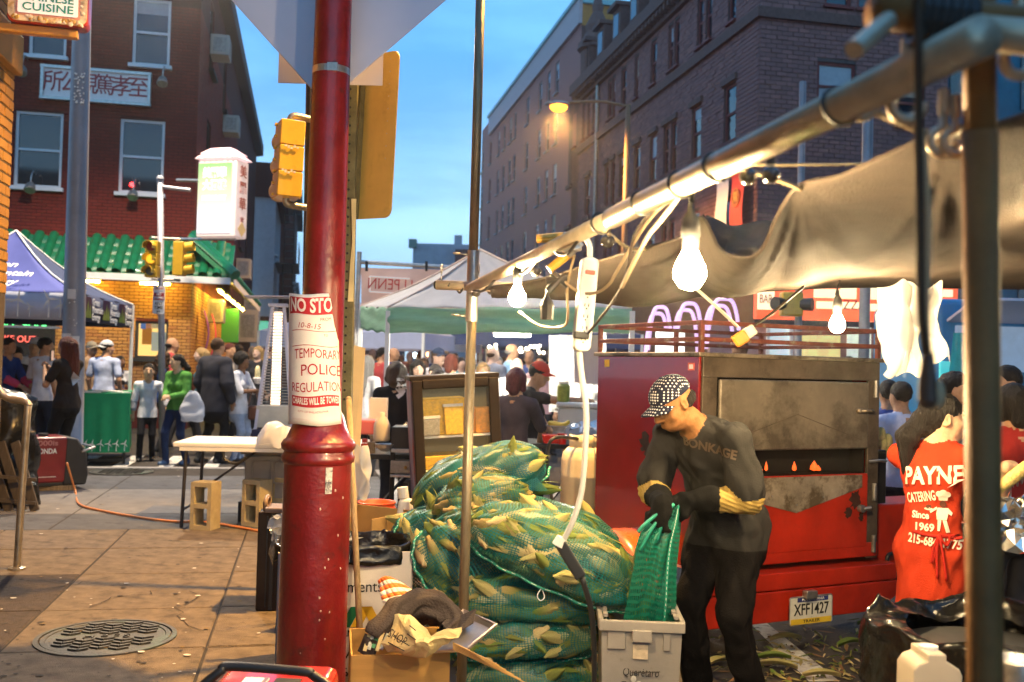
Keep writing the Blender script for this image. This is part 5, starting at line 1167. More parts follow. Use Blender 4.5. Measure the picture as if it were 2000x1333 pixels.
# == oven trailer ==
K=P(1365,900,5.35);TR=thing('oven_trailer','red and scorched steel corn roasting oven trailer with roof rack and licence plate','trailer',(K.x,K.y,ROADZ),R(26))
TW,TD=1.29,1.05;Mt=Matrix.LocRotScale(TR.location,TR.rotation_euler,None);Mti=Mt.inverted()
TN=Vector((math.sin(R(26)),-math.cos(R(26)),0))
def tu(px,py):
 q=Mti@plane_hit(px,py,(K.x,K.y,0),TN);return(q.x,q.z)
M_ored=mat('oven_red_paint',(.40,.02,.006),.34,var=.28,scale=4,bump=.1,bscale=30,stain=(.12,.012,.006,.62),sscale=3.2,coat=.15)
M_oredd=mat('dark_glossy_red',(.20,.005,.006),.14,var=.15,scale=2,coat=.5,stain=(.13,.01,.01,.62),sscale=2)
M_soot=mat('sooty_steel',(.12,.09,.064),.45,.35,.4,4,bump=.2,bscale=40,stain=(.05,.036,.026,.52),sscale=3)
M_scor=mat('scorched_steel',(.30,.24,.17),.4,.6,.35,6,bump=.15,bscale=50,stain=(.10,.075,.05,.5),sscale=5)
M_fire=emat('ember_glow',(1,.10,.004),1.9);M_dark=mat('oven_black',(.012,.010,.009),.8,var=.2)
zt=tu(1400,698)[1];zb=tu(1560,1200)[1]
x0=-.0
def panel(poly,nm,m,off=0.0,th=.02,bev=.004,par=TR):
 q=MB().prism(poly,-off-th,-off);o=q.build(nm,m,par,bevel=bev);return o
zl=tu(1500,1105)[1]
MB().box((TW/2,TD/2+.09,(zt+zl)/2),(TW-.02,TD-.2,zt-zl-.02)).build('body',M_dark,TR)
MB().box((-.004,TD/2,(zt+zl)/2-.0),(.02,TD,zt-zl)).build('side_panel',M_oredd,TR,bevel=.004)
MB().box((TW+.004,TD/2,(zt+zl)/2),(.02,TD,zt-zl)).build('side_panel',M_oredd,TR,bevel=.004)
MB().box((TW/2,TD/2,zt+.012),(TW+.06,TD+.06,.024)).build('roof',M_scor,TR,bevel=.004)
dx0,dz1=tu(1397,737);dx1,_=tu(1692,737);dz0=tu(1560,878)[1];oz0=tu(1560,928)[1];lz=tu(1560,1000)[1]
panel([(0,dz1),(TW,dz1),(TW,zt),(0,zt)],'top_rail',M_soot,.0);panel([(0,zl),(dx0,zl),(dx0,dz1),(0,dz1)],'left_stile',M_soot,.0);panel([(dx1,zl),(TW,zl),(TW,dz1),(dx1,dz1)],'right_stile',M_soot,.0)
M_door=mat('smoked_steel_door',(.24,.20,.15),.42,.35,.3,3,bump=.12,bscale=20,stain=(.11,.088,.065,.50),sscale=2.2,stretch=(1,1,1))
panel([(dx0+.01,dz0),(dx1-.01,dz0),(dx1-.01,dz1-.01),(dx0+.01,dz1-.01)],'door',M_door,.004,.03,.012)
cxd=(dx0+dx1)/2
for(a,b)in(((dx0+.06,dz0+.05),(cxd,dz0+.20)),((dx1-.06,dz0+.05),(cxd,dz0+.20))):
 MB().bar((a[0],-.0345,a[1]),(b[0],-.0345,b[1]),.004,.004,upv=(0,1,0)).build('crease',M_soot,TR)
hx,hz=tu(1680,802);q=MB();q.tube([(hx-.05,-.05,hz),(hx,-.075,hz),(hx+.03,-.075,hz)],.009,8);q.cyl((hx-.05,-.03,hz),(hx-.05,-.06,hz),.016);q.build('door_handle',M_scor,TR,smooth=True)
MB().box((cxd,.12,(dz0+oz0)/2),(dx1-dx0,.01,dz0-oz0)).build('slot_back',M_dark,TR);[MB().box((xs_,.09,(dz0+oz0)/2),(.012,.16,dz0-oz0+.02)).build('slot_side',M_dark,TR)for xs_ in(dx0+.004,dx1-.004)];MB().box((cxd,.09,oz0-.006),(dx1-dx0,.17,.01)).build('slot_floor',M_dark,TR)
for(px,w,h)in((1508,.012,.05),(1497,.016,.02),(1563,.016,.05),(1602,.03,.055),(1610,.02,.03)):
 u,z=tu(px,922);q=MB();q.lathe([(.001,0),(w*.8,h*.15),(w*.7,h*.5),(w*.3,h*.85),(.0005,h*1.1)],(u,.05,z),8);q.build('flame',M_fire,TR,smooth=True)
panel([(dx0,lz-.22),(dx1,lz-.22),(dx1,oz0),(dx0,oz0)],'lower_door',M_ored,.002,.025,.006)
vx,vz=tu(1548,1001);vl=tu(1470,962);vr=tu(1655,952)
panel([(dx0+.01,vl[1]+.01),(vx,vz),(dx1-.05,vr[1]),(dx1-.05,oz0-.006),(dx0+.01,oz0-.006)],'scorched_plate',mat('ash_steel',(.34,.28,.21),.55,.4,.3,8,bump=.2,bscale=60,stain=(.13,.095,.06,.47),sscale=7),.028,.004,.0)
for px,py in((1548,985),(1500,968),(1600,970)):
 u,z=tu(px,py);MB().cyl((u,-.03,z),(u,-.036,z),.005,n=8).build('rivet',M_steel,TR)
lu,lzz=tu(1672,992);q=MB();q.cyl((lu,-.02,lzz),(lu,-.06,lzz),.022);q.cyl((lu,-.06,lzz),(lu+.04,-.08,lzz+.01),.011);q.build('latch',M_dsteel,TR,bevel=.003)
soot=mat('soot_patch',(.05,.02,.014),.7,var=.4,scale=9)
r_=random.Random(4)
for(px,py,w)in((1664,975,.07),(1650,1000,.045),(1675,1010,.035)):
 u,z=tu(px,py);n=18;pl=[(u+w*(.5+.35*r_.random()+.2*math.sin(3*i))*math.cos(2*PI*i/n)*.8,z+w*(.55+.45*r_.random())*math.sin(2*PI*i/n))for i in range(n)];panel(pl,'soot_stain',soot,.0275,.0012,0)
for hz_ in(tu(1700,760)[1],tu(1700,960)[1],tu(1700,1060)[1]):MB().cyl((TW-.04,-.03,hz_-.05),(TW-.04,-.03,hz_+.05),.014).build('hinge',M_dsteel,TR)
MB().tube(smooth_path([(TW-.09,-.035,tu(1700,900)[1]),(TW-.03,-.06,tu(1700,900)[1]+.005),(TW+.03,-.05,tu(1700,900)[1])]),.008,8).build('latch_bar',M_dsteel,TR)
def rz_(py):return tu(1560,py)[1]
MB().box((TW/2,.06,(rz_(1105)+rz_(1068))/2+.012),(TW,.17,.085)).build('lower_step',M_ored,TR,bevel=.008)
MB().box((TW/2+.04,.02,(rz_(1108)+rz_(1142))/2),(TW+.1,.22,rz_(1108)-rz_(1142)-.004)).build('bumper_step',M_ored,TR,bevel=.008)
q=MB();zz1,zz0=rz_(1143),rz_(1200);q.prism([(-.02,zz0),(TW-.06,zz0),(TW+.1,zz0+.09),(TW+.1,zz1),(-.02,zz1)],-.10,.12);q.build('bumper',M_ored,TR,bevel=.006)
pu,pz=tu(1549,1180);pl_=MB().prism(yrect(pu-.152,pu+.152,pz-.076,pz+.076,.012),-.145,-.141).build('licence_plate',mat('plate_white',(.62,.6,.52),.45,var=.12,scale=20,stain=(.2,.17,.12,.6),sscale=14),TR)
Mp=lambda u,z:planeM((pu+u,-.147,pz+z),(1,0,0),(0,0,1))
M_pb=mat('plate_navy',(.03,.04,.16),.5,var=.1);M_py=mat('plate_yellow',(.68,.46,.03),.5,var=.12)
MB().box((pu+.01,-.1465,pz+.06),(.22,.002,.024)).build('blue_band',M_pb,pl_);MB().box((pu,-.1465,pz-.058),(.29,.002,.03)).build('yellow_band',M_py,pl_)
text('PENNSYLVANIA',.022,Mp(.01,.06+.0),M_wletter,pl_,ext=.0008,fit=.16).location=(0,-.0015,0);text('XFF1427',.088,Mp(0,.004),M_ink,pl_,'plate_number',ext=.0008,fit=.25,bold=.001);text('TRAILER',.024,Mp(0,-.058),M_ink,pl_,ext=.0008,fit=.12).location=(0,-.0015,0)
q=MB()
for a in range(4):pass
q.tube([(pu+x,-.143,pz+z)for x,z in yrect(-.152,.152,-.076,.076,.012)],.004,6,closed=True);q.build('plate_frame',M_steel,pl_);MB().box((pu-.02,-.155,pz+.088),(.08,.04,.045)).build('plate_lamp',M_dsteel,TR,bevel=.006)
pl_.rotation_euler=(0,R(0),0)
MB().box((TW+.32,.2,(rz_(1010)+rz_(1150))/2+.03),(.6,.3,.42)).build('side_box',M_ored,TR,bevel=.012);MB().box((TW+.1,.1,rz_(940)),(.09,.09,.32)).build('hinge_post',M_blackm,TR,bevel=.006)
bx_,bz_=TW+.17,rz_(1112)-.02;MB().tube([Vector((bx_+x,.02,bz_+z))for x,z in yrect(-.045,.13,-.06,.06,.03)],.012,8,closed=True).build('grab_handle',M_black,TR,smooth=True)
M_rack=mat('rack_red_brown',(.20,.055,.035),.45,.3,.35,10,bump=.15,stain=(.32,.26,.16,.55),sscale=9)
for z in(zt+.185,zt+.095):
 for(a,b)in(((0,0),(TW,0)),((0,0),(0,TD)),((TW,0),(TW,TD)),((0,TD),(TW,TD))):MB().bar((a[0],a[1],z),(b[0],b[1],z),.024,.024).build('rack_rail',M_rack,TR,bevel=.003)
for(x,y)in((0,0),(TW,0),(0,TD),(TW,TD),(TW*.45,TD)):MB().bar((x,y,zt+.02),(x,y,zt+.197),.024,.024,upv=(0,1,0)).build('rack_post',M_rack,TR)
def ts_(px,py):q=Mti@plane_hit(px,py,(K.x,K.y,0),Matrix.Rotation(R(26),3,'Z')@Vector((1,0,0)));return(q.y,q.z)
def side_poly(pts,nm,m,off=.0155):
 q=MB();vs=[(-off,*ts_(*p))for p in pts];q.add(vs,[tuple(range(len(vs)))]);return q.build(nm,m,TR,solid=.0015)
side_poly([(1185,703),(1194,703),(1194,717),(1185,717)],'sticker',mat('sticker_yellow',(.65,.42,.04),.5));side_poly([(1348,709),(1361,709),(1361,724),(1348,724)],'sticker',mat('sticker_red',(.7,.12,.06),.4));side_poly([(1350.5,712),(1358.5,712),(1358.5,721),(1350.5,721)],'sticker',M_wletter,.0165)
em=[(1258,845),(1264,842),(1268,846),(1272,852),(1271,860),(1273,868),(1269,880),(1266,892),(1262,888),(1264,880),(1258,882),(1254,876),(1260,872),(1255,866),(1252,858),(1259,857)]
side_poly(em,'emblem',mat('black_emblem',(.02,.01,.008),.6,var=.4))
wy=.55;q=MB();q.lathe([(.17,-.08),(.26,-.08),(.28,-.05),(.28,.05),(.26,.08),(.17,.08)],(-.12,wy,.28),28,M=Matrix.Rotation(R(90),3,'Y'),cap=False);wh=q.build('wheel',M_rubber,TR,smooth=True);MB().lathe([(.17,-.03),(.12,-.05),(.05,-.04),(.001,-.04)],(-.12,wy,.28),20,M=Matrix.Rotation(R(90),3,'Y')).build('rim',M_dsteel,wh)
fg=[(-.32*math.cos(a),.32*math.sin(a))for a in np.linspace(0,PI,15)]
q=MB();q.grid(lambda u,v:(-.24+.24*v,wy+fg[round(u*14)][0]*1.05,.32+fg[round(u*14)][1]),14,3);q.build('mudguard',mat('mudguard_orange_red',(.5,.09,.02),.25,var=.15,coat=.5),TR,smooth=True,solid=.008)
MB().bar((-.01,-.0,.5),(-.01,TD,.5),.02,.012).build('trim_strip',M_steel,TR)
MB().box((.3,TD+.35,.46),(.9,.75,.05)).build('tongue_platform',M_blackm,TR)
MB().box((.5,TD+.9,.42),(.1,1.2,.1)).build('tongue',M_blackm,TR)
gt=P(1136,995,6.75);gp=thing('propane_tank','cream propane gas tank with collar beside the red oven','gas tank',(gt.x,gt.y,gt.z));gr=.147;gh=(995-872)*6.75/1944
M_cream=mat('cream_enamel',(.62,.52,.36),.45,var=.12,scale=5,stain=(.38,.27,.15,.62),sscale=12,bump=.05)
MB().lathe([(gr*.8,0),(gr,.03),(gr,gh*.52),(gr*1.008,gh*.53),(gr,gh*.545),(gr,gh*.78),(gr*.93,gh*.9),(gr*.7,gh*.985),(gr*.3,gh)],n=32).build('tank',M_cream,gp,smooth=True)
q=MB();ca=list(np.linspace(R(-200),R(60),20));q.grid(lambda u,v:(gr*.62*math.cos(R(-210)+u*R(250)),gr*.62*math.sin(R(-210)+u*R(250)),gh*.96+.095*v),20,2);q.build('collar',M_cream,gp,smooth=True,solid=.006)
q=MB();q.cyl((0,0,gh),(0,0,gh+.06),.018);q.cyl((0,0,gh+.05),(.0,-.05,gh+.05),.012);q.lathe([(.028,0),(.03,.015),(.02,.02)],(0,0,gh+.06),10);q.build('valve',mat('brass',(.45,.3,.1),.35,.9),gp)
MB().lathe([(gr*.75,-.02),(gr*.75,.03)],n=24).build('foot_ring',M_cream,gp)
cord([gt+Vector((-.02,-.05,gh+.05)),P(1085,855,6.5),P(1070,880,6.5),P(1070,940,6.5),P(1085,1000,6.5)],.012,'black gas hose curving left from the propane tank')
cord([gt+Vector((.06,-.02,gh+.08)),P(1168,858,6.6),P(1174,880,6.6),P(1176,905,6.6)],.005,'thin wire from the propane tank to the oven')
# == corn sacks ==
def net_mat(name,col,pitch=110,dens=.5,fill=.25):
 m=bpy.data.materials.new(name);m.use_nodes=True;t=m.node_tree;N=t.nodes;L=t.links;b=N['Principled BSDF'];b.inputs['Base Color'].default_value=(*col,1);b.inputs['Roughness'].default_value=.45
 uv=N.new('ShaderNodeUVMap');sp_=N.new('ShaderNodeSeparateXYZ');nzz=N.new('ShaderNodeTexNoise');nzz.inputs['Scale'].default_value=3.5;nzz.inputs['Detail'].default_value=4
 ad=N.new('ShaderNodeVectorMath');ad.operation='MULTIPLY_ADD';L.new(uv.outputs[0],nzz.inputs['Vector']);L.new(nzz.outputs['Color'],ad.inputs[0]);ad.inputs[1].default_value=(.07,.07,0);L.new(uv.outputs[0],ad.inputs[2]);L.new(ad.outputs[0],sp_.inputs[0])
 outs=[]
 for ax,k in(('X',1.0),('Y',.8)):
  mu=N.new('ShaderNodeMath');mu.operation='MULTIPLY';mu.inputs[1].default_value=pitch*k;L.new(sp_.outputs[ax],mu.inputs[0])
  fr_=N.new('ShaderNodeMath');fr_.operation='FRACT';L.new(mu.outputs[0],fr_.inputs[0])
  lt=N.new('ShaderNodeMath');lt.operation='LESS_THAN';lt.inputs[1].default_value=dens*(.8 if ax=='X' else.6);L.new(fr_.outputs[0],lt.inputs[0]);outs.append(lt)
 mxn=N.new('ShaderNodeMath');mxn.operation='MAXIMUM';L.new(outs[0].outputs[0],mxn.inputs[0]);L.new(outs[1].outputs[0],mxn.inputs[1])
 n2=N.new('ShaderNodeTexNoise');n2.inputs['Scale'].default_value=5;n2.inputs['Detail'].default_value=3;L.new(uv.outputs[0],n2.inputs['Vector'])
 mr=N.new('ShaderNodeMapRange');mr.inputs[1].default_value=.50;mr.inputs[2].default_value=.68;mr.inputs[3].default_value=0;mr.inputs[4].default_value=fill*2;L.new(n2.outputs[0],mr.inputs[0])
 mm=N.new('ShaderNodeMath');mm.operation='MAXIMUM';L.new(mxn.outputs[0],mm.inputs[0]);L.new(mr.outputs[0],mm.inputs[1]);L.new(mm.outputs[0],b.inputs['Alpha'])
 return m
M_net=net_mat('green_net',(.004,.14,.13),88,.40,.30);M_netd=net_mat('green_net_dense',(.004,.11,.12),95,.55,.45)
def husk_mat(nm,a,b,c):
 m=mat(nm,a,.6,var=.25,scale=26,stretch=(26,26,2),bump=.35,bscale=20,transl=.08);t=m.node_tree;N=t.nodes;L=t.links;g=N.new('ShaderNodeTexCoord');s3=N.new('ShaderNodeSeparateXYZ');L.new(g.outputs['Generated'],s3.inputs[0]);r=N.new('ShaderNodeValToRGB');L.new(s3.outputs['Z'],r.inputs[0])
 r.color_ramp.elements[0].position=.1;r.color_ramp.elements[0].color=(*c,1);r.color_ramp.elements[1].position=.45;r.color_ramp.elements[1].color=(*a,1);e=r.color_ramp.elements.new(.9);e.color=(*b,1)
 mixn=N.new('ShaderNodeMix');mixn.data_type='RGBA';mixn.blend_type='MULTIPLY';mixn.inputs[0].default_value=1;bs=N['Principled BSDF'];old=bs.inputs['Base Color'].links[0].from_socket
 sc=N.new('ShaderNodeMix');sc.data_type='RGBA';sc.blend_type='DIVIDE';sc.inputs[0].default_value=1;L.new(old,sc.inputs[6]);sc.inputs[7].default_value=(*[max(x,.02)for x in a],1);L.new(r.outputs[0],mixn.inputs[6]);L.new(sc.outputs[2],mixn.inputs[7]);L.new(mixn.outputs[2],bs.inputs['Base Color']);return m
HUSK=[husk_mat('husk_green',(.11,.18,.03),(.16,.21,.05),(.28,.24,.09)),husk_mat('husk_yellow',(.22,.22,.055),(.17,.2,.045),(.36,.28,.12)),husk_mat('husk_pale',(.46,.38,.17),(.36,.33,.12),(.55,.43,.22))]
EARS=[]
for k in range(6):
 rr=random.Random(k);q=MB();n=12;prof=[(.003,-.145),(.012,-.143),(.0135,-.118),(.027,-.10),(.034,-.05),(.0345,.01),(.031,.065),(.022,.10),(.011,.125),(.003,.145)];vs=[]
 bx,by=rr.uniform(-.02,.02),rr.uniform(-.02,.02)
 for(r,z)in prof:
  for i in range(n):
   a=2*PI*i/n;f=1+.10*math.cos(3*a+k+z*9)+.05*math.cos(5*a+2*k);zz=(z+.15)/.33;vs.append((r*f*math.cos(a)+bx*zz*zz,r*f*math.sin(a)+by*zz*zz,z))
 q.add(vs,[(j*n+i,j*n+(i+1)%n,(j+1)*n+(i+1)%n,(j+1)*n+i)for j in range(len(prof)-1)for i in range(n)])
 for j in range(2):
  a=rr.uniform(0,6.28);d=Vector((math.cos(a),math.sin(a),0));w=d.cross(Vector((0,0,1)));q.grid(lambda u,v:tuple(d*(.035+.012*v*v*math.sin(v*3))+w*((u-.5)*.024*math.sin(PI*(.15+.85*v)))+Vector((bx,by,0))*v+Vector((0,0,-.06+.2*v))),2,6)
 EARS.append(q.mesh('corn_ear',HUSK[k%3],True))
def set_uv(me,uvs):
 l=me.uv_layers.new(name='UVMap');vi=np.empty(len(me.loops),'i4');me.loops.foreach_get('vertex_index',vi);l.data.foreach_set('uv',np.array(uvs,'f')[vi].ravel())
def sack(c,L_,Wd,Ht,yaw,pitch,seed,label,ears=22,m=None,roll=0.0,pinch=.0,green=0.0,out=3,power=.72,seamz=-.15,tag_=False):
 rr=random.Random(seed);t=thing('corn_sack',label,'sack',c,0,'green mesh sacks of corn');Rm=Matrix.Rotation(yaw,3,'Z')@Matrix.Rotation(pitch,3,'Y')@Matrix.Rotation(roll,3,'X')
 def sg(x,p):return math.copysign(abs(x)**p,x)
 def surf(a,b,f=1.0):
  cb_=abs(math.cos(b))**power;x=sg(math.sin(b),.8)*L_/2;k=1-pinch*max(0,math.sin(b))**3
  return Vector((x*f,sg(math.cos(a),.85)*cb_*Wd/2*k*f,sg(math.sin(a),.8)*cb_*Ht/2*k*f-.04*L_*(x*2/L_)**2))
 eye=(Rm.transposed()@(EYE-Vector(c))).normalized();placed=[]
 tries=0
 while len(placed)<ears and tries<1200:
  tries+=1;a=rr.uniform(0,2*PI);b=math.asin(rr.uniform(-.93,.93));p=surf(a,b);e=.01
  n=(surf(a+e,b)-p).cross(surf(a,b+e)-p);n=(n if n.dot(p)>0 else-n).normalized()
  if n.dot(eye)+.45*(Rm.transposed()@Vector((0,0,1))).dot(n)<.08:continue
  if any((p-o).length<.046 for o in placed):continue
  placed.append(p);tdir=Vector((1,0,0))-n*n.x;tdir=tdir.normalized()if tdir.length>.2 else Vector((0,1,0));bi=n.cross(tdir);ang=rr.gauss(.0,.35)+(PI if rr.random()<.5 else 0)
  poke=len(placed)<=out
  d=(tdir*math.cos(ang)+bi*math.sin(ang)+n*(rr.uniform(.45,.9)if poke else rr.uniform(-.03,.03))).normalized()
  k=rr.choices(range(6),(5+green*8,4,2,5+green*8,4,2))[0]
  if poke:k=rr.choice((2,5,1))
  o=link('corn_ear',EARS[k],t);s_=rr.uniform(.74,.98);o.location=Rm@(p-n*(.034 if not poke else.03));o.rotation_euler=(Rm@d).to_track_quat('Z','Y').to_euler();o.scale=(s_,s_,s_*rr.uniform(.85,1.0))
 nu,nv=72,44;vs=[];uv=[]
 P_=[(p.x,p.y,p.z)for p in placed];Pa=np.array(P_)if P_ else np.zeros((1,3))
 for j in range(nv+1):
  for i in range(nu+1):
   a=2*PI*i/nu;b=-PI/2+PI*j/nv;p=surf(a,b,1.0);dd2=((Pa-np.array(p))**2).sum(1).min();f=.016*math.exp(-dd2/.0018)-.006+.014*mnoise.noise(Vector((p.x*9+seed,p.y*9,p.z*9)))+.006*math.sin(a*9+p.x*16+seed)
   q=p+p.normalized()*f;vs.append(Rm@q);uv.append((i/nu*2*(Wd+Ht)*.85*1.0,(p.x/L_+.5)*L_*1.1))
 me=bpy.data.meshes.new('net');me.from_pydata(vs,[],[(j*(nu+1)+i,j*(nu+1)+i+1,(j+1)*(nu+1)+i+1,(j+1)*(nu+1)+i)for j in range(nv)for i in range(nu)]);me.materials.append(m or M_net);me.polygons.foreach_set('use_smooth',[True]*len(me.polygons));set_uv(me,uv);me.update();link('net',me,t)
 pts=[]
 for j in range(2,31):
  b=-PI/2+PI*j/32;a0=-PI/2 if False else 0
  aa=-PI/2+(seamz+1)*PI/2*.9;p=surf(aa if aa else 0,b,1.0);p=surf(-.9+seamz,b,1.0)
  if(Rm.transposed()@(EYE-Vector(c))).y<0:p=surf(PI+.9-seamz,b,1.0)
  pts.append(Rm@(p+p.normalized()*(.012+.006*math.sin(j*1.7))))
 MB().tube(pts,.007,7).build('seam',M_seam,t,smooth=True)
 q=MB()
 for j in range(0,len(pts)-1,1):q.bar(pts[j].lerp(pts[j+1],.2)+Vector((0,-.0065,.002)),pts[j].lerp(pts[j+1],.6)+Vector((0,-.0065,.002)),.0022,.0022)
 tag(q.build('stitching',M_wletter,t),kind='stuff')
 if tag_:
  p=pts[len(pts)//2];MB().tube(smooth_path([p,p+Vector((.012,-.012,-.035)),p+Vector((-.006,-.014,-.05)),p+Vector((-.02,-.012,-.03)),p+Vector((-.004,-.004,.0))]),.0022,6).build('tie_string',M_wletter,t)
 return t
M_seam=mat('teal_cord',(.02,.30,.20),.5,var=.2)
def sk(px,py,D,wpx,hpx,depth,*a,**k):
 s_=D/1944;return sack(P(px,py,D),wpx*s_,depth,hpx*s_,*a,**k)
sk(1035,1312,4.75,290,104,.5,R(2),R(1),11,'bottom green mesh corn sack of the pile, resting on the road',ears=40)
sk(1030,1232,4.73,285,92,.48,R(4),R(-2),12,'second green mesh corn sack from the bottom of the pile with a white tag',ears=40,tag_=True)
sk(1020,1160,4.74,340,98,.5,R(-2),R(2),13,'broad green mesh corn sack in the middle of the pile above two others',ears=44,green=.3,tag_=True)
sk(905,1085,4.78,175,190,.36,R(8),R(52),14,'upright leaning corn sack at the left front of the pile',ears=34,tag_=True)
sk(1088,1076,4.56,350,138,.42,R(-6),R(21),15,'large front corn sack slanting down to the right with many pale ears showing',ears=60,out=5,tag_=True,green=.2)
sk(940,990,5.0,190,120,.34,R(5),R(-14),16,'twisted corn sack with yellow ears poking out behind the thin upright pipe',ears=34,out=6)
sk(935,932,5.35,270,110,.42,R(10),R(-20),17,'topmost corn sack of the pile with a pointed corner',ears=20,m=M_netd,out=4,green=.4)
sk(1105,1026,5.1,230,76,.36,R(-8),R(20),18,'half empty dark net sack behind the large front sack',ears=7,m=M_netd,out=1)
sk(843,1040,5.15,110,150,.34,R(10),R(60),19,'shaded corn sack at the far left of the pile beside the white jug',ears=14,m=M_netd,out=3)
sk(840,1140,5.2,140,180,.36,R(5),R(40),20,'dark corn sack in shadow behind the white carton',ears=12,m=M_netd,out=2)
sk(1000,1080,5.45,300,200,.4,0,0,21,'corn sack hidden in the core of the pile',ears=14,m=M_netd,out=1)
sk(1010,1250,5.42,300,160,.4,0,0,22,'lower corn sack at the back of the pile',ears=8,m=M_netd,out=0)
sk(930,1320,5.0,200,120,.36,R(3),0,23,'low corn sack behind the cardboard box at the foot of the pile',ears=12,out=2)
tp_=P(1003,880,5.3);t=bpy.data.objects['corn_sack.006'];q=MB();base=[P(925,915,5.3),P(1000,960,5.15),P(1072,960,5.25),P(1040,930,5.5)];
pk=[tp_]+base;q.add([p-t.location for p in pk],[(0,1,2),(0,2,3),(0,3,4),(0,4,1)]);o=q.build('net_corner',M_netd,t,sub=0);set_uv(o.data,[(0,0),(.2,.2),(.2,0),(.3,.25),(0,.3)])
o=link('corn_ear',EARS[1],t);o.location=P(999,905,5.26)-t.location;o.rotation_euler=(.05,R(8),0)
for(px,py,dx,dz,k)in((1010,940,.7,.3,0),(975,935,-.4,.5,3),(1045,955,.9,-.1,0)):
 o=link('corn_ear',EARS[k],t);o.location=P(px,py,5.3)-t.location;o.rotation_euler=Vector((dx,.1,dz)).to_track_quat('Z','Y').to_euler()
# == grey tote with hanging net ==
tc_=P(1250,1333,4.2);M_gt=mat('grey_tote',(.31,.28,.24),.55,var=.12,scale=5,stain=(.2,.17,.13,.6),sscale=9,bump=.06)
D0=4.2;k=D0/1944;zr=P(1250,1212,D0).z-ROADZ
tt=thing('storage_tote','grey plastic tote with handwritten lines standing before the worker','tote',(tc_.x,tc_.y,ROADZ),R(-3));wt,wb,dp0=166*k,140*k,.52
q=MB();q.v=[]
for(w,d,z)in((wb,dp0-.05,0),(wt-.025,dp0,zr)):pass
hw0,hw1=wb/2,wt/2-.012
q.add([(-hw0,-.0,0),(hw0,0,0),(hw0,dp0-.06,0),(-hw0,dp0-.06,0),(-hw1,-.03,zr),(hw1,-.03,zr),(hw1,dp0-.03,zr),(-hw1,dp0-.03,zr)],[(0,1,2,3)[::-1],(0,1,5,4),(1,2,6,5),(2,3,7,6),(3,0,4,7)]);q.build('shell',M_gt,tt,solid=.006)
q=MB()
for(c,d)in(((0,-.036,zr-.018),(wt,.025,.045)),((0,dp0-.025,zr-.018),(wt,.025,.045)),((-wt/2+.008,dp0/2-.03,zr-.018),(.022,dp0-.03,.045)),((wt/2-.008,dp0/2-.03,zr-.018),(.022,dp0-.03,.045))):MB().box(c,d).build('rim',M_gt,tt,bevel=.005)
MB().box((0,-.045,zr-.055),(.082,.03,.05)).build('latch',M_gt,tt,bevel=.004);
for x in(-.105,.105):MB().box((x,-.028,zr-.075),(.075 if x<0 else.03,.018,.085)).build('rib',M_gt,tt,bevel=.004)
for x in(-wt/2+.03,wt/2-.03):
 for j in range(5):MB().box((x,.05+.09*j,zr+.006),(.018,.045,.012)).build('tooth',M_gt,tt)
MB().grid(lambda u,v:(-.035+.062*u,-.0335+.012*(1-(zr-.095-.058*v)/zr)*1.0-.0025+.004*(0),zr-.155+.06*v),4,4).build('label_sticker',mat('torn_label',(.62,.5,.34),.7,var=.2,scale=30),tt)
Mf_=lambda z,x=0:planeM((x,-.030*(z/zr)-.0035,z),(1,0,.0),(0,.06,1))
M_mk=mat('marker_ink',(.04,.035,.03),.6,var=.2)
text('Querétaro',.05,Mf_(zr-.215,-.0),M_mk,tt,'handwriting',ext=.0003,fit=.15,shear=.15);text('Tomato Bell',.042,Mf_(zr-.27),M_mk,tt,'handwriting',ext=.0003,fit=.165,shear=.2);text('tray cars inside',.036,Mf_(zr-.335),M_mk,tt,'handwriting',ext=.0003,fit=.16,shear=.2)
MB().box((0,-.036,zr-.27),(.16,.002,.004)).build('ink_line',M_mk,tt);MB().box((.02,-.036,zr-.208),(.12,.002,.003),Matrix.Rotation(R(-4),3,'Y')).build('ink_line',M_mk,tt)
for(px,py,w)in((1241,1291,.012),(1248,1303,.015)):
 o=MB().ell((0,0,0),(w,.002,w*1.2),8,5).build('scrape',M_gt2 if False else mat('pale_scrape',(.5,.47,.42),.7),tt);o.location=(-.03+(px-1241)*.003,-.030,zr-.24-(py-1291)*.002)
hn=thing('net_bag','empty green net bag held up by the worker above the grey tote','net bag',P(1285,1080,4.35));q0=hn.location
Lp=[P(1308,985,4.35),P(1275,1012,4.33),P(1248,1048,4.3),P(1238,1100,4.3),P(1228,1160,4.32),P(1212,1232,4.36)]
Rp=[P(1326,985,4.35),P(1330,1020,4.36),P(1327,1060,4.36),P(1322,1110,4.36),P(1321,1170,4.36),P(1320,1235,4.4)]
La,Ra=smooth_path(Lp,6),smooth_path(Rp,6);n=len(La)-1;vs=[];uv=[]
for side in(0,1):
 for j in range(n+1):
  for i in range(25):
   u=i/24;p=La[j].lerp(Ra[j],u);w=math.sin(PI*u);p=p+Vector((0,(-.05 if side==0 else.06)*w+.012*math.sin(u*22+j*.3)*w,.0));vs.append(p-q0);uv.append((u*.35,-j*.012*1.0))
fs=[(s*(n+1)*25+j*25+i,s*(n+1)*25+j*25+i+1,s*(n+1)*25+(j+1)*25+i+1,s*(n+1)*25+(j+1)*25+i)for s in(0,1)for j in range(n)for i in range(24)]
me=bpy.data.meshes.new('net');me.from_pydata(vs,[],fs);M_netb=net_mat('green_net_bunched',(.004,.16,.10),85,.72,.5);me.materials.append(M_netb);me.polygons.foreach_set('use_smooth',[True]*len(fs));set_uv(me,uv);me.update();link('net',me,hn)
MB().tube([La[j].lerp(Ra[j],.74)-q0+Vector((0,-.046,0))for j in range(n+1)],.006,6).build('seam',M_seam,hn)
q=MB()
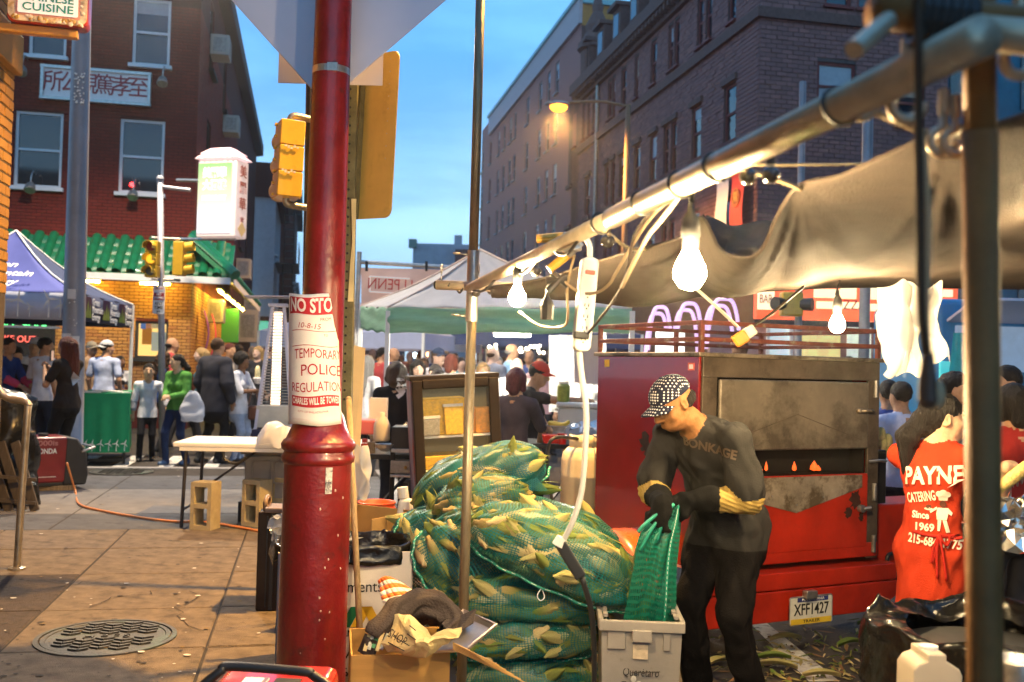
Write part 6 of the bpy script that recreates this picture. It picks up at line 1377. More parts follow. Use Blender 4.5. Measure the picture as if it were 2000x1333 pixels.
for j in range(2,n,1):a=La[j].lerp(Ra[j],.74)-q0+Vector((0,-.053,0));q.bar(a,a+Vector((0,0,.011)),.0022,.0022,upv=(0,1,0))
tag(q.build('stitching',M_wletter,hn),kind='stuff')
for(a,b,c)in(((1310,985),(1262,1022),(1246,1040)),((1312,990),(1275,1030),(1250,1075)),((1316,985),(1300,1005),(1282,1060))):MB().tube([p-q0 for p in smooth_path([P(*a,4.3),P(*b,4.28),P(*c,4.28)])],.008,6).build('strand',M_seam,hn,smooth=True)
for(px,py,k_)in((1262,1060,1),(1285,1090,4),(1250,1195,0)):
 o=link('corn_ear',EARS[k_],hn);o.location=P(px,py,4.37)-q0;o.rotation_euler=(.3,R(20),0)
# == the worker with the corn ==
HZ=R(-48);hp0=P(1415,1040,4.62);W0=Vector((hp0.x,hp0.y,ROADZ));Hm=1.70;sM=Hm/1.75
def toloc(p,o,rz,s):v=Matrix.Rotation(-rz,3,'Z')@(Vector(p)-Vector(o));return tuple(v/s)
hL=toloc(P(1293,985,4.33),W0,HZ,sM);hR=toloc(P(1352,975,4.36),W0,HZ,sM)
M_cap=mat('navy_patterned_cap',(.012,.014,.03),.8,var=.1,spec=.1)
def dotpattern(m,col,scale,thr):
 t=m.node_tree;N=t.nodes;L=t.links;v=N.new('ShaderNodeTexVoronoi');v.inputs['Scale'].default_value=scale;v.inputs['Randomness'].default_value=.06;g=N.new('ShaderNodeTexCoord');L.new(g.outputs['Object'],v.inputs['Vector']);lt=N.new('ShaderNodeMath');lt.operation='LESS_THAN';lt.inputs[1].default_value=thr;L.new(v.outputs['Distance'],lt.inputs[0])
 k=N.new('ShaderNodeMix');k.data_type='RGBA';L.new(lt.outputs[0],k.inputs[0]);b=N['Principled BSDF']
 if b.inputs['Base Color'].links:L.new(b.inputs['Base Color'].links[0].from_socket,k.inputs[6])
 k.inputs[7].default_value=(*col,1);L.new(k.outputs[2],b.inputs['Base Color'])
dotpattern(M_cap,(.55,.55,.58),78,.33)
M_shirt=mat('black_work_shirt',(.026,.025,.024),.85,var=.3,scale=6,spec=.08,bump=.3,bscale=200,stain=(.035,.03,.025,.6),sscale=4)
man,JM=person(0,0,'worker in patterned cap and black shirt emptying a net of corn',H=Hm,rz=HZ,at=W0,h=.0058,fine=True,face=True,closed=True,skin='deep_tan',hair=('bald','black'),topm=M_shirt,botm=mat('black_trousers',(.009,.008,.008),.8,var=.3,spec=.06,bump=.3,bscale=150),shoe=(.015,.015,.015),extra=(.36,.25,.07),extra2=(.008,.008,.008),lean=R(31),hpitch=R(17),hyaw=R(-20),sleeve=.6,long_sleeve_cls=4,glove=5,hands=(hL,hR),elbow=((-.75,.5,-.2),(.8,.55,-.4)),hdir=((.1,-.45,-.9),(-.75,-.35,-.35)),curl=.75,feet=((-.13,-.03,0),(.12,.08,0)),hem=.80,loose=1.26,wide=1.02,jacket=1.0,neck=.028,shirt_hem_flare=.0,cap=M_cap,slouch=.01,foldamp=.019,pelvis=(0,.04,.93))
# == foreground left of the corn ==
M_wcart=mat('white_carton',(.62,.57,.5),.7,var=.06,scale=4,bump=.04,bscale=60)
c0=P(800,1333,4.7);cz=0.0
ct=thing('white_carton','white recycling carton with printed green and yellow letters behind the red pole','carton',(P(665,1340,4.6).x,P(665,1340,4.6).y,0),R(12))
kx=4.6/1944;ch=P(720,1082,4.6).z;cw_,cd_=.58,.40
x0=-.30
MB().prism([(x0,0),(x0+.62,0),(x0+.62,ch),(x0,ch)],0,.006).build('front_panel',M_wcart,ct);
MB().box((x0+.003,.2,ch/2),(.006,.4,ch)).build('side_panel',M_wcart,ct);MB().box((x0+.617,.2,ch/2),(.006,.4,ch)).build('side_panel',M_wcart,ct);MB().box((x0+.31,.4,ch/2),(.62,.006,ch)).build('back_panel',M_wcart,ct)
MB().prism(yrect(x0+.335,x0+.43,ch-.062,ch-.03,.015),-.004,.0).build('hand_slot',M_ink,ct)
Mc=lambda x,z:planeM((x,-.004,z),(1,0,0),(0,0,1))
zc2=lambda py:P(720,py,4.6).z
M_wmg=mat('logo_green',(.01,.12,.05),.6,var=0);M_wmy=mat('logo_yellow',(.62,.36,.02),.6,var=0)
text('Compliments of',.075,Mc(x0+.335,zc2(1150)),M_ink,ct,ext=.0005,fit=.44)
def poly(par,pts,m,nm,y=-.004):return MB().prism(pts,y-.001,y).build(nm,m,par)
zt_,zb_=zc2(1188),zc2(1228);wx=x0+.16
def stroke(a,b,w,m):poly(ct,[(a-w,zt_),(a+w,zt_),(b+w,zb_),(b-w,zb_)],m,'logo')
for a,b in((wx,wx+.045),(wx+.1,wx+.05),(wx+.1,wx+.145),(wx+.2,wx+.15)):stroke(a,b,.024,M_wmg)
for a,b in((wx+.25,wx+.2),(wx+.25,wx+.30),(wx+.35,wx+.31),(wx+.35,wx+.40)):stroke(a,b,.024,M_wmy)
text('WASTE MANAGEMENT',.04,Mc(x0+.33,zc2(1240)),M_ink,ct,ext=.0005,fit=.42,bold=.001);text('Help America',.065,Mc(x0+.36,zc2(1280)),M_ink,ct,ext=.0005,fit=.40);text('800-62',.06,Mc(x0+.27,zc2(1316)),M_ink,ct,ext=.0005,fit=.2)
Ms_=lambda y,z:planeM((x0-.003,y,z),(0,-1,0),(0,0,1))
text('W',.2,Ms_(.16,zc2(1165)),M_ink,ct,ext=.0005,bold=.004);text('Recycle America',.05,Ms_(.2,zc2(1235)),M_ink,ct,ext=.0005,fit=.3)
M_bag=mat('black_bin_bag',(.004,.004,.004),.22,var=.05,scale=3,bump=.4,bscale=22,spec=.4)
def crumple(p,a,f,sd=0):return Vector((mnoise.noise(Vector((p.x*f+sd,p.y*f,p.z*f)))*a,mnoise.noise(Vector((p.x*f,p.y*f+sd+9,p.z*f)))*a,mnoise.noise(Vector((p.x*f,p.y*f,p.z*f+sd+17)))*a))
def baglip(u,v):
 a=u*2*PI;ex=.34*abs(math.cos(a))**.5*math.copysign(1,math.cos(a));ey=.22*abs(math.sin(a))**.5*math.copysign(1,math.sin(a));f=1.03-.25*v
 p=Vector((x0+.31+ex*f,.2+ey*f,ch+.03*math.sin(v*PI)+.0-.16*max(0,v-.45)-.06*max(0,.3-v)*3));return p+crumple(p,.022,11)+crumple(p,.01,30)
bl=thing('bin_bag','shiny black bin bag lining the white carton','bin bag',ct.location,R(12));MB().grid(baglip,60,12).build('film',M_bag,bl,smooth=True,solid=.001);bl.location.z=.0
ob=P(705,1075,5.45);bx=thing('open_carton','open brown carton standing behind the white carton','carton',(ob.x,ob.y,0),R(-28));hb=P(705,1002,5.4).z
for(c,d)in(((0,.2,hb/2),(.42,.006,hb)),((0,-.2,hb/2-.06),(.42,.006,hb-.12)),((-.21,0,hb/2),(.006,.4,hb)),((.21,0,hb/2),(.006,.4,hb))):MB().box(c,d).build('panel',M_card,bx)
MB().box((.21,-.07,hb/2),(.012,.008,hb)).build('fold',M_card,bx)
cs=P(700,870,5.6);t=thing('cardboard_sheet','tall sheet of brown cardboard leaning behind the olive post','cardboard',cs);M_card2=mat('pale_cardboard',(.62,.43,.22),.8,var=.08,bump=.04)
q=[P(676,870,5.6)-cs,P(704,868,5.65)-cs,P(714,680,5.6)-cs,P(680,672,5.55)-cs];q=[P(672,1010,5.6)-cs,P(696,1010,5.65)-cs,P(713,680,5.6)-cs,P(680,672,5.55)-cs]
MB().add(q,[(0,1,2,3)]).build('sheet',M_card2,t,solid=.008)
sc=G(530,1190);t=thing('black_case','tall dark brown case standing on the pavement left of the red pole','case',(sc.x,sc.y,0),R(6));M_case=mat('dark_brown_plastic',(.035,.022,.014),.55,var=.25,scale=9,bump=.1)
hh=P(510,995,sc.y).z;MB().box((.0,.12,hh/2),(.17,.36,hh)).build('shell',M_case,t,bevel=.012);MB().box((.0,.12,hh/2),(.02,.372,hh-.02)).build('seam',M_black,t);
MB().box((-.03,-.064,hh/2),(.006,.008,hh-.05)).build('groove',M_black,t);MB().box((.03,-.0,hh+.012),(.15,.2,.03)).build('lid',mat('taupe_plastic',(.16,.11,.085),.5,var=.1),t,bevel=.008)
MB().tube(smooth_path([(-.05,-.02,hh),(-.05,-.02,hh+.05),(-.05,.06,hh+.07),(-.05,.12,hh+.05),(-.05,.12,hh)]),.014,8).build('handle',mat('tan_handle',(.2,.12,.06),.5),t,smooth=True)
t=thing('plastic_scrap','crumpled clear plastic scrap on the carton edge beside the dark case','plastic',P(548,1030,4.95));M_film=mat('clear_film',(.5,.52,.56),.15,var=.2,alpha=.6,spec=.9)
MB().grid(lambda u,v:Vector(((u-.5)*.09,0,(v-.5)*.13))+crumple(Vector((u*.2,v*.3,1)),.05,14),10,12).build('film',M_film,t)
bp=P(805,1345,3.95);rb_=thing('rag_box','brown cardboard box in front heaped with rags and a paper bag','carton',(bp.x,bp.y,0),R(10));kq=3.95/1944
zt1=P(805,1262,3.9).z;M_cardw=mat('warm_cardboard',(.42,.24,.07),.75,var=.12,scale=4,bump=.1,bscale=90,stretch=(1,1,8))
for(c,d)in(((-.06,-.16,zt1/2),(.37,.007,zt1)),((-.06,.22,zt1/2),(.37,.007,zt1)),((-.245,.03,zt1/2),(.007,.38,zt1)),((.125,.03,zt1/2),(.007,.38,zt1))):MB().box(c,d).build('panel',M_cardw,rb_)
MB().box((-.06,.03,.02),(.36,.37,.01)).build('base',M_cardw,rb_)
cen=P(830,1225,3.95)
def blob(name,cat,label,px,py,D,w,h,d,m,sd,amp=.03,nu=34,nv=20,f=9,rot=0.0,fold=0.0):
 t=thing(name,label,cat,P(px,py,D));s=D/1944;Ry=Matrix.Rotation(rot,3,'Y')
 def fn(u,v):
  a=2*PI*u;b=-PI/2+PI*v;p=Vector((w*s/2*math.cos(b)*math.cos(a),d/2*math.cos(b)*math.sin(a),h*s/2*math.sin(b)));nn=p.normalized()
  return Ry@(p+crumple(p,amp,f,sd)+crumple(p,amp*.45,f*2.6,sd)+nn*fold*math.sin(p.x*55+p.z*70+4*mnoise.noise(p*9)))
 MB().grid(fn,nu,nv).build('cloth',m,t,smooth=True);return t
M_rag=mat('dark_brown_rag',(.062,.046,.038),.9,var=.25,scale=8,bump=.35,bscale=120);M_bagp=mat('cream_paper_bag',(.55,.42,.19),.75,var=.12,bump=.25,bscale=18)
def wrap_tube(name,cat,label,pts,rad,m,sd,flat=.6,amp=.012):
 c=P(*pts[0]);t=thing(name,label,cat,c);sp_=smooth_path([P(*p)-c for p in pts],8);nn=len(sp_)
 def fn(u,v):
  j=round(v*(nn-1));d=(sp_[min(j+1,nn-1)]-sp_[max(j-1,0)]).normalized();a,b,_=frame(d);r=rad*(.35+.65*math.sin(PI*min(1,max(0,.1+.8*v))));an=u*2*PI+v*2.2
  r*=1+.14*math.sin(an*5+v*9)+.06*math.sin(an*11+v*5);p=sp_[j]+a*r*math.cos(u*2*PI)+b*r*math.sin(u*2*PI)
  return p+crumple(p,amp,14,sd)
 MB().grid(fn,40,nn-1).build('cloth',m,t,smooth=True);return t
wrap_tube('rag','rag','twisted dark brown rag heaped over the front cardboard box',[(716,1278,3.8),(738,1232,3.82),(775,1196,3.9),(820,1180,3.95),(868,1195,3.95),(885,1222,3.9),(865,1235,3.82)],.052,M_rag,2)
wrap_tube('rag','rag','second fold of dark cloth lying right on top of the front box',[(760,1215,3.98),(800,1195,4.0),(850,1190,4.02),(890,1215,4.0)],.06,M_rag,8)
t=thing('paper_bag','crumpled cream paper bag printed SHOP in the front cardboard box','paper bag',P(820,1250,3.74));q0=t.location
pcs=[(745,1262,3.74),(772,1205,3.80),(800,1202,3.78),(842,1238,3.74),(898,1222,3.74),(896,1246,3.70),(855,1272,3.7),(800,1280,3.68),(758,1276,3.7)]
cb_=P(815,1248,3.66)
def pb(u,v):
 i=u*len(pcs);a=P(*pcs[int(i)%len(pcs)]);b=P(*pcs[(int(i)+1)%len(pcs)]);e=a.lerp(b,i-int(i));p=cb_.lerp(e,v);return p-q0+Vector((0,-.05*math.cos(v*PI/2),0))+crumple(p,.018,16,3)*(1.0)+crumple(p,.008,40,3)
MB().grid(pb,36,10).build('paper',M_bagp,t,smooth=False,solid=.002)
text('SHOP',.045,planeM(P(776,1246,3.60)-q0,(1,0,-.55),(.5,.2,1)),M_ink,t,ext=.0005,fit=.07)
for a,b in(((768,1243),(800,1262)),((795,1238),(812,1250)),((800,1222),(812,1232)),((758,1255),(790,1272))):MB().bar(P(*a,3.605)-q0,P(*b,3.605)-q0,.003,.003).build('print_line',M_ink,t)
st=thing('paper_bag','torn newspaper strips with green print in the left of the front box','paper',P(735,1262,3.76));q0=st.location
for i in range(7):
 a=P(712+8*i,1272-(i%3)*3,3.76)-q0;b=P(722+9*i,1238-(i%2)*6,3.80)-q0;MB().bar(a,b,.014,.002,upv=(0,1,.2)).build('strip',[M_bagp,mat('newsprint',(.42,.40,.32),.8,var=.5,scale=60),mat('green_print',(.06,.2,.09),.7)][i%3],st)
M_tray=mat('aluminium_tray',(.55,.47,.42),.35,.85,.15,7,bump=.05)
t=thing('sheet_pan','tilted aluminium sheet pan sticking out of the front box','tray',P(905,1235,3.85));q0=t.location
qd=[P(822,1285,3.72),P(905,1275,3.66),P(968,1218,3.82),P(918,1190,4.0)]
qd=[P(838,1272,3.72),P(912,1268,3.70),P(969,1220,3.85),P(905,1192,4.0)]
ctr=sum(qd,Vector())/4;up_=(qd[1]-qd[0]).cross(qd[2]-qd[1]).normalized();up_=up_ if up_.z>0 else-up_
inn=[ctr+(p-ctr)*.88-up_*.018 for p in qd];q=MB();q.add([p-q0 for p in qd]+[p-q0 for p in inn],[(4,5,6,7)]+[(i,(i+1)%4,4+(i+1)%4,4+i)for i in range(4)]);q.build('pan',M_tray,t,solid=.002);MB().tube([p-q0 for p in qd],.006,6,closed=True).build('rolled_rim',M_tray,t)
q=MB();q.add([P(893,1240,3.80)-q0+up_*.008,P(925,1222,3.85)-q0+up_*.01,P(932,1203,3.9)-q0+up_*.03,P(900,1212,3.93)-q0+up_*.02],[(0,1,2,3)]);q.build('burnt_scrap',M_rag,t,solid=.004)
q=thing('skewers','bundle of thin wooden skewers pointing right from the front box','skewers',P(900,1265,3.68));
for i in range(5):MB().cyl(P(885,1256+i*3,3.70)-q.location,P(975+14*i,1300+9*i,3.6)-q.location,.0032,.002,6).build('skewer',mat('skewer_wood',(.5,.3,.1),.6,var=.1),q)
t=thing('striped_cloth','orange and white striped cloth on top of the front box','cloth',P(790,1160,4.15));q0=t.location
M_or2=mat('orange_stripe',(.75,.16,.03),.7,var=.1,transl=.1);M_wst=mat('white_stripe',(.75,.65,.55),.7,var=.06,transl=.1)
g=MB();P1,P2,P3,P4=P(738,1135,4.2),P(768,1130,4.22),P(838,1172,4.1),P(748,1180,4.05)
for i in range(6):
 u0,u1=i/6,(i+1)/6;f=lambda u,v:(P1.lerp(P4,u)).lerp(P2.lerp(P3,u),v)-q0+Vector((0,-.03*math.sin(v*PI)+.01*math.sin(u*7),.02*math.sin(v*PI)))
 for k in range(6):g.add([f(u0,k/6),f(u1,k/6),f(u1,(k+1)/6),f(u0,(k+1)/6)],[(0,1,2,3)],i%2)
g.build('cloth',[M_or2,M_wst],t,smooth=True,solid=.003)
t=thing('red_bucket','orange red plastic bucket behind the open carton','bucket',G(736,1062)+Vector((0,0,0)));D_=t.location.y;t.location=P(736,1052,6.6);M_bk=mat('orange_red_plastic',(.70,.085,.02),.35,var=.08,coat=.1);bw=.118
MB().lathe([(.098,0),(.116,.24),(.116,.25),(.128,.255),(.128,.262),(.117,.266),(.12,.29),(.128,.295),(.128,.302),(.12,.306),(.122,.335),(.127,.34),(.122,.345),(.113,.34),(.1,.03),(.01,.02)],n=32,cap=False).build('shell',M_bk,t,smooth=True)
MB().tube(smooth_path([(-.12,-.02,.27),(-.09,-.13,.16),(.0,-.17,.12),(.08,-.14,.18),(.122,-.02,.27)]),.003,6).build('bail',M_steel,t)
t.location.z=0.0;t.location.y=6.6
pb_=P(736,1000,6.6);t.location=(pb_.x,6.6,P(736,980,6.6).z-.34)
t=thing('white_jug','white plastic jug squeezed between bucket and corn sacks','jug',P(790,1060,5.6));MB().box((0,0,.12),(.13,.12,.26),None,taper=.55).build('body',M_wplastic,t,bevel=.02);MB().cyl((-.012,0,.25),(-.02,0,.31),.03).build('neck',M_wplastic,t)
# == handrail, generator and slats on the left ==
hr=G(33,1112);t=thing('handrail','worn steel handrail post bolted to the pavement at the left edge','handrail',hr);hz1=P(45,785,hr.y).z;M_brass=mat('worn_steel_rail',(.42,.36,.27),.35,.85,.3,8,bump=.05)
MB().tube(smooth_path([(0,0,0),(.01,0,.4),(.03,0,hz1-.08),(.035,0,hz1-.02),(.0,0,hz1+.005),(-.1,0,hz1+.02),(-.17,0,hz1+.08),(-.3,0,hz1+.3),(-.6,0,hz1+.8)],6),.024,14).build('rail',M_brass,t,smooth=True);MB().lathe([(.055,0),(.055,.012),(.03,.02)],n=16).build('flange',M_brass,t)
t=thing('binbag_heap','tall shiny black bin bag heap behind the handrail','bin bag',G(-20,985));
def bagf(u,v):
 a=u*2*PI;r=.46*(1-.25*v)*(1.0 if v<.9 else 1-(v-.9)*8);p=Vector((r*math.cos(a),r*math.sin(a)*.7,1.15*v));return p+crumple(p,.07,4)+crumple(p,.03,12)
MB().grid(bagf,40,26).build('film',M_bag,t,smooth=True)
fs_=thing('slat_stack','stack of dark folded wooden slat panels leaning at the left edge','slat panels',G(20,1000));M_slat=mat('dark_slat',(.075,.062,.055),.6,var=.25,scale=6,stretch=(8,8,1))
for i in range(5):
 o=MB().bar((-.25+.11*i,.02*i,0),(-.52+.11*i,.05*i,.62),.085,.022,upv=(0,1,0)).build('slat',M_slat,fs_,bevel=.004)
for f in(.2,.55):MB().bar((-.42+.0,-.02,.62*f),(.2,.06,.62*f-.05),.03,.02,upv=(0,1,0)).build('batten',M_slat,fs_)
MB().box((.1,-.03,.2),(.012,.01,.12)).build('red_mark',M_red,fs_)
gl=G(88,955);gz=thing('generator','red and black portable generator labelled HONDA on wooden blocks','generator',(gl.x,gl.y,.05),R(38));
M_gred=mat('generator_red',(.22,.012,.016),.32,var=.12,coat=.25);M_gblk=mat('generator_black',(.022,.02,.018),.5,var=.25)
MB().prism([(-.3,.03),(.2,.03),(.24,.12),(.24,.38),(.16,.52),(-.3,.52)],-.22,.22).build('body',M_gred,gz,bevel=.03,seg=3)
MB().prism([(.12,.0),(.36,.0),(.38,.1),(.36,.34),(.26,.5),(.14,.52)],-.225,.225).build('end_housing',M_gblk,gz,bevel=.025,seg=3)
MB().box((-.1,0,.02),(.5,.42,.05)).build('base',M_gblk,gz,bevel=.01);MB().prism([(.17,.46),(.33,.37),(.35,.40),(.2,.515)],-.17,.17).build('control_hood',mat('khaki_panel',(.32,.24,.13),.45,var=.1),gz,bevel=.01)
for z in(.12,.18,.24):MB().box((.375,0,z),(.01,.3,.025)).build('vent_slat',M_gblk,gz)
MB().tube([(.3,-.24,.36),(.44,-.2,.40),(.44,.2,.40),(.3,.24,.36)],.014,8).build('carry_handle',M_steel,gz,smooth=True);MB().cyl((-.05,-.05,.52),(-.05,-.05,.55),.05).build('fuel_cap',M_gblk,gz)
text('HONDA',.075,planeM((-.06,-.222,.37),(1,0,0),(0,0,1)),M_wletter,gz,ext=.001,fit=.22,bold=.002);text('3000is',.075,planeM((-.06,-.222,.455),(1,0,0),(0,0,1)),mat('dim_white',(.5,.2,.18),.5),gz,ext=.001,fit=.24,bold=.002)
MB().box((-.05,-.222,.1),(.2,.004,.006)).build('trim',M_wletter,gz)
t=thing('timber_block','short timber block under the generator','timber',(gl.x+.02,gl.y-.02,0),R(20));MB().box((0.05,-.1,.025),(.5,.12,.05)).build('block',M_wood,t,bevel=.004);MB().box((0.02,.18,.025),(.5,.1,.05)).build('board',M_wood,t,bevel=.004)
M_ocord=mat('orange_cord',(.62,.22,.06),.5,var=.1)
cord([P(131,905,10.2)]+[G(px,py,.012)for px,py in((147,960),(155,985),(200,998),(280,1012),(345,1019),(400,1020),(470,1031),(540,1045))],.011,'orange extension cord running from the generator across the pavement',M_ocord)
# == folding table, blocks, tote ==
fl_=G(347,1030);ft=thing('folding_table','white plastic folding table on the pavement left of the red pole','folding table',(fl_.x,fl_.y,0),R(4));th=P(350,868,fl_.y).z
MB().box((.75,.36,th),(1.62,.78,.042)).build('top',M_wplastic,ft,bevel=.012,seg=3);M_leg=mat('grey_table_leg',(.05,.045,.045),.45,.5,.2)
for(x,y)in((.03,.0),(.03,.62),(1.42,0.0),(1.42,.62)):MB().cyl((x,y,0),(x+.02,y,th-.02),.015).build('leg',M_leg,ft)
MB().cyl((.035,0,.15),(.035,.62,.15),.011).build('leg_bar',M_leg,ft);MB().bar((.08,.3,.25),(.62,.3,th-.05),.035,.02).build('brace',M_leg,ft);MB().bar((1.38,.3,.25),(.85,.3,th-.05),.035,.02).build('brace',M_leg,ft)
MB().tube(smooth_path([(.36,.0,th-.03),(.38,-.01,th-.12),(.48,-.01,th-.15),(.56,0,th-.1)]),.014,6).build('strap',M_black,ft)
MB().box((.75,-.02,th-.035),(1.5,.02,.03)).build('rail',M_wplastic,ft)
M_blk=mat('cinder_block',(.45,.37,.22),.9,var=.18,scale=16,bump=.5,bscale=120,stain=(.33,.27,.16,.6),sscale=8)
def cblock(p,rz,label):
 t=thing('cinder_block',label,'cinder block',p,rz,'cinder blocks standing on end');q=MB();w,d,h=.19,.17,.40
 for(c,s_)in(((-w/2+.017,0,h/2),(.034,d,h)),((w/2-.017,0,h/2),(.034,d,h)),((0,0,.019),(w-.068,d,.038)),((0,0,h/2),(w-.068,d,.038)),((0,0,h-.019),(w-.068,d,.038))):q.box(c,s_)
 bmesh_join(q,t);return t
def bmesh_join(q,t):
 me=q.mesh('block',M_blk);link('block',me,t)
cblock(G(400,1033),R(-12),'concrete cinder block standing on end under the left of the folding table');cblock(G(500,1026),R(-25),'cinder block on end just left of the dark case');cblock(G(556,1020),R(-20),'cinder block half hidden by the red pole')
tg=P(520,990,8.9);t=thing('grey_bin','translucent grey storage bin under the folding table','storage bin',(tg.x,tg.y,0.0),R(-4));M_tg=mat('translucent_grey',(.33,.31,.30),.35,var=.1,transl=.25)
MB().box((.1,.2,.31),(.6,.42,.58),taper=1.06).build('body',M_tg,t,bevel=.03);MB().box((.1,.2,.62),(.68,.48,.04)).build('lid',M_tg,t,bevel=.01)
for x in(-.04,.16):MB().tube([Vector((x+a,-.04,.45+b))for a,b in yrect(-.09,.09,-.1,.1,.03)],.008,6,closed=True).build('moulding',M_tg,t)
MB().box((-.19,.0,.09),(.1,.1,.18)).build('caster',M_black,t)
t=thing('paper_bundle','crumpled white plastic bundle on the folding table','plastic bundle',P(540,868,8.6));
def fnb(u,v):
 a=2*PI*u;b=PI/2*v;p=Vector((.17*math.cos(b)*math.cos(a),.13*math.cos(b)*math.sin(a),.2*math.sin(b)));return p+crumple(p,.04,7)+crumple(p,.015,18)
MB().grid(fnb,30,12).build('plastic',mat('thin_white_plastic',(.72,.7,.68),.35,var=.06,transl=.3),t,smooth=True)
ph=P(533,935,10.6);ph=Vector((ph.x,ph.y,0));kh=10.6/1944;t=thing('patio_heater','glowing pyramid patio heater with steel grille behind the folding table','patio heater',ph,R(10))
z0=P(533,835,10.6).z;z1_=P(545,600,10.6).z;zf=P(533,790,10.6).z
M_heat=mat('heater_tube',(.8,.75,.7),.2,var=0,emit=(1,.7,.45),es=3)
for sx_ in(-1,1):
 for sy in(-1,1):MB().bar((sx_*.19,sy*.19,z0-.05),(sx_*.06,sy*.06,z1_),.028,.028,upv=(0,1,0)).build('frame_post',M_alu,t)
MB().cyl((0,0,zf-.05),(0,0,z1_-.05),.05,.045).build('glow_tube',M_heat,t)
for sy in(-1,):
 for i in range(34):
  f=i/34;z=zf+(z1_-zf)*f;w=.19-(.13)*((z-z0)/(z1_-z0));MB().bar((-w,sy*w,z),(w,sy*w,z),.006,.01).build('grille_bar',M_dsteel,t)
MB().box((0,0,(z0+zf)/2),(.36,.36,zf-z0-.02)).build('burner_panel',mat('brushed_panel',(.4,.38,.34),.35,.7,.15),t);MB().box((0,0,z0/2),(.44,.44,z0-.02)).build('base_cabinet',mat('navy_cabinet',(.015,.02,.06),.5),t,bevel=.01);MB().box((0,0,z1_+.02),(.2,.2,.03)).build('cap_plate',M_alu,t)
MB().add([(-.35,-.15,z1_+.1),(.35,-.15,z1_+.12),(.35,.25,z1_+.12),(-.35,.25,z1_+.1)],[(0,1,2,3)]).build('reflector',M_alu,t,solid=.01)
g2=P(520,1333,3.05);t=thing('generator','red machine with bent tube guard cropped at the bottom edge','generator',(g2.x,g2.y,0));zt2=P(520,1302,3.05).z
MB().tube(smooth_path([P(388,1345,3.0)-t.location,P(430,1312,3.02)-t.location,P(450,1302,3.03)-t.location,P(590,1312,3.03)-t.location,P(612,1320,3.03)-t.location,P(655,1350,3.0)-t.location],6),.0145,12).build('guard_tube',M_blackm,t,smooth=True)
for px in(388,655):
 a=P(px,1347,3.0)-t.location;MB().cyl(a,(a.x,a.y,0),.0145).build('guard_leg',M_blackm,t)
zz=P(520,1340,3.05).z
MB().box((0.0,.12,zz/2-.01),(.36,.3,zz)).build('body',mat('machine_red',(.5,.02,.015),.2,var=.1,coat=.5),t,bevel=.03)
a=P(480,1333,3.0)-t.location;MB().box((a.x,.06,zz-.008),(.075,.07,.006)).build('label',M_wletter,t);MB().box((a.x+.1,.06,zz-.008),(.08,.07,.006)).build('label',M_ink,t);MB().box((a.x+.03,.06,zz-.007),(.012,.075,.006)).build('label',M_red,t)
lp=P(137,918,12.9);t=thing('lamp_post','big round grey metal lamp post pasted with white notices','lamp post',(lp.x,lp.y,0));lt=P(163,-80,12.9)
axl=(lt-lp);axl=axl/axl.z;M_lpost=mat('grey_lamp_post',(.26,.26,.29),.5,.45,.2,2,bump=.03,stain=(.2,.19,.19,.62),sscale=3)
Ml=Matrix(((1,0,axl.x),(0,1,axl.y),(0,0,1)));MB().lathe([(.2,0),(.2,.06),(.15,.08),(.142,1.2),(.112,5.6),(.1,7)],n=28,M=Ml).build('shaft',M_lpost,t,smooth=True)
for(py0,py1,a0,a1)in((650,700,-.9,.2),(655,690,.1,.9),(560,580,-.2,.5)):
 za,zb_=P(130,py1,12.3).z,P(130,py0,12.3).z;MB().grid(lambda u,v:Ml@Vector((.146*math.sin(a0+(a1-a0)*u),-.146*math.cos(a0+(a1-a0)*u),za+(zb_-za)*v)),8,2).build('pasted_notice',M_paper,t)
pl_h=Ml@Vector((0,0,8.2));MB().bar(pl_h,pl_h+Vector((.2,1.6,.2)),.08,.08).build('arm',M_lpost,t);MB().ell(pl_h+Vector((.2,1.8,.15)),(.2,.4,.12),12,6).build('lamp_head',M_blackm,t)
ld=bpy.data.lights.new('added_post_lamp','SPOT');ld.energy=6800;ld.color=(1,.80,.56);ld.spot_size=R(150);ld.spot_blend=.4;ld.shadow_soft_size=.2;lo=link('added_post_lamp',ld,t);lo.location=pl_h+Vector((.2,1.8,0))  # unseen lamp head and spot added to brighten the people at the crossing
MB().cyl((0,0,6.9),Vector(pl_h),.09).build('upper_shaft',M_lpost,t)
r_=random.Random(5)
for i in range(46):a,z=r_.uniform(-.1,.8),P(150,r_.uniform(115,180)if i<38 else r_.uniform(560,640),12.2).z;MB().ell(Ml@Vector((.128*math.sin(a)*1.03,-.128*math.cos(a)*1.03,z)),(.012,.006,.012),6,4).build('paint_fleck',M_wletter,t)
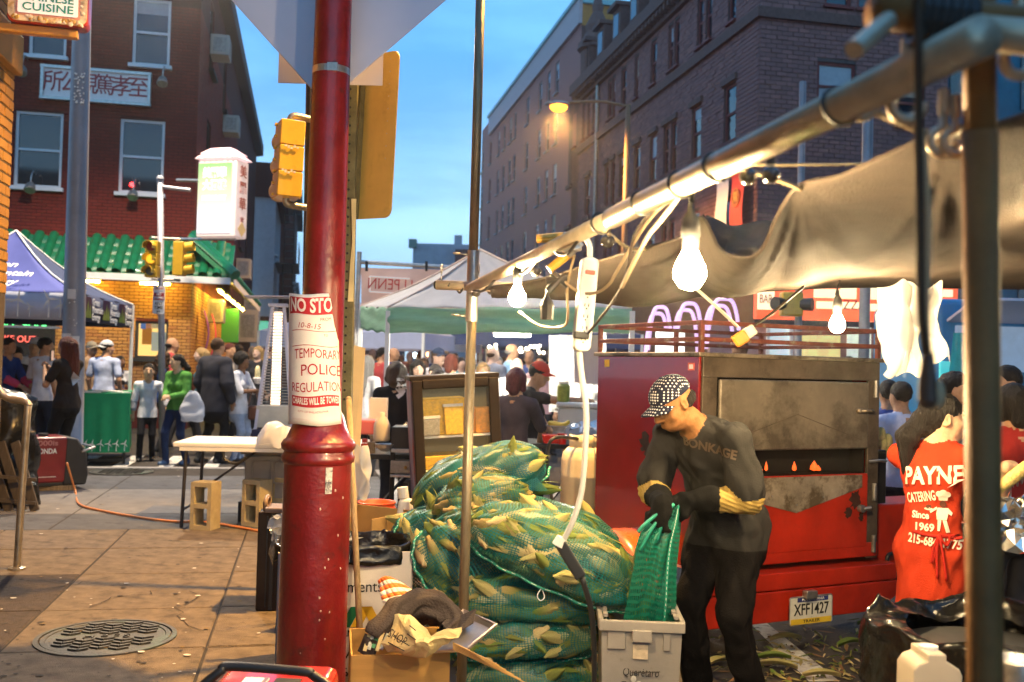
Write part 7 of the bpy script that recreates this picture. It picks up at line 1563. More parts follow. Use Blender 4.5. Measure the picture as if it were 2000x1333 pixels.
# == promotional tent ==
C1=P(158,628,13.0);C2=P(258,637,15.6);e1=Vector((C2.x-C1.x,C2.y-C1.y,0));e0=Vector((-e1.y,e1.x,0));zb1,zt1_=P(158,627,13).z,P(158,574,13).z;pk_=P(12,452,14.2);pk_=Vector(((C1+(e1+e0)/2).x,(C1+(e1+e0)/2).y,pk_.z))
tn=thing('promo_tent','blue promotional pop up tent printed with white wind turbines and Green Mountain Energy','tent',(C1.x,C1.y,0));T0=Vector((C1.x,C1.y,0));cor=[Vector((0,0,0)),e1,e1+e0,e0];pkl=pk_-T0
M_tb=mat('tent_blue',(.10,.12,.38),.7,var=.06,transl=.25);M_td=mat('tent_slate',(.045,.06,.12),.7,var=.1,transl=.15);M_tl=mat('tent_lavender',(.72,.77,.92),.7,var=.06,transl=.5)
for i in range(4):
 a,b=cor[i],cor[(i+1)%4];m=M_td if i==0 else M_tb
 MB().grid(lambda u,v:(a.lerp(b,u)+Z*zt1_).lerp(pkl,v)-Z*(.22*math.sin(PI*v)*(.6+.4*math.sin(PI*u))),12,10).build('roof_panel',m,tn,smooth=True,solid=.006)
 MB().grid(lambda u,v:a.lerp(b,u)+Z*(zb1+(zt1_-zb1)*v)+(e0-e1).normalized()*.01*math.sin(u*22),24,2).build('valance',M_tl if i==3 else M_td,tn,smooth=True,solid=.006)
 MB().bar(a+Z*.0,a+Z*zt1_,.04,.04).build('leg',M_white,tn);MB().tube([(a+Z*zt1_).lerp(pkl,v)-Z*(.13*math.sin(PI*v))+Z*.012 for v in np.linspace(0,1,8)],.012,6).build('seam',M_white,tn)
MB().bar(e0*.1+Z*(zb1-.1),e0*.9+Z*(zb1-.1),.03,.03).build('truss',M_white,tn)
def turbine(par,p,xd,h,m,name='turbine_print',nrm=None):
 xd=Vector(xd).normalized();q=MB();n=(nrm or xd.cross(Z)).normalized();p=Vector(p)+n*.012
 def bl(a,l,w):
  d=xd*math.cos(a)+Z*math.sin(a);s_=xd*-math.sin(a)+Z*math.cos(a);c=p+Z*h;q.add([c-s_*w*.3,c+d*l*.3-s_*w*.5,c+d*l,c+d*l*.3+s_*w*.5,c+s_*w*.3],[(0,1,2,3,4)])
 q.add([p-xd*h*.05,p+xd*h*.05,p+Z*h+xd*h*.022,p+Z*h-xd*h*.022],[(0,1,2,3)])
 for k in range(3):bl(R(95+120*k+random.Random(int(p.x*999)).uniform(-30,30)),h*.62,h*.13)
 return q.build(name,m,par)
nv0=-e1.normalized()
for(px,hpx)in((-22,42),(10,45),(35,48),(58,28),(95,50),(118,36),(150,52)):
 u=plane_hit(px,618,(C1.x,C1.y,1),nv0)-T0;turbine(tn,Vector((u.x,u.y,zb1+.03)),-e0,hpx*13/1944*.72,M_wletter,nrm=nv0)
nv1=-e0.normalized()
for k,px in enumerate((176,212,242)):
 u=plane_hit(px,610,(C1.x,C1.y,1),nv1)-T0;u.z=0;d1=e1.normalized();wl_k=.34
 def LP(x,z):return u+d1*x+Z*(zb1+z)+nv1*.016
 q=MB();q.add([LP(-.35,.05),LP(.0,.05),LP(.0,.33),LP(-.35,.33)],[(0,1,2,3)]);q.build('logo_panel',mat('logo_plum',(.06,.02,.05),.7),tn)
 q=MB()
 for(x,h_)in((-.28,.15),(-.17,.24),(-.07,.19)):q.add([LP(x-.08,.05)+nv1*.004,LP(x+.08,.05)+nv1*.004,LP(x+.01,.05+h_)+nv1*.004],[(0,1,2)])
 q.build('mountain_logo',mat('logo_olive',(.16,.22,.04),.7),tn)
 for j,w in enumerate(('Green','Mountain','Energy')):text(w,.13,planeM(LP(.04,.27-.1*j),d1,Z),M_wletter,tn,ext=.001,align='LEFT',fit=(.34,.5,.38)[j],bold=.003)
ra,rb2=e0+Z*zt1_,Z*zt1_;mid=(ra+rb2)/2;sl=(pkl-mid).normalized();nr_=(rb2-ra).cross(pkl-ra).normalized();nr_=nr_ if nr_.z>0 else-nr_
for w,py in(('Green',527),('Mountain',544),('Energy',561)):
 o=plane_hit(-42,py,T0+mid,nr_)-T0+nr_*.02-Z*.16;o=plane_hit(-42,py,T0+mid-Z*.13,nr_)-T0+nr_*.10
 text(w,.20,planeM(o,rb2-ra,sl),M_wletter,tn,ext=.002,align='LEFT',fit={'Green':.50,'Mountain':.70,'Energy':.50}[w],shear=.25,bold=.002)
gt_=P(205,880,14.2);t=thing('covered_table','table under a green cloth printed with small white turbines','table',(gt_.x,gt_.y,ROADZ),R(20));M_gc=mat('green_cloth',(.015,.24,.10),.8,var=.12,bump=.1,bscale=20)
gzb,gzt=P(205,884,14.2).z-ROADZ,P(205,770,14.2).z-ROADZ;hw=.31
def tcl(u,v):
 s_=u*4;k=int(s_)%4;f=s_-int(s_);cr_=[(-hw,0),(hw,0),(hw,1.5),(-hw,1.5)];a,b=cr_[k],cr_[(k+1)%4];x=a[0]+(b[0]-a[0])*f;y=a[1]+(b[1]-a[1])*f;g=1+.05*(1-v)+.02*(1-v)*math.sin(u*70);return Vector((x*g,.75+(y-.75)*g,gzb+(gzt-gzb)*v))
MB().grid(tcl,80,6).build('skirt',M_gc,t,smooth=True);MB().box((0,.75,gzt),(2*hw+.01,1.51,.02)).build('cloth_top',M_gc,t)
for x in(-.25,.25):MB().cyl((x,.2,0),(x,.2,gzt),.02).build('leg',M_blackm,t)
MB().box((0,.2,.06),(.5,.04,.04)).build('leg_bar',M_blackm,t)
for x in(-.26,-.17,-.06,.05,.15,.26):turbine(t,Vector((x,-.05,gzb+.02)),(1,0,0),.11,M_wletter,nrm=Vector((0,-1,.02)))
for(x,y,w)in((-.2,.2,.22),(.05,.3,.24),(.18,.15,.2),(-.05,.6,.3)):tag(MB().box((0,0,.01),(w,.2,.02)).build('brochure',M_paper,None),'brochure','brochure')
bs_=[o for o in COL.objects if o.name.startswith('brochure')]
for o,(x,y,z,l)in zip(bs_,((-.2,.2,0,'white brochures stacked at the left on the green table'),(.05,.3,.01,'open white brochure in the middle of the green table'),(.18,.15,0,'white brochure at the right corner of the green table'),(-.05,.7,0,'white brochures at the back of the green table'))):o.location=Matrix.Rotation(R(20),3,'Z')@Vector((x,y,0))+Vector((gt_.x,gt_.y,ROADZ+gzt+.012+z));o.rotation_euler=(0,0,rnd.uniform(-.4,.4));o['label']=l
tl=P(318,880,15.6);t=thing('traffic_light','traffic light pole with lit amber lamp in front of the green awning','traffic light',(tl.x,tl.y,ROADZ));tlt=P(313,350,15.6)-Vector((tl.x,tl.y,ROADZ));kk=15.6/1944
MB().cyl((0,0,0),tlt,.055,.045,14).build('pole',M_lpost,t,smooth=True);MB().ell(tlt,.06,10,6).build('cap',M_lpost,t);MB().cyl(tlt-Z*.12,P(372,372,15.6)-Vector((tl.x,tl.y,ROADZ)),.03).build('arm',M_lpost,t)
T1=Vector((tl.x,tl.y,ROADZ));hd=P(297,543,15.4)-T1
for k,(m,em)in enumerate((((.08,.1,.1),None),((1,.55,.02),16),((.25,.02,.02),None))):
 z=hd.z+(.02+k*23.5)*kk;MB().box((hd.x,hd.y,z+12*kk),(24*kk,.16,23*kk)).build('housing',M_yel,t,bevel=.01);MB().lathe([(.001,-.005),(8.5*kk,0),(8.5*kk,.01)],(hd.x,hd.y-.085,z+12*kk),18,M=Matrix.Rotation(R(90),3,'X')).build('lens',emat('amber_lens',(1,.5,.02),1.6)if em else mat('dark_lens_%d'%k,m,.2,var=0,coat=.5),t)
 q=MB();q.grid(lambda u,v:(hd.x+9.6*kk*math.cos(R(-25)+u*R(230)),hd.y-.08-.17*v,z+12*kk+9.6*kk*math.sin(R(-25)+u*R(230))),14,2);q.build('visor',M_yel,t,solid=.006)
h2_=P(350,540,15.6)-T1
MB().box((h2_.x,h2_.y,h2_.z+34*kk),(20*kk,.2,66*kk)).build('housing',M_yel,t,bevel=.01)
for k in range(3):q=MB();q.lathe([(9*kk,0),(9*kk,.17)],(h2_.x+6*kk,h2_.y,h2_.z+(12+22*k)*kk),14,M=Matrix.Rotation(R(80),3,'Y'),cap=False);q.build('visor',M_yel,t,solid=.006)
for py in(465,545):MB().cyl(P(296,py,15.6)-T1,P(352,py+3,15.6)-T1,.022).build('bracket',M_dsteel,t)
s_=P(312,614,15.5)-T1;M_sgn=mat('parking_sign_white',(.62,.6,.6),.5,var=.06)
sgn=MB().prism(yrect(-11.5*kk,11.5*kk,0,54*kk,.02),-.004,.004).build('parking_sign',M_sgn,t);sgn.location=s_+Vector((0,-.06,0))
MB().box((0,-.007,34*kk),(20*kk,.004,14*kk)).build('red_band',M_rink,sgn)
for w,z,sz,m in(('TOW-AWAY',49,.045,M_rink),('NO',38,.06,M_wletter),('STOPPING',31,.05,M_wletter),('ANY',20,.07,M_ink),('TIME',12,.07,M_ink),('↔',4,.09,M_ink)):text(w,sz,planeM((0,-.0105,z*kk),(1,0,0),(0,0,1)),m,sgn,ext=.001,fit=min(18*kk,.6*sz*len(w)),bold=.001)
hs=P(95,50,7.0);t=thing('hanging_sign','ornate hanging restaurant sign reading CHINESE CUISINE at the top left corner','sign',hs,R(14));k7=7/1944
M_sr=mat('sign_red',(.36,.02,.02),.3,var=.1,coat=.4);M_gold=mat('gold_leaf_white',(.62,.55,.42),.5,var=.5,scale=14,stain=(.42,.26,.06,.52),sscale=9)
MB().prism(yrect(-75*k7,72*k7,0,120*k7,.05),-.02,.13).build('cabinet',M_sr,t,bevel=.02);MB().prism(yrect(-72*k7,70*k7,.008,118*k7,.06),-.035,-.021).build('border',M_gold,t)
MB().prism(yrect(-54*k7,54*k7,17*k7,105*k7,.01),-.045,-.036).build('face',mat('lit_sign_face',(.7,.7,.66),.5,var=.03,emit=(1,.95,.85),es=.5),t);MB().prism(yrect(-58*k7,58*k7,13*k7,109*k7,.01),-.038,-.030).build('pink_line',mat('pink_line',(.6,.3,.26),.6),t)
M_tl2=mat('teal_letter',(.01,.26,.22),.5,var=.05)
for w,z in(('CUISINE',29),('CHINESE',48)):text(w,17*k7*1.25,planeM((0,-.047,z*k7),(1,0,0),(0,0,1)),M_tl2,t,ext=.002,fit=92*k7,bold=.001)
r_=random.Random(8)
for i in range(44):
 x=r_.uniform(-66,64);z=r_.choice((r_.uniform(3,12),r_.uniform(3,12),r_.uniform(15,108)));
 if z>14:x=r_.choice((-63,62))+r_.uniform(-4,4)
 MB().ell((x*k7,-.037,z*k7),(r_.uniform(2.5,6)*k7,.006,r_.uniform(2.5,5)*k7),8,4,Matrix.Rotation(r_.uniform(0,3),3,'Y')).build('petal',[mat('petal_white',(.75,.72,.65),.5),M_gold,mat('petal_gold',(.45,.28,.06),.4,.3)][i%3],t)
MB().bar((-1.2,0.05,-.035),(52*k7,.05,-.035),.07,.06).build('beam',mat('yellow_beam',(.45,.25,.05),.4,var=.15),t,bevel=.01)
# == centre: white and green canopy, banner, fridge, stall clutter ==
k1,k2,k0,k3=P(757,652,11.0),P(1234,650,9.6),P(704,643,12.6),P(1180,650,12.4)
cn=thing('popup_canopy','white pop up canopy with faded green valance behind the corn sacks','canopy',(k1.x,k1.y,ROADZ));o0=cn.location;pkc=P(938,489,11.6)-o0
M_cw=mat('canopy_white',(.60,.58,.58),.7,var=.06,bump=.12,bscale=6,transl=.35);M_cg=mat('canopy_green',(.28,.46,.36),.7,var=.15,scale=3,stretch=(1,1,7),transl=.35,bump=.2,bscale=9)
tops=[P(757,602,11.0)-o0,P(1234,602,9.6)-o0,P(1180,604,12.4)-o0,P(704,600,12.6)-o0];bots=[k1-o0,k2-o0,k3-o0,k0-o0]
for i in range(4):
 a,b,c,d=tops[i],tops[(i+1)%4],bots[(i+1)%4],bots[i]
 MB().grid(lambda u,v:a.lerp(b,u).lerp(pkc,v)-Z*(.10*math.sin(PI*v)*(.5+.5*math.sin(PI*u)))+Z*.012*math.sin(u*30+v*8)*(1-v),24,12).build('roof_panel',M_cw,cn,smooth=True,solid=.005)
 MB().grid(lambda u,v:d.lerp(c,u).lerp(a.lerp(b,u),v)+Vector((0,.025*math.sin(v*9+u*5)*math.sin(PI*v),.012*math.sin(u*17))),30,8).build('valance',M_cg,cn,smooth=True,solid=.005)
 MB().bar((d.x,d.y,0),(d.x,d.y,tops[i].z-.03),.05,.05).build('leg',M_white,cn,bevel=.004);MB().tube([a.lerp(pkc,v)-Z*(.05*math.sin(PI*v))+Z*.01 for v in np.linspace(0,1,9)],.012,6).build('seam',mat('peach_piping',(.65,.5,.42),.7),cn)
sh=thing('sheet_wall','hanging white plastic sheet wall under the right of the canopy','sheet',P(1125,700,11.6));q0=sh.location
MB().grid(lambda u,v:P(1072+112*u,655+150*v,11.8-.4*u)-q0+Vector((0,.04*math.sin(u*26),0)),40,4).build('sheet',mat('white_sheet',(.7,.72,.72),.6,var=.05,transl=.4),sh,smooth=True)
gp_=thing('folded_panel','pale grey panel leaning at the back of the food stall','panel',P(1130,700,10.2));MB().add([P(1122,655,10.2)-gp_.location,P(1172,655,10.1)-gp_.location,P(1172,752,10.1)-gp_.location,P(1122,748,10.2)-gp_.location],[(0,1,2,3)]).build('panel',M_alu,gp_,solid=.02)
wl=thing('work_lamp','bright white work lamp hanging inside the canopy','work lamp',P(1175,642,10.6));MB().cyl((-.25,0,0),(.25,0,0),.03).build('tube',emat('cool_tube',(1,.90,.74),1000),wl);MB().box((0,0,.05),(.55,.08,.04)).build('housing',M_white,wl)
wl2=thing('work_lamp','tube lamp hanging under the canopy roof above the fridge','work lamp',P(905,640,11.6));MB().cyl((-.25,0,0),(.25,0,0),.025).build('tube',MATS['cool_tube'],wl2);MB().box((0,0,.05),(.55,.08,.04)).build('housing',M_white,wl2)
wl3=thing('work_lamp','added tube lamp under the far navy market tent, brightening the crowd','work lamp',P(1000,655,16.5));MB().cyl((-.3,0,0),(.3,0,0),.025).build('tube',emat('dim_tube',(1,.9,.74),110),wl3);MB().box((0,0,.05),(.65,.08,.04)).build('housing',M_white,wl3)  # third tube lamp, added to lift the brightness of the street crowd
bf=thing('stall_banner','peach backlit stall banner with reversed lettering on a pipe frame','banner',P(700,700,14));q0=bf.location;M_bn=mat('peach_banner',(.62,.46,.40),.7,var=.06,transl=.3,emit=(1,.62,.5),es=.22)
MB().grid(lambda u,v:P(705+185*u,523+5*u+95*v,14)-q0+Vector((0,.03*math.sin(u*8+v*3),0)),20,8).build('cloth',M_bn,bf,smooth=True)
MB().cyl(P(702,492,14)-q0,P(690,760,14)-q0,.035).build('upright',M_steel,bf);MB().cyl(P(700,512,14)-q0,P(900,524,14)-q0,.03).build('crossbar',M_steel,bf)
for px in(716,833):MB().cyl(P(px,511,13.95)-q0,P(px,530,13.95)-q0,.02).build('strap',M_black,bf)
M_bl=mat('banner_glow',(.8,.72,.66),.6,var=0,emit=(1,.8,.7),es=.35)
for(a,b)in(((722,540),(800,545)),((722,570),(800,575)),((722,540),(722,570))):MB().bar(P(*a,13.93)-q0,P(*b,13.93)-q0,.02,.05,upv=(0,1,0)).build('border',M_bl,bf)
text('U PENN',.22,planeM(P(762,557,13.9)-q0,(1,0,-.03),Z),mat('banner_red',(.6,.3,.25),.7),bf,ext=.001,fit=.62,sx=-1)
fp=P(905,960,7.3);fg_=thing('display_fridge','glass door display fridge with yellow tubs, leaning slightly','fridge',(fp.x+.02,fp.y,ROADZ),R(9));fg_.rotation_euler=(0,R(-4.2),R(9));fh=1.47;fw_=.60
M_fr=mat('fridge_frame',(.022,.015,.010),.6,.1,.2);M_fin=mat('fridge_inside',(.20,.19,.15),.6,var=.1);M_camo=mat('camo_side',(.16,.12,.15),.6,var=.3,scale=3,stain=(.25,.07,.05,.5),sscale=2.2)
for(c,d)in(((0,.55,fh/2),(fw_,.03,fh)),((0,.28,.03),(fw_,.55,.05))):MB().box(c,d).build('back_panel',M_fin,fg_)
MB().box((-fw_/2-.012,.28,fh/2),(.03,.58,fh)).build('side_panel',M_camo,fg_,bevel=.008);MB().box((fw_/2+.012,.28,fh/2),(.03,.58,fh)).build('side_panel',M_fr,fg_,bevel=.008);MB().box((0,.28,fh+.015),(fw_+.06,.6,.035)).build('top_panel',M_fr,fg_,bevel=.006)
for(c,d)in(((-fw_/2+.02,-.03,fh/2),(.075,.05,fh)),((fw_/2-.02,-.03,fh/2),(.075,.05,fh)),((0,-.03,fh-.03),(fw_-.115,.05,.07)),((0,-.03,.1),(fw_-.115,.05,.2))):MB().box(c,d).build('door_frame',M_fr,fg_,bevel=.01)
gl_=mat('misty_glass',(.6,.6,.5),.1,var=0,alpha=.05,spec=.6);MB().box((0,-.03,fh/2+.08),(fw_-.11,.006,fh-.28)).build('glass',gl_,fg_)
for z in(.55,.80,1.05):MB().box((0,.26,z),(fw_-.04,.5,.015)).build('shelf',mat('shelf_white',(.75,.73,.66),.5),fg_)
MB().box((0,.26,fh-.03),(fw_-.06,.3,.03)).build('lamp_strip',emat('fridge_lamp',(1,.85,.5),1.2),fg_)
def tub(x,y,z,w,d,h,c,lid,nm,lab):
 t=MB().box((x,y,z+h/2),(w,d,h),taper=1.08).build(nm,mat('tub_%d'%int(c[0]*99+c[2]*9),c,.5,var=.3,scale=40),fg_,bevel=.01)
 if lid:MB().box((x,y,z+h+.008),(w*1.12,d*1.1,.018)).build('lid',MATS['shelf_white'],t)
Y1,Y2=(.78,.44,.004),(.66,.24,.004)
tub(-.1,.2,1.06,.33,.3,.27,Y1,False,'yellow_tub','');tub(-.19,.06,1.06,.13,.12,.13,(.30,.30,.27),True,'food_tub','');tub(-.02,.05,1.06,.13,.1,.21,(.75,.46,.02),True,'yellow_tub','');tub(.12,.12,1.06,.06,.1,.2,Y2,False,'chip_bag','');tub(.2,.1,1.06,.11,.12,.19,Y2,False,'chip_bag','')
tub(-.08,.2,.81,.36,.3,.1,Y1,False,'food_tub','');tub(.15,.15,.81,.22,.25,.11,Y1,True,'food_tub','');tub(-.13,.15,.56,.28,.25,.12,(.5,.4,.12),True,'food_tub','');tub(.12,.15,.56,.3,.25,.18,(.55,.45,.2),True,'food_tub','')
def tabl(px,py,D,w,d,lab,rz=0.0,m=M_black):
 p=P(px,py,D);h=p.z-ROADZ;t=thing('folding_table',lab,'table',(p.x,p.y,ROADZ),rz);MB().box((0,d/2,h-.02),(w,d,.04)).build('top',m,t,bevel=.006)
 for x in(-w/2+.05,w/2-.05):
  for y in(.05,d-.05):MB().cyl((x*1.0,y,0),(x,y,h-.03),.014,n=8).build('leg',M_blackm,t)
 MB().bar((-w/2+.05,.05,.1),(w/2-.05,d-.05,h-.1),.03,.015).build('brace',M_blackm,t);return p
tA=tabl(742,888,8.0,.62,.6,'small black folding table cluttered with sauces left of the fridge');kA=8/1944
def on(px,py,D,nm,cat,lab,fn,rz=0):
 t=thing(nm,lab,cat,P(px,py,D),rz);fn(t);return t
M_pinkp=mat('pink_plastic',(.68,.16,.17),.35,var=.06)
on(722,848,8.2,'pink_tub','tub','pink plastic tub on the black table by the pole',lambda t:(MB().box((0,0,.06),(.16,.2,.12),taper=1.25).build('tub',M_pinkp,t,bevel=.012),MB().box((0,-.09,.11),(.08,.02,.02)).build('grip',M_wplastic,t)))
on(745,862,7.9,'milk_jug','jug','cloudy plastic jug beside the canopy leg',lambda t:MB().lathe([(.06,0),(.065,.02),(.065,.13),(.05,.17),(.02,.2),(.02,.23)],n=18).build('jug',mat('cloudy_plastic',(.62,.55,.44),.4,var=.08,transl=.3),t,smooth=True))
on(712,886,7.9,'hot_sauce','bottle','small brown sauce bottle with red cap at the table edge',lambda t:(MB().box((0,0,.04),(.055,.05,.08)).build('bottle',mat('sauce',(.2,.03,.01),.2,coat=.5),t,bevel=.006),MB().box((0,0,.1),(.04,.04,.03)).build('cap',M_red,t)))
on(725,886,7.95,'spice_jar','jar','square spice jar next to the sauce bottle',lambda t:MB().box((0,0,.045),(.06,.05,.09)).build('jar',mat('spice',(.3,.22,.12),.6,var=.4,scale=60),t,bevel=.004))
on(752,882,7.9,'silver_bowl','bowl','crumpled foil bowl on the black table',lambda t:MB().lathe([(.03,0),(.07,.03),(.085,.06),(.08,.06),(.03,.01)],n=14).build('bowl',M_steel,t))
on(738,850,8.6,'paper_box','box','white carton standing behind the milk jug',lambda t:MB().box((0,0,.16),(.15,.1,.32)).build('box',M_paper,t))
on(700,828,8.3,'tap','tap','plastic spout sticking out left over the pink tub',lambda t:MB().tube(smooth_path([(-.05,0,0),(.06,0,.01),(.12,0,0),(.14,0,-.05)]),.014,8).build('spout',M_wplastic,t,smooth=True))
on(700,870,5.5,'plastic_bag','bag','white plastic bag hanging behind the red pole base',lambda t:MB().grid(lambda u,v:Vector(((u-.45)*.09*(1+.5*math.sin(v*3)),.03*math.sin(u*7),-.3*v))+crumple(Vector((u,v,3)),.025,4),12,14).build('film',mat('white_bag',(.66,.64,.62),.4,var=.06,transl=.4),t,smooth=True))
gq=P(792,960,7.9);gs_=thing('gas_grill','black and steel catering grill partly hidden by the fridge','grill',(gq.x,gq.y,ROADZ));h_=P(792,880,7.9).z-ROADZ
for(a,b,m,nm)in((.0,.03,M_steel,'rail'),(-.13,.1,M_dsteel,'drawer'),(-.2,.02,M_steel,'rail'),(.1,.17,M_black,'food_pan')):MB().box((-.02,.1,h_+a),(.2,.3,b)).build(nm,m,gs_,bevel=.004)
MB().ell((.0,-.06,h_-.13),.014,8,6).build('knob',mat('brass_knob',(.5,.32,.1),.3,.9),gs_);MB().box((0,.1,h_/2-.13),(.04,.25,h_-.25)).build('stand',M_blackm,gs_);MB().ell((0,.05,h_+.16),(.085,.05,.02),10,5).build('fries',mat('fries',(.65,.45,.12),.7,var=.3,scale=60),gs_)
for x in(-.11,.1):MB().cyl((x,.0,0),(x,0,h_),.02).build('leg',M_blackm,gs_)
on(800,846,8.3,'foil_pack','foil','crumpled foil packet on the catering grill',lambda t:MB().grid(lambda u,v:Vector((.1*math.cos(2*PI*u)*math.cos(PI/2*v),.07*math.sin(2*PI*u)*math.cos(PI/2*v),.08*math.sin(PI/2*v)))+crumple(Vector((u*.6,v*.6,2)),.03,9),18,8).build('foil',M_steel,t))
tB=tabl(1090,868,8.3,.75,.6,'dark stall table behind the propane tank')
clp=P(1128,868,8.9);c=thing('cooler','big white ice cooler on the stall table','cooler',(clp.x,clp.y,clp.z),R(-12));M_cool=mat('cooler_white',(.68,.66,.62),.4,var=.05)
MB().box((.12,.2,.16),(.62,.36,.32)).build('body',M_cool,c,bevel=.02);MB().box((.12,.2,.345),(.65,.39,.05)).build('lid',M_cool,c,bevel=.015);MB().cyl((-.2,.03,.3),(-.2,.0,.3),.015).build('latch',M_steel,c)
bn=thing('banana_bunch','bunch of bananas on a glass stand before the cooler','bananas',P(1092,830,8.2));M_ban=mat('banana_yellow',(.66,.42,.03),.5,var=.15)
for i in range(5):MB().tube(smooth_path([(-.09,-.02+.02*i,.012),(-.03,-.04+.02*i,-.0+.01*(i%2)),(.04,-.035+.02*i,.002),(.085,.0,.03)]),[.008]+[.017]*11+[.016]*6+[.006],8).build('banana',M_ban,bn,smooth=True)
MB().lathe([(.06,-.09),(.05,-.05),(.06,-.02),(.11,-.012),(.11,-.004)],n=16).build('glass_stand',mat('clear_plastic',(.7,.7,.68),.15,alpha=.5,var=0),bn)
on(1098,868,7.9,'red_cup','cup','red cup at the table edge by the gas hose',lambda t:MB().lathe([(.03,0),(.04,.085),(.038,.085)],n=16).build('cup',mat('cup_red',(.55,.01,.01),.3),t))
on(1080,866,8.0,'red_tub','tub','red plastic tub behind the red cup',lambda t:MB().box((0,0,.035),(.16,.14,.07),taper=1.15).build('tub',MATS['cup_red'],t,bevel=.008))
jg=on(1100,786,8.7,'green_jar','jar','jar of green pickles being filled behind the cooler',lambda t:(MB().lathe([(.04,0),(.055,.01),(.055,.14),(.04,.16)],n=16).build('jar',mat('pickle_green',(.3,.33,.05),.3,var=.3,scale=20),t),MB().lathe([(.0425,.16),(.0425,.18),(.001,.18)],n=16).build('lid',M_steel,t)))
on(1150,838,8.4,'foil_tray','tray','pile of clear wrapped foil trays right of the cooler',lambda t:MB().grid(lambda u,v:Vector(((u-.5)*.3,(v-.5)*.25,.06*math.sin(PI*u)*math.sin(PI*v)))+crumple(Vector((u*.4,v*.4,5)),.05,12),16,14).build('wrap',mat('shiny_wrap',(.6,.62,.64),.15,.4,.2),t))
def fartent(px,py,D,w,m,lab):
 p=P(px,py,D);t=thing('market_tent',lab,'tent',(p.x,p.y,ROADZ),rnd.uniform(-.3,.3));h=p.z-ROADZ;q=MB();c_=[Vector((x*w/2,y*w/2,h))for x,y in((-1,-1),(1,-1),(1,1),(-1,1))]
 q.add(c_+[Vector((0,0,h+.9))],[(0,1,4),(1,2,4),(2,3,4),(3,0,4)]);q.build('roof',m,t)
 q=MB();q.add(c_+[x-Z*.35 for x in c_],[(i,(i+1)%4,4+(i+1)%4,4+i)for i in range(4)]);q.build('valance',m,t)
 for x in c_:MB().bar((x.x,x.y,0),x,.06,.06).build('leg',M_white,t)
M_ft=mat('pale_blue_tent',(.42,.46,.62),.7,var=.08,transl=.3,emit=(.6,.7,1),es=.1);M_ftn=mat('navy_tent',(.05,.08,.2),.7,var=.1,transl=.2)
fartent(735,655,24,4,M_ft,'pale blue market tent far behind the cardboard sheet');fartent(1040,655,26,5,M_ftn,'navy market tent far down the street behind the red cap');fartent(850,650,34,5,M_ft,'pale market tent far behind the fridge');fartent(950,655,45,6,M_ft,'white market tent farthest down the street')
M_fair=[emat('fairy_w',(1,.85,.6),22),emat('fairy_c',(.75,.95,1),14),emat('fairy_o',(1,.4,.15),12)]
fl=thing('fairy_lights','string of fairy lights glowing under the navy tent','string lights',P(1030,680,22));q0=fl.location;fm=[MB().ell((0,0,0),.032,8,6).mesh('fairy_bulb',m)for m in M_fair]
r_=random.Random(12)
FL=[(r_.uniform(955,975),r_.uniform(672,688))for _ in range(9)]+[(r_.uniform(1010,1062),r_.uniform(676,690))for _ in range(12)]+[(1050+i*2.2,680+7*i)for i in range(6)]
for px,py in FL:o=link('fairy_bulb',fm[0],fl);o.location=P(px,py,22)-q0
MB().tube([P(950+i*12,678+4*math.sin(i),22.05)-q0 for i in range(10)],.01,5).build('wire',M_black,fl)
sl=thing('street_lights','scatter of small shop lights glowing far down the street','shop lights',P(850,680,40));q0=sl.location
for i in range(34):
 o=link('shop_lamp',fm[i%3],sl);px=r_.choice((r_.uniform(715,760),r_.uniform(780,960),r_.uniform(800,1000)));o.location=P(px,r_.uniform(655,700),40)-q0;s_=r_.uniform(1.5,3.5);o.scale=(s_,s_,s_*r_.uniform(.8,1.6))
MB().tube([P(700+i*30,668,40.3)-q0 for i in range(11)],.02,5).build('wire',M_black,sl)
for(px,py,w,h,c,es,lab)in((770,668,70,22,(.7,.72,.85),.35,'pale lit shop front far down the street on the left'),(880,662,60,30,(.85,.7,.6),.5,'warm lit shop front far down the street in the middle'),(930,668,26,44,(.6,.15,.2),.3,'pink red vertical sign far down the street'),(500,640,40,26,(.2,.9,.6),.5,'green glowing shop sign far along the side street'),(700,700,44,14,(.8,.15,.1),.25,'red edged far stall front behind the pole')):
 p=P(px,py+h/2,60 if px>600 else 44);s_=p.y/1944;t=thing('shop_sign',lab,'sign',p);MB().box((0,.2,h*s_/2),(w*s_,.4,h*s_)).build('panel',mat('far_%d'%px,c,.6,var=.3,scale=1.2,emit=c,es=es),t);MB().box((0,.2,h*s_+.1),(w*s_+.2,.6,.2)).build('hood',M_sdark,t)
sp0=P(1212,700,30);t=thing('street_lamp','lit sodium street lamp on a tall pole before the hotel','street lamp',(sp0.x,sp0.y,ROADZ));b0=t.location;top=P(1227,205,30)-b0;M_bpole=mat('brown_pole',(.2,.12,.07),.5,.3,.15)
MB().cyl((0,0,0),top,.11,.075,12).build('pole',M_bpole,t,smooth=True);hd=P(1091,208,30)-b0;MB().tube(smooth_path([top-Z*.05,top.lerp(hd,.4)+Z*.12,top.lerp(hd,.8)+Z*.1,hd+Z*.1]),.045,8).build('arm',M_bpole,t,smooth=True);MB().ell(hd+Z*.08,(.36,.16,.09),14,6).build('lamp_head',M_dsteel,t,smooth=True);MB().ell(hd-Z*.02,(.27,.16,.16),14,8).build('lens',emat('street_sodium',(1,.30,.02),7),t,smooth=True)
rs=thing('shop_facade','lit red and white shop front sign strip behind the oven trailer','shop front',P(1660,620,16));q0=rs.location;M_rs=mat('red_sign_lit',(.6,.06,.03),.5,var=.1,emit=(1,.16,.06),es=.9);M_rsw=mat('cream_sign_lit',(.8,.7,.5),.5,var=.15,scale=6,emit=(1,.8,.5),es=1.1)
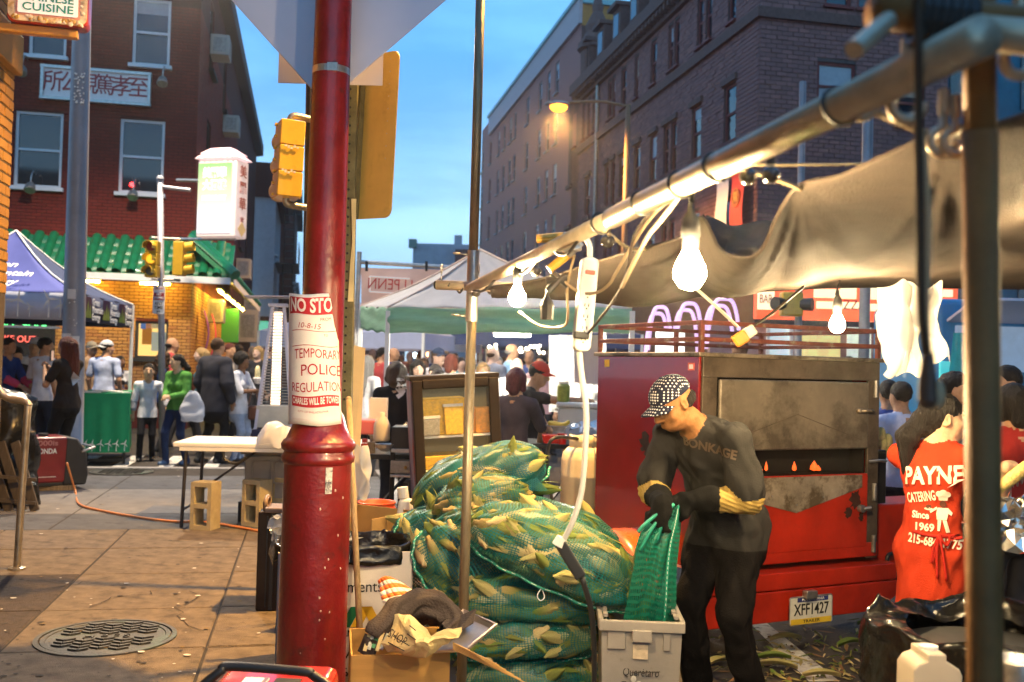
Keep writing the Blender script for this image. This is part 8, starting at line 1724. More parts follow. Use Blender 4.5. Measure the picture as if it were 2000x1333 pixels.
def qd4(px0,py0,px1,py1,D,m,nm,par,th=.08):a=P((px0+px1)/2,(py0+py1)/2,D)-par.location;s=D/1944;return MB().box(a,((px1-px0)*s,th,(py1-py0)*s)).build(nm,m,par)
qd4(1475,555,1865,628,16,M_rs,'fascia',rs,.2)
for(a,b,c,d)in((1480,565,1512,605),(1590,565,1640,582),(1595,590,1680,604),(1642,562,1672,584),(1690,562,1716,585),(1690,594,1716,608),(1822,566,1860,580),(1822,585,1860,598),(1822,603,1860,612)):qd4(a,b,c,d,15.86,M_rsw,'lit_panel',rs,.04)
text('PIZZA',.22,planeM(P(1660,597,15.8)-q0,(1,0,0),Z),M_rink,rs,ext=.004,fit=.5);text('BAR',.2,planeM(P(1496,585,15.8)-q0,(1,0,0),Z),M_rink,rs,ext=.004,fit=.2)
wz=P(1660,640,16.2).z-q0.z
MB().box((0,.3,(wz+(ROADZ-q0.z))/2),(4.4,.2,wz-(ROADZ-q0.z))).build('shop_wall',mat('mauve_wall',(.34,.22,.22),.8,var=.2),rs)
for(a,b,c,d,m)in((1500,640,1548,700,(.5,.6,.62)),(1560,655,1640,700,(.62,.5,.2)),(1655,640,1700,700,(.5,.55,.5)),(1890,630,1915,668,(.75,.85,.95))):qd4(a,b,c,d,15.95,mat('lit_win_%d'%a,m,.5,var=.4,scale=5,emit=m,es=.8),'window',rs,.06)
for px in(1500,1545):qd4(px-3,640,px+3,700,15.9,M_wletter,'mullion',rs,.05)
M_neon=mat('lilac_neon',(.6,.4,.7),.4,var=.1,scale=10,emit=(.9,.62,.95),es=.8)
for(px,w,y0)in((1288,40,600),(1345,46,593),(1412,58,584)):
 t=thing('neon_hoop',{1288:'left',1345:'middle',1412:'right and tallest'}[px]+' of the three lilac neon hoops behind the oven rack','neon hoop',P(px,700,14),0,'lilac neon hoops');s=14/1944
 for k in(0,.28):
  MB().tube([Vector(((-w*.6+w*1.2*f+k*20)*s,k*2,(((700-y0)*(1-(2*f-1)**4*1.0))-k*30)*s))for f in np.linspace(.02,.98,18)],.028,7).build('neon_tube',M_neon,t,smooth=True)
ms_=thing('menu_board','blank glowing white menu board behind the oven rack','menu board',P(1308,700,13));qd4(1281,643,1336,705,13,mat('glow_board',(.8,.8,.8),.5,var=0,emit=(1,1,.95),es=1.3),'board',ms_);MB().cyl((0,.1,-1.4),(0,.1,0),.03).build('stand',M_steel,ms_)
t=thing('traffic_light','yellow traffic light on a pale pole beyond the oven trailer','traffic light',(P(1558,700,15).x,P(1558,700,15).y,ROADZ));MB().cyl((0,0,0),(0,0,6),.06,.05).build('pole',M_lpost,t);a=P(1545,595,14.9)-t.location
MB().box(a,(.32,.22,.36)).build('housing',M_yel,t,bevel=.03)
for s_ in(-1,1):MB().cyl(a+Vector((s_*.14,-.05,0)),a+Vector((s_*.28,-.14,0)),.09,.1).build('visor',M_black,t)
t=thing('pedestrian_pole','grey pole in front of the red shop sign','pole',(P(1687,700,15).x,P(1687,700,15).y,ROADZ));MB().cyl((0,0,0),(0,0,5.5),.08).build('shaft',M_lpost,t);MB().lathe([(.16,0),(.14,.2),(.08,.3)],n=12).build('base',M_lpost,t)
vn=thing('teal_van','bright blue food van with lit hatch at the right edge','van',P(1985,900,11));vn.location.z=ROADZ;M_van=mat('van_blue',(.02,.2,.42),.35,var=.12,coat=.3)
MB().box((.3,1,1.45),(2.4,2,2.0)).build('body',M_van,vn,bevel=.08);MB().box((.3,-.02,1.9),(2.0,.06,.5)).build('hatch',mat('van_hatch',(.2,.3,.4),.3,var=.2,emit=(.5,.7,1),es=.3),vn);MB().add([(-.8,-.02,2.2),(1.4,-.02,2.2),(1.4,-.7,2.4),(-.8,-.7,2.4)],[(0,1,2,3)]).build('hatch_flap',M_alu,vn,solid=.03)
for x in(-.5,1.1):q=MB();q.lathe([(.2,-.1),(.36,-.1),(.36,.1),(.2,.1)],(x,.1,.36),20,M=Matrix.Rotation(R(90),3,'X'));q.build('wheel',M_rubber,vn)
MB().box((-.72,-.02,1.5),(.3,.05,.5)).build('lit_sign',mat('aqua_sign',(.1,.6,.6),.5,emit=(.1,.8,.8),es=.5,var=.3),vn)
tp2=thing('turquoise_tarp','turquoise draped tarp behind the hanging white bags','tarp',P(1880,740,9));MB().grid(lambda u,v:P(1850+70*u*(1-.3*v)+12*(1-v),650+110*v,9.2)-tp2.location+Vector((0,.05*math.sin(u*9),0)),12,8).build('sheet',mat('turquoise_sheet',(.05,.42,.45),.6,var=.2,transl=.2),tp2,smooth=True)
wb_=thing('hanging_bags','bundle of white plastic bags hanging bright beneath the tarp','plastic bags',P(1750,565,3.3));q0=wb_.location;M_wb=mat('white_bag_bright',(.74,.72,.7),.5,var=.05,transl=.35)
for k,(px0,px1,y1,ph)in enumerate(((1712,1770,730,0),(1740,1800,735,2),(1760,1812,640,4),(1790,1838,715,6))):
 MB().grid(lambda u,v:P(px0+(px1-px0)*u+(18 if k==3 else 4)*v,562+(y1-562)*v+6*math.sin(u*9+ph),3.28+.04*k)-q0+Vector((0,-.05*math.sin(PI*u),0))+crumple(Vector((u*.12+k,v*.3,ph)),.045,6)+crumple(Vector((u*.12+k,v*.3,ph)),.012,20),22,14).build('bag',M_wb,wb_,smooth=True)
# == right foreground ==
bb=P(1850,1300,3.05);t=thing('bin_bag','big shiny black bin bag draped over a bin in the right foreground','bin bag',(bb.x,bb.y,ROADZ));q0=t.location;zt_=P(1850,1228,3.05).z-ROADZ
def bbf(u,v):
 a=2*PI*u;r=.31+.05*v if v<.8 else.31+.04-(v-.8)*.5;z=zt_*(1-v*.0)*(1-v)if False else(zt_+.02)*min(1,(v/.8))-.04*max(0,(v-.8)/.2);p=Vector((.14+r*math.cos(a)*1.0,r*math.sin(a),z));lean_=Vector((-.09*(1-v)*(math.cos(a)<0),0,0));return p+lean_+crumple(p,.04,5)+crumple(p,.024,11)+crumple(p,.009,28)
MB().grid(bbf,120,70).build('film',M_bag,t,smooth=True);MB().lathe([(.24,0),(.27,zt_-.06)],(.14,0,0),20).build('bin',M_black,t)
jj=P(1812,1345,2.55);t=thing('plastic_jug','cream plastic gallon jug in the right foreground','jug',P(1812,1400,2.55));k=2.55/1944
MB().prism([(-48*k,0),(48*k,0),(48*k,92*k),(42*k,104*k),(20*k,118*k),(17*k,119*k),(17*k,132*k),(-19*k,132*k),(-19*k,119*k),(-36*k,112*k),(-46*k,98*k)],-.055,.055).build('body',mat('cream_jug',(.70,.60,.46),.4,var=.05,transl=.3),t,bevel=.016,seg=3)
MB().cyl((-1*k,0,126*k),(-1*k,0,138*k),.024).build('cap',M_wplastic,t)
ht_=P(1985,1345,2.4);
t=thing('prep_table','table under a red cloth at the right edge with foil and corn','table',(P(2010,1060,3.6).x+.36,P(2010,1060,3.6).y,ROADZ));tz=P(2000,1085,3.4).z-ROADZ;M_rcl=mat('red_tablecloth',(.45,.03,.02),.7,var=.15)
MB().box((.12,-.1,tz-.02),(.66,.6,.03)).build('top',mat('orange_top',(.5,.16,.07),.5,var=.3,scale=9),t);
for(c,d)in(((.12,-.41,tz-.25),(.68,.012,.5)),((-.22,-.1,tz-.25),(.012,.62,.5))):MB().box(c,d).build('cloth_side',M_rcl,t)
for x in(-.15,.4):MB().cyl((x,-.3,0),(x,-.3,tz-.03),.02).build('leg',M_blackm,t)
on(1985,1060,3.45,'foil_heap','foil','heap of crumpled foil on the red table',lambda t:MB().grid(lambda u,v:Vector((.16*math.cos(2*PI*u)*math.cos(PI/2*v),.16*math.sin(2*PI*u)*math.cos(PI/2*v),.14*math.sin(PI/2*v)))+crumple(Vector((u*1.2,v*.8,2)),.07,8)+crumple(Vector((u*1.2,v*.8,2)),.03,20),40,16).build('foil',mat('shiny_foil',(.8,.78,.74),.18,1,.08),t))
ec=thing('peeled_corn','peeled yellow corn cob held by the red shirt worker','corn',P(1982,930,4.1));q=MB();q.lathe([(.006,-.12),(.02,-.1),(.027,0),(.024,.07),(.01,.12)],n=14,M=Matrix.Rotation(R(50),3,'Y'));q.build('cob',mat('corn_yellow',(.66,.5,.14),.5,var=.3,scale=70,bump=.5,bscale=110),ec,smooth=True)
for i in range(3):MB().grid(lambda u,v:Vector((-.06-.1*v,-.03+.02*u+.02*i,-.05-.05*v*v-.02*i*v)),2,5).build('husk_leaf',HUSK[1],ec,solid=.002)
can=thing('steel_canister','shiny steel canister cropped at the bottom right corner','canister',P(1990,1345,2.2));MB().lathe([(.04,-.1),(.045,.02),(.05,.06),(.047,.066),(.04,.05)],n=20).build('can',M_steel,can,smooth=True)
dark=thing('dark_vat','dark pot behind the near upright at the lower right','pot',P(1965,1340,2.8));MB().lathe([(.13,-.2),(.14,.05),(.15,.08),(.13,.06)],n=24).build('pot',M_blackm,dark,smooth=True)
r_=random.Random(21);q=MB();mi=[]
for i in range(330):
 px,py=r_.choice(((r_.uniform(1440,1760),r_.uniform(1210,1333)),(r_.uniform(1340,1740),r_.uniform(1240,1340))));g=G(px,py,ROADZ+.006);a=r_.uniform(0,6.3);l,w=r_.uniform(.02,.12),r_.uniform(.006,.022);d=Vector((math.cos(a),math.sin(a),0));n=Vector((-d.y,d.x,0));b=r_.uniform(.0,.03)
 q.add([g-d*l/2,g-d*l*.1-n*w/2+Z*b*.6,g+d*l*.25-n*w*.4+Z*b,g+d*l/2+Z*b*.3,g+d*l*.25+n*w*.4+Z*b*.7,g-d*l*.1+n*w/2+Z*b*.2],[(0,1,2,4,5),(2,3,4)],r_.choice((0,0,1,2,3)))
tag(q.build('husk_litter',HUSK+[mat('brown_husk',(.2,.11,.05),.8,var=.3)]),kind='stuff')
hm=MB().grid(lambda u,v:Vector(((v-.5)*.2,(u-.5)*.05*math.sin(PI*(.1+.85*v)),.02*math.sin(v*3)+.012*(u-.5)**2*8)),3,8).mesh('husk_leaf',HUSK[0],True);hm2=hm.copy();hm2.materials.clear();hm2.materials.append(HUSK[2])
for i,(px,py,a,lab)in enumerate(((1705,1222,.1,'long green husk leaf on the road near the bumper'),(1535,1252,.2,'pale green husk leaf beside the white line'),(1510,1290,.05,'green husk blade lying by the worker'),(1520,1305,-.4,'pale curled husk near the bottom of the white line'),(1660,1262,.5,'green husk leaf in the litter right of the line'),(1605,1325,.0,'pale corn butt at the bottom of the white line'),(1400,1300,.7,'pale husk near the feet of the worker'))):
 o=link('husk_leaf',hm if i in(0,2,4)else hm2);o.location=G(px,py,ROADZ+.012);o.rotation_euler=(0,0,a);tag(o,lab,'corn husk','loose corn husks on the road')
sd=bpy.data.lights.new('street_glow','SPOT');sd.energy=6000;sd.color=(1,.5,.12);sd.spot_size=R(160);sd.spot_blend=.3;sd.shadow_soft_size=.2
so_=link('street_glow',sd,bpy.data.objects['street_lamp']);so_.location=P(1091,212,30)-bpy.data.objects['street_lamp'].location-Z*.25
hz=MB().box((0,132,14),(340,330,33)).build('haze',bpy.data.materials.new('haze_air'));tag(hz,kind='stuff');hm_=hz.data.materials[0];hm_.use_nodes=True;t=hm_.node_tree;t.nodes.clear();ho_=t.nodes.new('ShaderNodeOutputMaterial');hv=t.nodes.new('ShaderNodeVolumePrincipled')
hv.inputs['Color'].default_value=(.92,.9,.92,1);hv.inputs['Density'].default_value=.0010;hv.inputs['Anisotropy'].default_value=.9;t.links.new(hv.outputs[0],ho_.inputs['Volume'])
r_=random.Random(41);q=MB()
for i in range(240):
 g=G(r_.uniform(0,560),r_.uniform(905,1333),.0045);a=r_.choice((.005,.008,.012,.018));n=7;k=r_.choice((0,0,0,1,2));q.add([g+Vector((a*math.cos(2*PI*j/n)*r_.uniform(.7,1.2),a*.9*math.sin(2*PI*j/n)*r_.uniform(.7,1.2),.003 if k else 0))for j in range(n)],[tuple(range(n))],k)
for st,dx,n in(((398,1232),-1,9),((175,1185),1,7),((300,1080),1,6),((90,1150),.6,6)):
 p=G(*st,.0048)
 for j in range(n):
  e=p+Vector((r_.uniform(-.05,.12)*dx,r_.uniform(.03,.13),0));d=(e-p).normalized();w=Vector((-d.y,d.x,0))*r_.uniform(.002,.004);q.add([p-w,p+w,e+w*.7,e-w*.7],[(0,1,2,3)],3);p=e
tag(q.build('pavement_litter',[mat('old_gum',(.05,.042,.036),.8,var=.3),mat('paper_bit',(.6,.55,.46),.8),mat('leaf_bit',(.2,.13,.05),.8),mat('crack_dark',(.03,.024,.02),.95)]),kind='stuff')
# == people ==
BW=(.03,.03,.035);DN=(.02,.035,.09)
def hw(x,y,z):return(x,y,z)
person(292,15.0,'young boy in white shirt and open grey jacket facing the camera',ytop=712,rz=R(18),skin='asian',top=(.68,.68,.72),bottom=(.02,.02,.025),sleeve=1,jacket=.2,hsize=1.22,face=True,hands=((-.27,-.05,.66),(.34,-.18,.95)),h=.012,hem=.8,long_sleeve_cls=4,extra=(.32,.32,.36),feet=((-.12,-.06,0),(.1,.06,0)))
person(350,14.6,'woman in green hooded jacket with a white plastic bag on her arm',ytop=688,rz=R(-18),hyaw=R(-38),skin='asian',female=True,hair=('pony','black'),top=(.08,.24,.05),bottom=DN,sleeve=1,jacket=.5,face=True,hands=((-.02,-.30,1.08),(.08,-.28,1.08)),h=.012,feet=((-.11,-.12,0),(.11,.1,0)),shoe=(.05,.1,.2))
pb0=P(377,765,14.2);t=thing('carrier_bag','white plastic carrier bag hanging from the arm of the woman in green','bag',pb0)
MB().grid(lambda u,v:Vector(((.05+.13*math.sin(PI*min(1,v*1.1)*.7)*1.0)*math.cos(2*PI*u),.07*math.sin(2*PI*u)*(.4+.6*v),-.42*v))+crumple(Vector((u*.5,v*.5,1)),.03,8),24,14).build('film',mat('carrier_film',(.62,.64,.70),.4,var=.06,transl=.35),t,smooth=True)
person(421,15.0,'tall heavy man in a dark suit seen from behind',ytop=656,rz=R(150),skin='mid',top=(.035,.035,.045),bottom=(.02,.02,.022),sleeve=1,jacket=2,wide=1.15,hem=.72,hair=('short','brown'),h=.012,feet=((-.12,0,0),(.14,.1,0)))
person(331,17.5,'bald man wearing glasses and a striped red and blue scarf wrap',ytop=655,rz=R(125),skin='tan',hair=('bald','black'),top=(.32,.05,.05),bottom=BW,sleeve=1,jacket=1)
person(318,16.6,'woman with curly brown hair in a blue top beside the bald man',ytop=684,rz=R(110),skin='mid',female=True,hair=('curly','brown'),top=(.03,.06,.18),bottom=BW,sleeve=.5)
person(396,17.0,'blonde woman looking left past the suited man',ytop=676,rz=R(-60),skin='pale',female=True,hair=('long','blond'),top=(.05,.12,.16),bottom=BW,sleeve=1,face=True)
person(446,17.8,'man with reddish face half hidden behind the suited man',ytop=667,rz=R(60),skin='tan',hair=('short','red'),top=(.5,.4,.3),bottom=BW)
_,Jw=person(470,15.2,'woman in white blouse and pale jeans eating corn on the street',ytop=688,rz=R(75),skin='brown',female=True,hair=('afro','black'),top=(.6,.6,.64),bottom=(.32,.38,.5),sleeve=.8,wide=1.08,h=.012,hands=((-.06,-.34,1.16),(.12,-.34,1.14)),hem=.78,shirt_hem_flare=.04)
t=thing('corn_cob','corn cob in a white napkin held by the woman in white','corn',P(503,737,15.0));MB().lathe([(.03,-.06),(.042,.0),(.04,.12),(.02,.17)],n=10).build('cob',mat('cob_cream',(.72,.6,.3),.5,var=.2,scale=60),t,smooth=True);MB().lathe([(.035,-.1),(.07,-.02),(.055,.0)],n=8).build('napkin',M_paper,t)
t=thing('handbag','brown leather handbag at the hip of the woman in white','handbag',P(495,800,15.2));MB().box((0,0,-.05),(.16,.1,.22)).build('bag',mat('brown_leather',(.12,.04,.02),.5),t,bevel=.04,seg=3);MB().tube(sag((-.08,0,.05),(.08,0,.05),-.25),.01,6).build('strap',MATS['brown_leather'],t)
person(505,19.5,'blonde woman in a black jacket facing us by the patio heater',ytop=673,rz=R(-15),skin='pale',female=True,hair=('long','blond'),top=BW,bottom=BW,sleeve=1,jacket=1,face=True)
wob,_=person(134,11.8,'woman with long dark red hair in a black t-shirt holding her phone',ytop=653,z=0,rz=R(-105),skin='tan',female=True,wide=1.15,hair=('long','red'),top=(.028,.022,.02),bottom=(.015,.015,.017),sleeve=.5,face=True,h=.011,hands=((-.06,-.30,1.32),(.1,-.26,1.30)),feet=((-.1,.02,0),(.1,-.04,0)))
t=thing('phone','phone in the raised hands of the woman with long red hair','phone',P(101,695,12.3));MB().box((0,0,0),(.02,.075,.14)).build('body',M_black,t,bevel=.006);MB().box((.0105,0,0),(.002,.065,.12)).build('screen',mat('phone_screen',(.3,.2,.15),.2,emit=(1,.6,.4),es=.6,var=0),t)
person(84,13.4,'man in white polo shirt and dark jeans left of the lamp post',ytop=655,z=0,rz=R(152),hyaw=R(-45),skin='tan',hair=('short','black'),top=(.68,.70,.76),bottom=(.025,.035,.06),h=.012)
M_cap2=cloth((.5,.5,.5),nm='grey_cap');M_capk=cloth((.24,.2,.14),nm='khaki_cap')
person(66,14.6,'bearded man in white shirt and grey cap under the tent',ytop=655,rz=R(20),hroll=.1,skin='tan',top=(.6,.62,.66),bottom=BW,face=True,cap=M_cap2)
person(12,13.4,'man in a dark blue shirt with pink sleeves at the left edge',ytop=655,z=0,rz=R(75),skin='mid',hair=('short','black'),top=(.03,.06,.2),bottom=(.5,.55,.6),sleeve=1,long_sleeve_cls=4,extra=(.5,.06,.12),hands=((-.1,-.38,1.05),(.12,-.36,1.05)))
person(30,14.4,'woman in a black vest leaning over near the tent',ytop=672,rz=R(40),hpitch=.3,skin='mid',female=True,hair=('short','black'),top=BW,bottom=BW,hands=((-.1,-.35,1.0),(.12,-.34,1.0)))
person(205,16.4,'man in light blue shirt and white cap seen from behind at the green table',ytop=661,rz=R(170),hyaw=R(-40),skin='mid',hair=('short','black'),top=(.42,.48,.66),bottom=DN,wide=1.1,cap=M_cap2,cap_back=True)
person(176,17.6,'man in a khaki cap behind the man in light blue',ytop=664,rz=R(60),skin='tan',hair=('short','grey'),top=(.3,.2,.12),bottom=BW,cap=M_capk)
M_zeb=mat('zebra_print',(.6,.58,.58),.8,var=0);dotpattern(M_zeb,(.02,.02,.02),9,.42)
person(233,17.2,'woman in black and white patterned blouse beside the tent leg',ytop=692,rz=R(55),skin='brown',female=True,hair=('short','black'),topm=M_zeb,bottom=BW,face=True,hands=((-.05,-.33,1.08),(.14,-.3,1.05)))
_,J9=o9=person(775,9.6,'woman in black jersey number 9 with long dark hair, back to us',ytop=700,rz=R(176),skin='asian',female=True,wide=1.12,hair=('shoulder','brown'),top=(.012,.012,.014),bottom=BW,h=.011)
from mathutils.bvhtree import BVHTree
def text_on(o,body_,size,M,m,nm='lettering',off=.004,**k):
 bv=BVHTree.FromPolygons([v.co.copy()for v in o.data.vertices],[tuple(p.vertices)for p in o.data.polygons]);Mi=Matrix.LocRotScale(o.location,o.rotation_euler,None).inverted()@M;n=(Mi.to_3x3()@Vector((0,0,1))).normalized()
 def fn(x,y,z):
  p=Mi@Vector((x,y,0));h=bv.ray_cast(p+n*.6,-n)[0];return tuple((h if h else p)+n*(off+max(z,0)))
 return text(body_,size,None,m,o,nm,ext=k.pop('ext',0),fn=fn,**k)
def facing(p,rz,sl=0.0):return planeM(p,Matrix.Rotation(rz,3,'Z')@Vector((1,0,sl)),Z)
text_on(o9[0],'9',.19,facing(P(774,765,9.3),R(-4)),M_wletter,bold=.012);text_on(o9[0],'HENDERSON',.035,facing(P(774,742,9.3),R(-4)),M_wletter,fit=.15)
person(1008,8.3,'woman with purple red hair in a grey top and black skirt at the stall',ytop=711,rz=R(160),skin='tan',female=True,wide=1.05,hair=('bob','purple'),top=(.06,.05,.068),bottom=(.012,.012,.013),sleeve=.6,skirt=.55,h=.011,hem=.90,hands=((-.14,-.30,.98),(.18,-.34,.96)),elbow=((-.9,.2,-.3),(.9,.3,-.3)))
person(1038,9.3,'man in red cap and black t-shirt reaching out to the right',ytop=699,rz=R(78),hpitch=.28,skin='tan',hair=('short','black'),top=(.025,.022,.022),bottom=BW,face=True,cap=cloth((.60,.06,.04),nm='red_cap'),hands=((-.12,-.62,1.36),(.2,-.25,.95)),elbow=((-.5,.1,-.6),(.8,.8,-.3)),h=.011)
person(716,12.8,'person in a white head scarf left of the canopy leg',ytop=690,rz=R(150),skin='tan',female=True,hair=('long','grey'),top=(.7,.68,.68),bottom=BW,sleeve=1)
person(1007,12.5,'bald man in white behind the red cap',ytop=692,rz=R(15),hpitch=.3,skin='pale',hair=('bald','grey'),top=(.7,.7,.7),bottom=BW)
person(853,14.5,'man with glasses and a dark blue cap in the crowd',ytop=676,rz=R(45),skin='pale',hair=('short','brown'),top=(.45,.4,.42),bottom=BW,face=True,cap=cloth((.03,.05,.1),nm='navy_cap'))
person(815,13.0,'woman with long black hair and bright lit face above the fridge',ytop=697,rz=R(15),hpitch=.25,skin='pale',female=True,hair=('long','black'),top=(.4,.42,.46),bottom=BW,face=True)
person(856,12.6,'woman looking down with a bright face right of the fridge centre',ytop=706,rz=R(-25),hpitch=.3,skin='pale',female=True,hair=('bob','black'),top=(.3,.28,.28),bottom=BW,face=True)
person(880,13.2,'person with reddish brown bowl hair in the crowd',ytop=687,rz=R(150),skin='tan',hair=('bob','red'),top=(.3,.2,.2),bottom=BW)
person(944,13.6,'child with pale hair half hidden behind the fridge',ytop=704,rz=R(10),skin='tan',hair=('bob','blond'),top=(.5,.4,.4),bottom=BW,face=True)
person(856,9.0,'woman with pinned up brown hair just behind the fridge',ytop=715,rz=R(180),skin='tan',female=True,hair=('bun','brown'),top=(.3,.1,.1),bottom=BW)
person(995,17,'tall balding man in a blue shirt in the crowd',ytop=667,rz=R(100),skin='tan',hair=('bald','grey'),top=(.2,.35,.55),bottom=BW)
person(1058,15,'man in pink shirt between red cap and white sheet',ytop=688,rz=R(-20),skin='mid',hair=('short','black'),top=(.5,.3,.32),bottom=BW)
text_on(wob,'◆',.17,facing(P(143,742,11.5),R(10)),M_wletter,'shirt_print')
VAR=[]
for k in range(6):
 fem=k%2==1;V,Q,C,J=body(H=1.62 if fem else 1.76,h=.022,female=fem,sleeve=(.5,1,.5,.5,1,.5)[k],hyaw=R((0,30,-40,10,-20,50)[k]),wide=(1,1,1.15,.95,1.05,1)[k]);hv=hair_mesh(J,('short','long','short','bob','bald','pony')[k],h=.016,seed=k);VAR.append((npmesh('person',V,Q,C,[skinm('mid'),cloth((.3,.3,.3)),cloth(BW),cloth(BW),cloth(BW),cloth(BW)]),npmesh('hair',*hv,None,[hairm('black')]),1.62 if fem else 1.76))
r_=random.Random(33);TOPS=[((.35,.05,.05),'red'),((.05,.08,.22),'navy'),((.5,.5,.5),'white'),((.12,.12,.13),'dark grey'),((.4,.3,.2),'tan'),((.1,.25,.3),'teal'),((.45,.3,.35),'pink'),((.2,.22,.28),'slate')]
USED=set()
SPOTS=[(px,r_.uniform(*d))for px,d in[(x,(15.5,20))for x in(745,765,792,830,868,900,920,960,972,1035,1075,1090)]+[(x,(21,27))for x in(710,728,752,775,800,822,845,870,890,915,940,985,1020,1050,1070)]+[(x,(28,38))for x in range(700,1100,17)]+[(x,(20,30))for x in(455,464,474,483,492,512,522)]+[(x,(9,12.5))for x in(1195,1222,1255,1335,1385,1500,1590,1660)]]
WHERE=lambda px,d:('on the side street' if px<600 else 'behind the oven trailer' if px>1150 else 'close behind the canopy' if d<21 else 'in the mid street crowd' if d<28 else 'in the far street crowd')
for i,(px,D)in enumerate(SPOTS):
 k=r_.randrange(6);tc,tn_=TOPS[i%8];hcn=r_.choice(('black','black','brown','black','brown','blond','grey','red'));me,hm_,H0=VAR[k];o=link('person',me);p=P(px,700,D);s=r_.uniform(1.0,1.09)if px<1150 else r_.uniform(.96,1.04)
 o.location=(p.x,p.y,ROADZ);o.scale=(s,s,s);o.rotation_euler=(0,0,r_.choice((R(180),R(150),R(20),R(-30),R(200),0,R(90))));hh_=link('hair',hm_,o)
 o.material_slots[0].link='OBJECT';o.material_slots[0].material=skinm(r_.choice(('mid','tan','pale','asian','brown')));o.material_slots[1].link='OBJECT';o.material_slots[1].material=cloth(tc);hh_.material_slots[0].link='OBJECT';hh_.material_slots[0].material=hairm(hcn)
 lb0='person in %s top with %s %s %s'%(tn_,('short','long','short','bobbed','balding','tied back')[k],hcn+' hair',WHERE(px,D));lb_=lb0
 for ex in(', facing us',', half turned',', seen from behind',', by the lights',', taller than most',', head tilted'):
  if lb_ not in USED:break
  lb_=lb0+ex
 USED.add(lb_);tag(o,lb_,'person','people in the street crowd')
person(1738,7.8,'man in a blue shirt with white print beside the oven',ytop=735,rz=R(170),skin='tan',hair=('short','black'),top=(.06,.10,.32),bottom=BW,hsize=1.0)
person(1765,7.4,'man in pale blue shirt with dark collar seen from behind under the white bags',ytop=738,rz=R(190),skin='tan',hair=('short','black'),top=(.50,.54,.70),bottom=BW)
person(1975,6.6,'bearded man in profile at the right edge',ytop=705,rz=R(-80),skin='tan',hair=('short','black'),top=(.05,.12,.25),bottom=BW,face=True)
person(1985,5.2,'person in a red shirt seen from behind at the right edge',ytop=738,rz=R(185),skin='mid',hair=('bob','black'),top=(.30,.025,.02),bottom=BW)
person(1852,7.0,'woman with dark hair looking down behind the near upright',ytop=715,rz=R(20),hpitch=.3,skin='mid',female=True,hair=('long','black'),top=(.25,.25,.3),bottom=BW)
person(1440,10.5,'man in a white and blue shirt seen between the roof rack rails',ytop=640,rz=R(10),skin='brown',hair=('short','black'),top=(.65,.65,.75),bottom=BW)
for(px,py,lab)in((1724,862,'upper white ball of corn ends held behind the oven'),(1727,880,'lower white ball of corn ends held behind the oven')):
 t=thing('corn_bundle',lab,'corn',P(px,py,6.2));[MB().ell((.03*math.cos(a),.02*math.sin(a),.01*a),(.035,.03,.05),9,6).build('cob_end',HUSK[2],t,smooth=True)for a in(0,2,4)]
PZ_=R(140);pw=P(1822,1040,4.45);PW=Vector((pw.x,pw.y,ROADZ));zt_=P(1815,772,4.45).z;Hp=(zt_-ROADZ)*1.02;sP=Hp/1.75
hA=toloc(P(1965,915,4.15),PW,PZ_,sP);hB=toloc(P(1985,935,4.25),PW,PZ_,sP)
M_rsh=mat('red_work_shirt',(.42,.035,.010),.85,var=.14,scale=5,bump=.3,bscale=200,stain=(.22,.016,.008,.62),sscale=6)
pay,JP=person(0,0,'worker in red PAYNE CATERING shirt with ponytail, back to us',at=PW,H=Hp,rz=PZ_,h=.006,fine=True,face=True,skin='asian',female=True,wide=1.12,hair=('pony','black'),topm=M_rsh,bottom=(.05,.06,.08),sleeve=.62,hands=(hA,hB),elbow=((-.6,.3,-.6),(.9,.3,-.3)),hyaw=R(-50),hpitch=.05,hem=.47,shirt_hem_flare=.035,foldamp=.010,hsize=1.1,neck=.035,hdir=((0,-.8,.2),(0,-.9,.1)),curl=.9,loose=1.05,slouch=.03)
fz_=R(-38)
def pl_at(px,py,D=4.2,sl=0.0):return facing(P(px,py,D),fz_,sl)
M_pr=mat('shirt_print_cream',(.70,.62,.48),.8,var=.1)
text_on(pay,'PAYNE',.105,pl_at(1788,938,sl=.10),M_pr,fit=.25,bold=.0035,shear=.1,off=.007);text_on(pay,'CATERING',.06,pl_at(1762,982,sl=.2),M_pr,fit=.13,bold=.0015,off=.007);text_on(pay,'Since',.042,pl_at(1764,1018),M_pr,fit=.075,bold=.0015,off=.007);text_on(pay,'1969',.045,pl_at(1774,1042),M_pr,fit=.08,bold=.0015,off=.007);text_on(pay,'215-684-1775',.055,pl_at(1798,1070,sl=-.05),M_pr,fit=.22,bold=.0015,off=.008)
bv=BVHTree.FromPolygons([v.co.copy()for v in pay.data.vertices],[tuple(p.vertices)for p in pay.data.polygons])
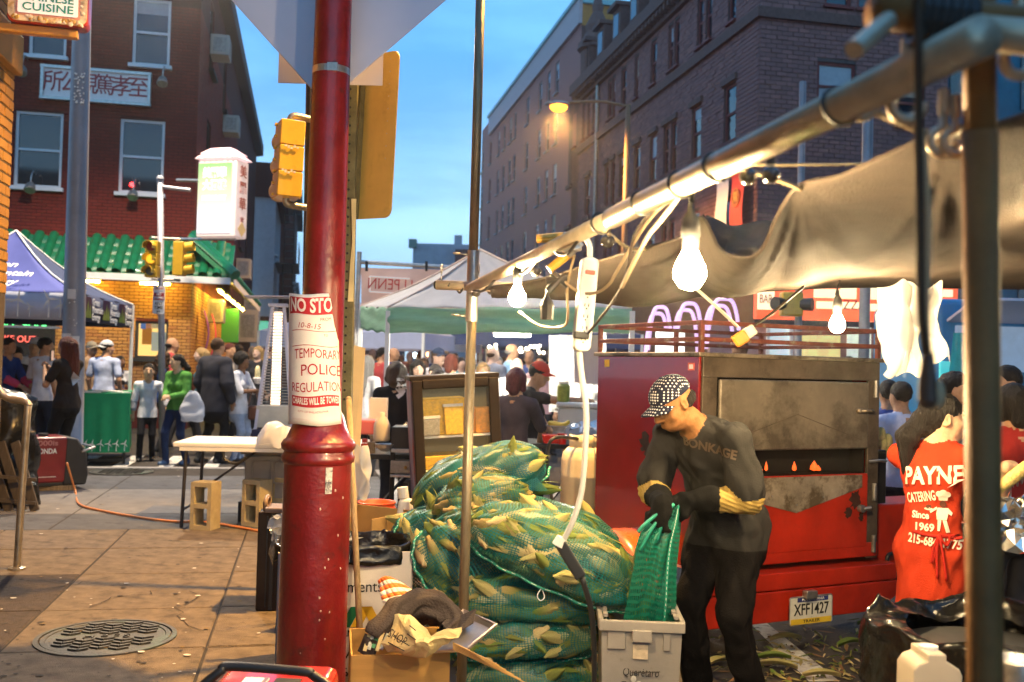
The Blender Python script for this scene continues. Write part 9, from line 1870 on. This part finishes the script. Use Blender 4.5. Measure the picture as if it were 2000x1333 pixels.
def print_on(pts,px,py,s,m,nm,off=.004):
 Mi=Matrix.LocRotScale(pay.location,pay.rotation_euler,None).inverted()@pl_at(px,py);n=(Mi.to_3x3()@Z).normalized();vs=[]
 c=Vector((sum(a for a,b in pts)/len(pts),sum(b for a,b in pts)/len(pts),0))
 for a,b in list(pts)+[(c.x,c.y)]:
  p=Mi@Vector((a*s,b*s,0));h=bv.ray_cast(p+n*.6,-n)[0];vs.append((h if h else p)+n*off)
 k=len(pts);MB().add(vs,[(i,(i+1)%k,k)for i in range(k)]).build(nm,m,pay)
def circ(x,y,rx,ry=None,n=14):return[(x+rx*math.cos(2*PI*i/n),y+(ry or rx)*math.sin(2*PI*i/n))for i in range(n)]
u=.001
for pts,m in(([(-12,-8),(12,-8),(15,10),(14,24),(-12,24),(-14,8)],M_pr),([(-10,-9),(-1,-9),(-3,-38),(-9,-38)],M_pr),([(2,-9),(12,-9),(20,-40),(12,-42)],M_pr),([(-13,20),(-28,8),(-31,13),(-14,27)],M_pr),([(13,24),(24,12),(22,4),(12,12)],M_pr),(circ(1,34,8,10),mat('emblem_brown',(.10,.035,.02),.8)),([(-9,44),(11,44),(13,58),(-11,58)],M_pr),(circ(-8,62,8),M_pr),(circ(2,65,9),M_pr),(circ(11,61,8),M_pr),(circ(-34,19,12,3.5),M_pr),(circ(-34,25,8,6),MATS['emblem_brown'])):print_on(pts,1816,1019,.0016,m,'chef_emblem',off=.007+.0002*len(pts))
def onbody(px,py,off=.008):
 Mi=Matrix.LocRotScale(pay.location,pay.rotation_euler,None).inverted()@pl_at(px,py);n=(Mi.to_3x3()@Z).normalized();p=Mi.to_translation();h=bv.ray_cast(p+n*.6,-n)[0];return(h if h else p)+n*off
M_apr=mat('red_apron',(.42,.02,.012),.8,var=.15)
MB().tube([onbody(x,1052+6*math.sin((x-1745)/40))for x in range(1748,1892,8)],.007,6).build('apron_string',M_apr,pay,smooth=True)
for pts in([(1812,1055),(1800,1085),(1798,1110),(1805,1090),(1812,1058)],[(1812,1055),(1830,1075),(1834,1058),(1812,1054)],[(1811,1058),(1809,1100),(1812,1140)],[(1814,1058),(1824,1100),(1832,1145)]):MB().tube(smooth_path([onbody(*p,.012)for p in pts],5),.006,6).build('apron_string',M_apr,pay,smooth=True)
text_on(man,'BONKAGE',.055,facing(P(1362,878,4.3),R(-42),-.18),mat('tonal_print',(.075,.05,.032),.45,var=.1),fit=.27,bold=.002)
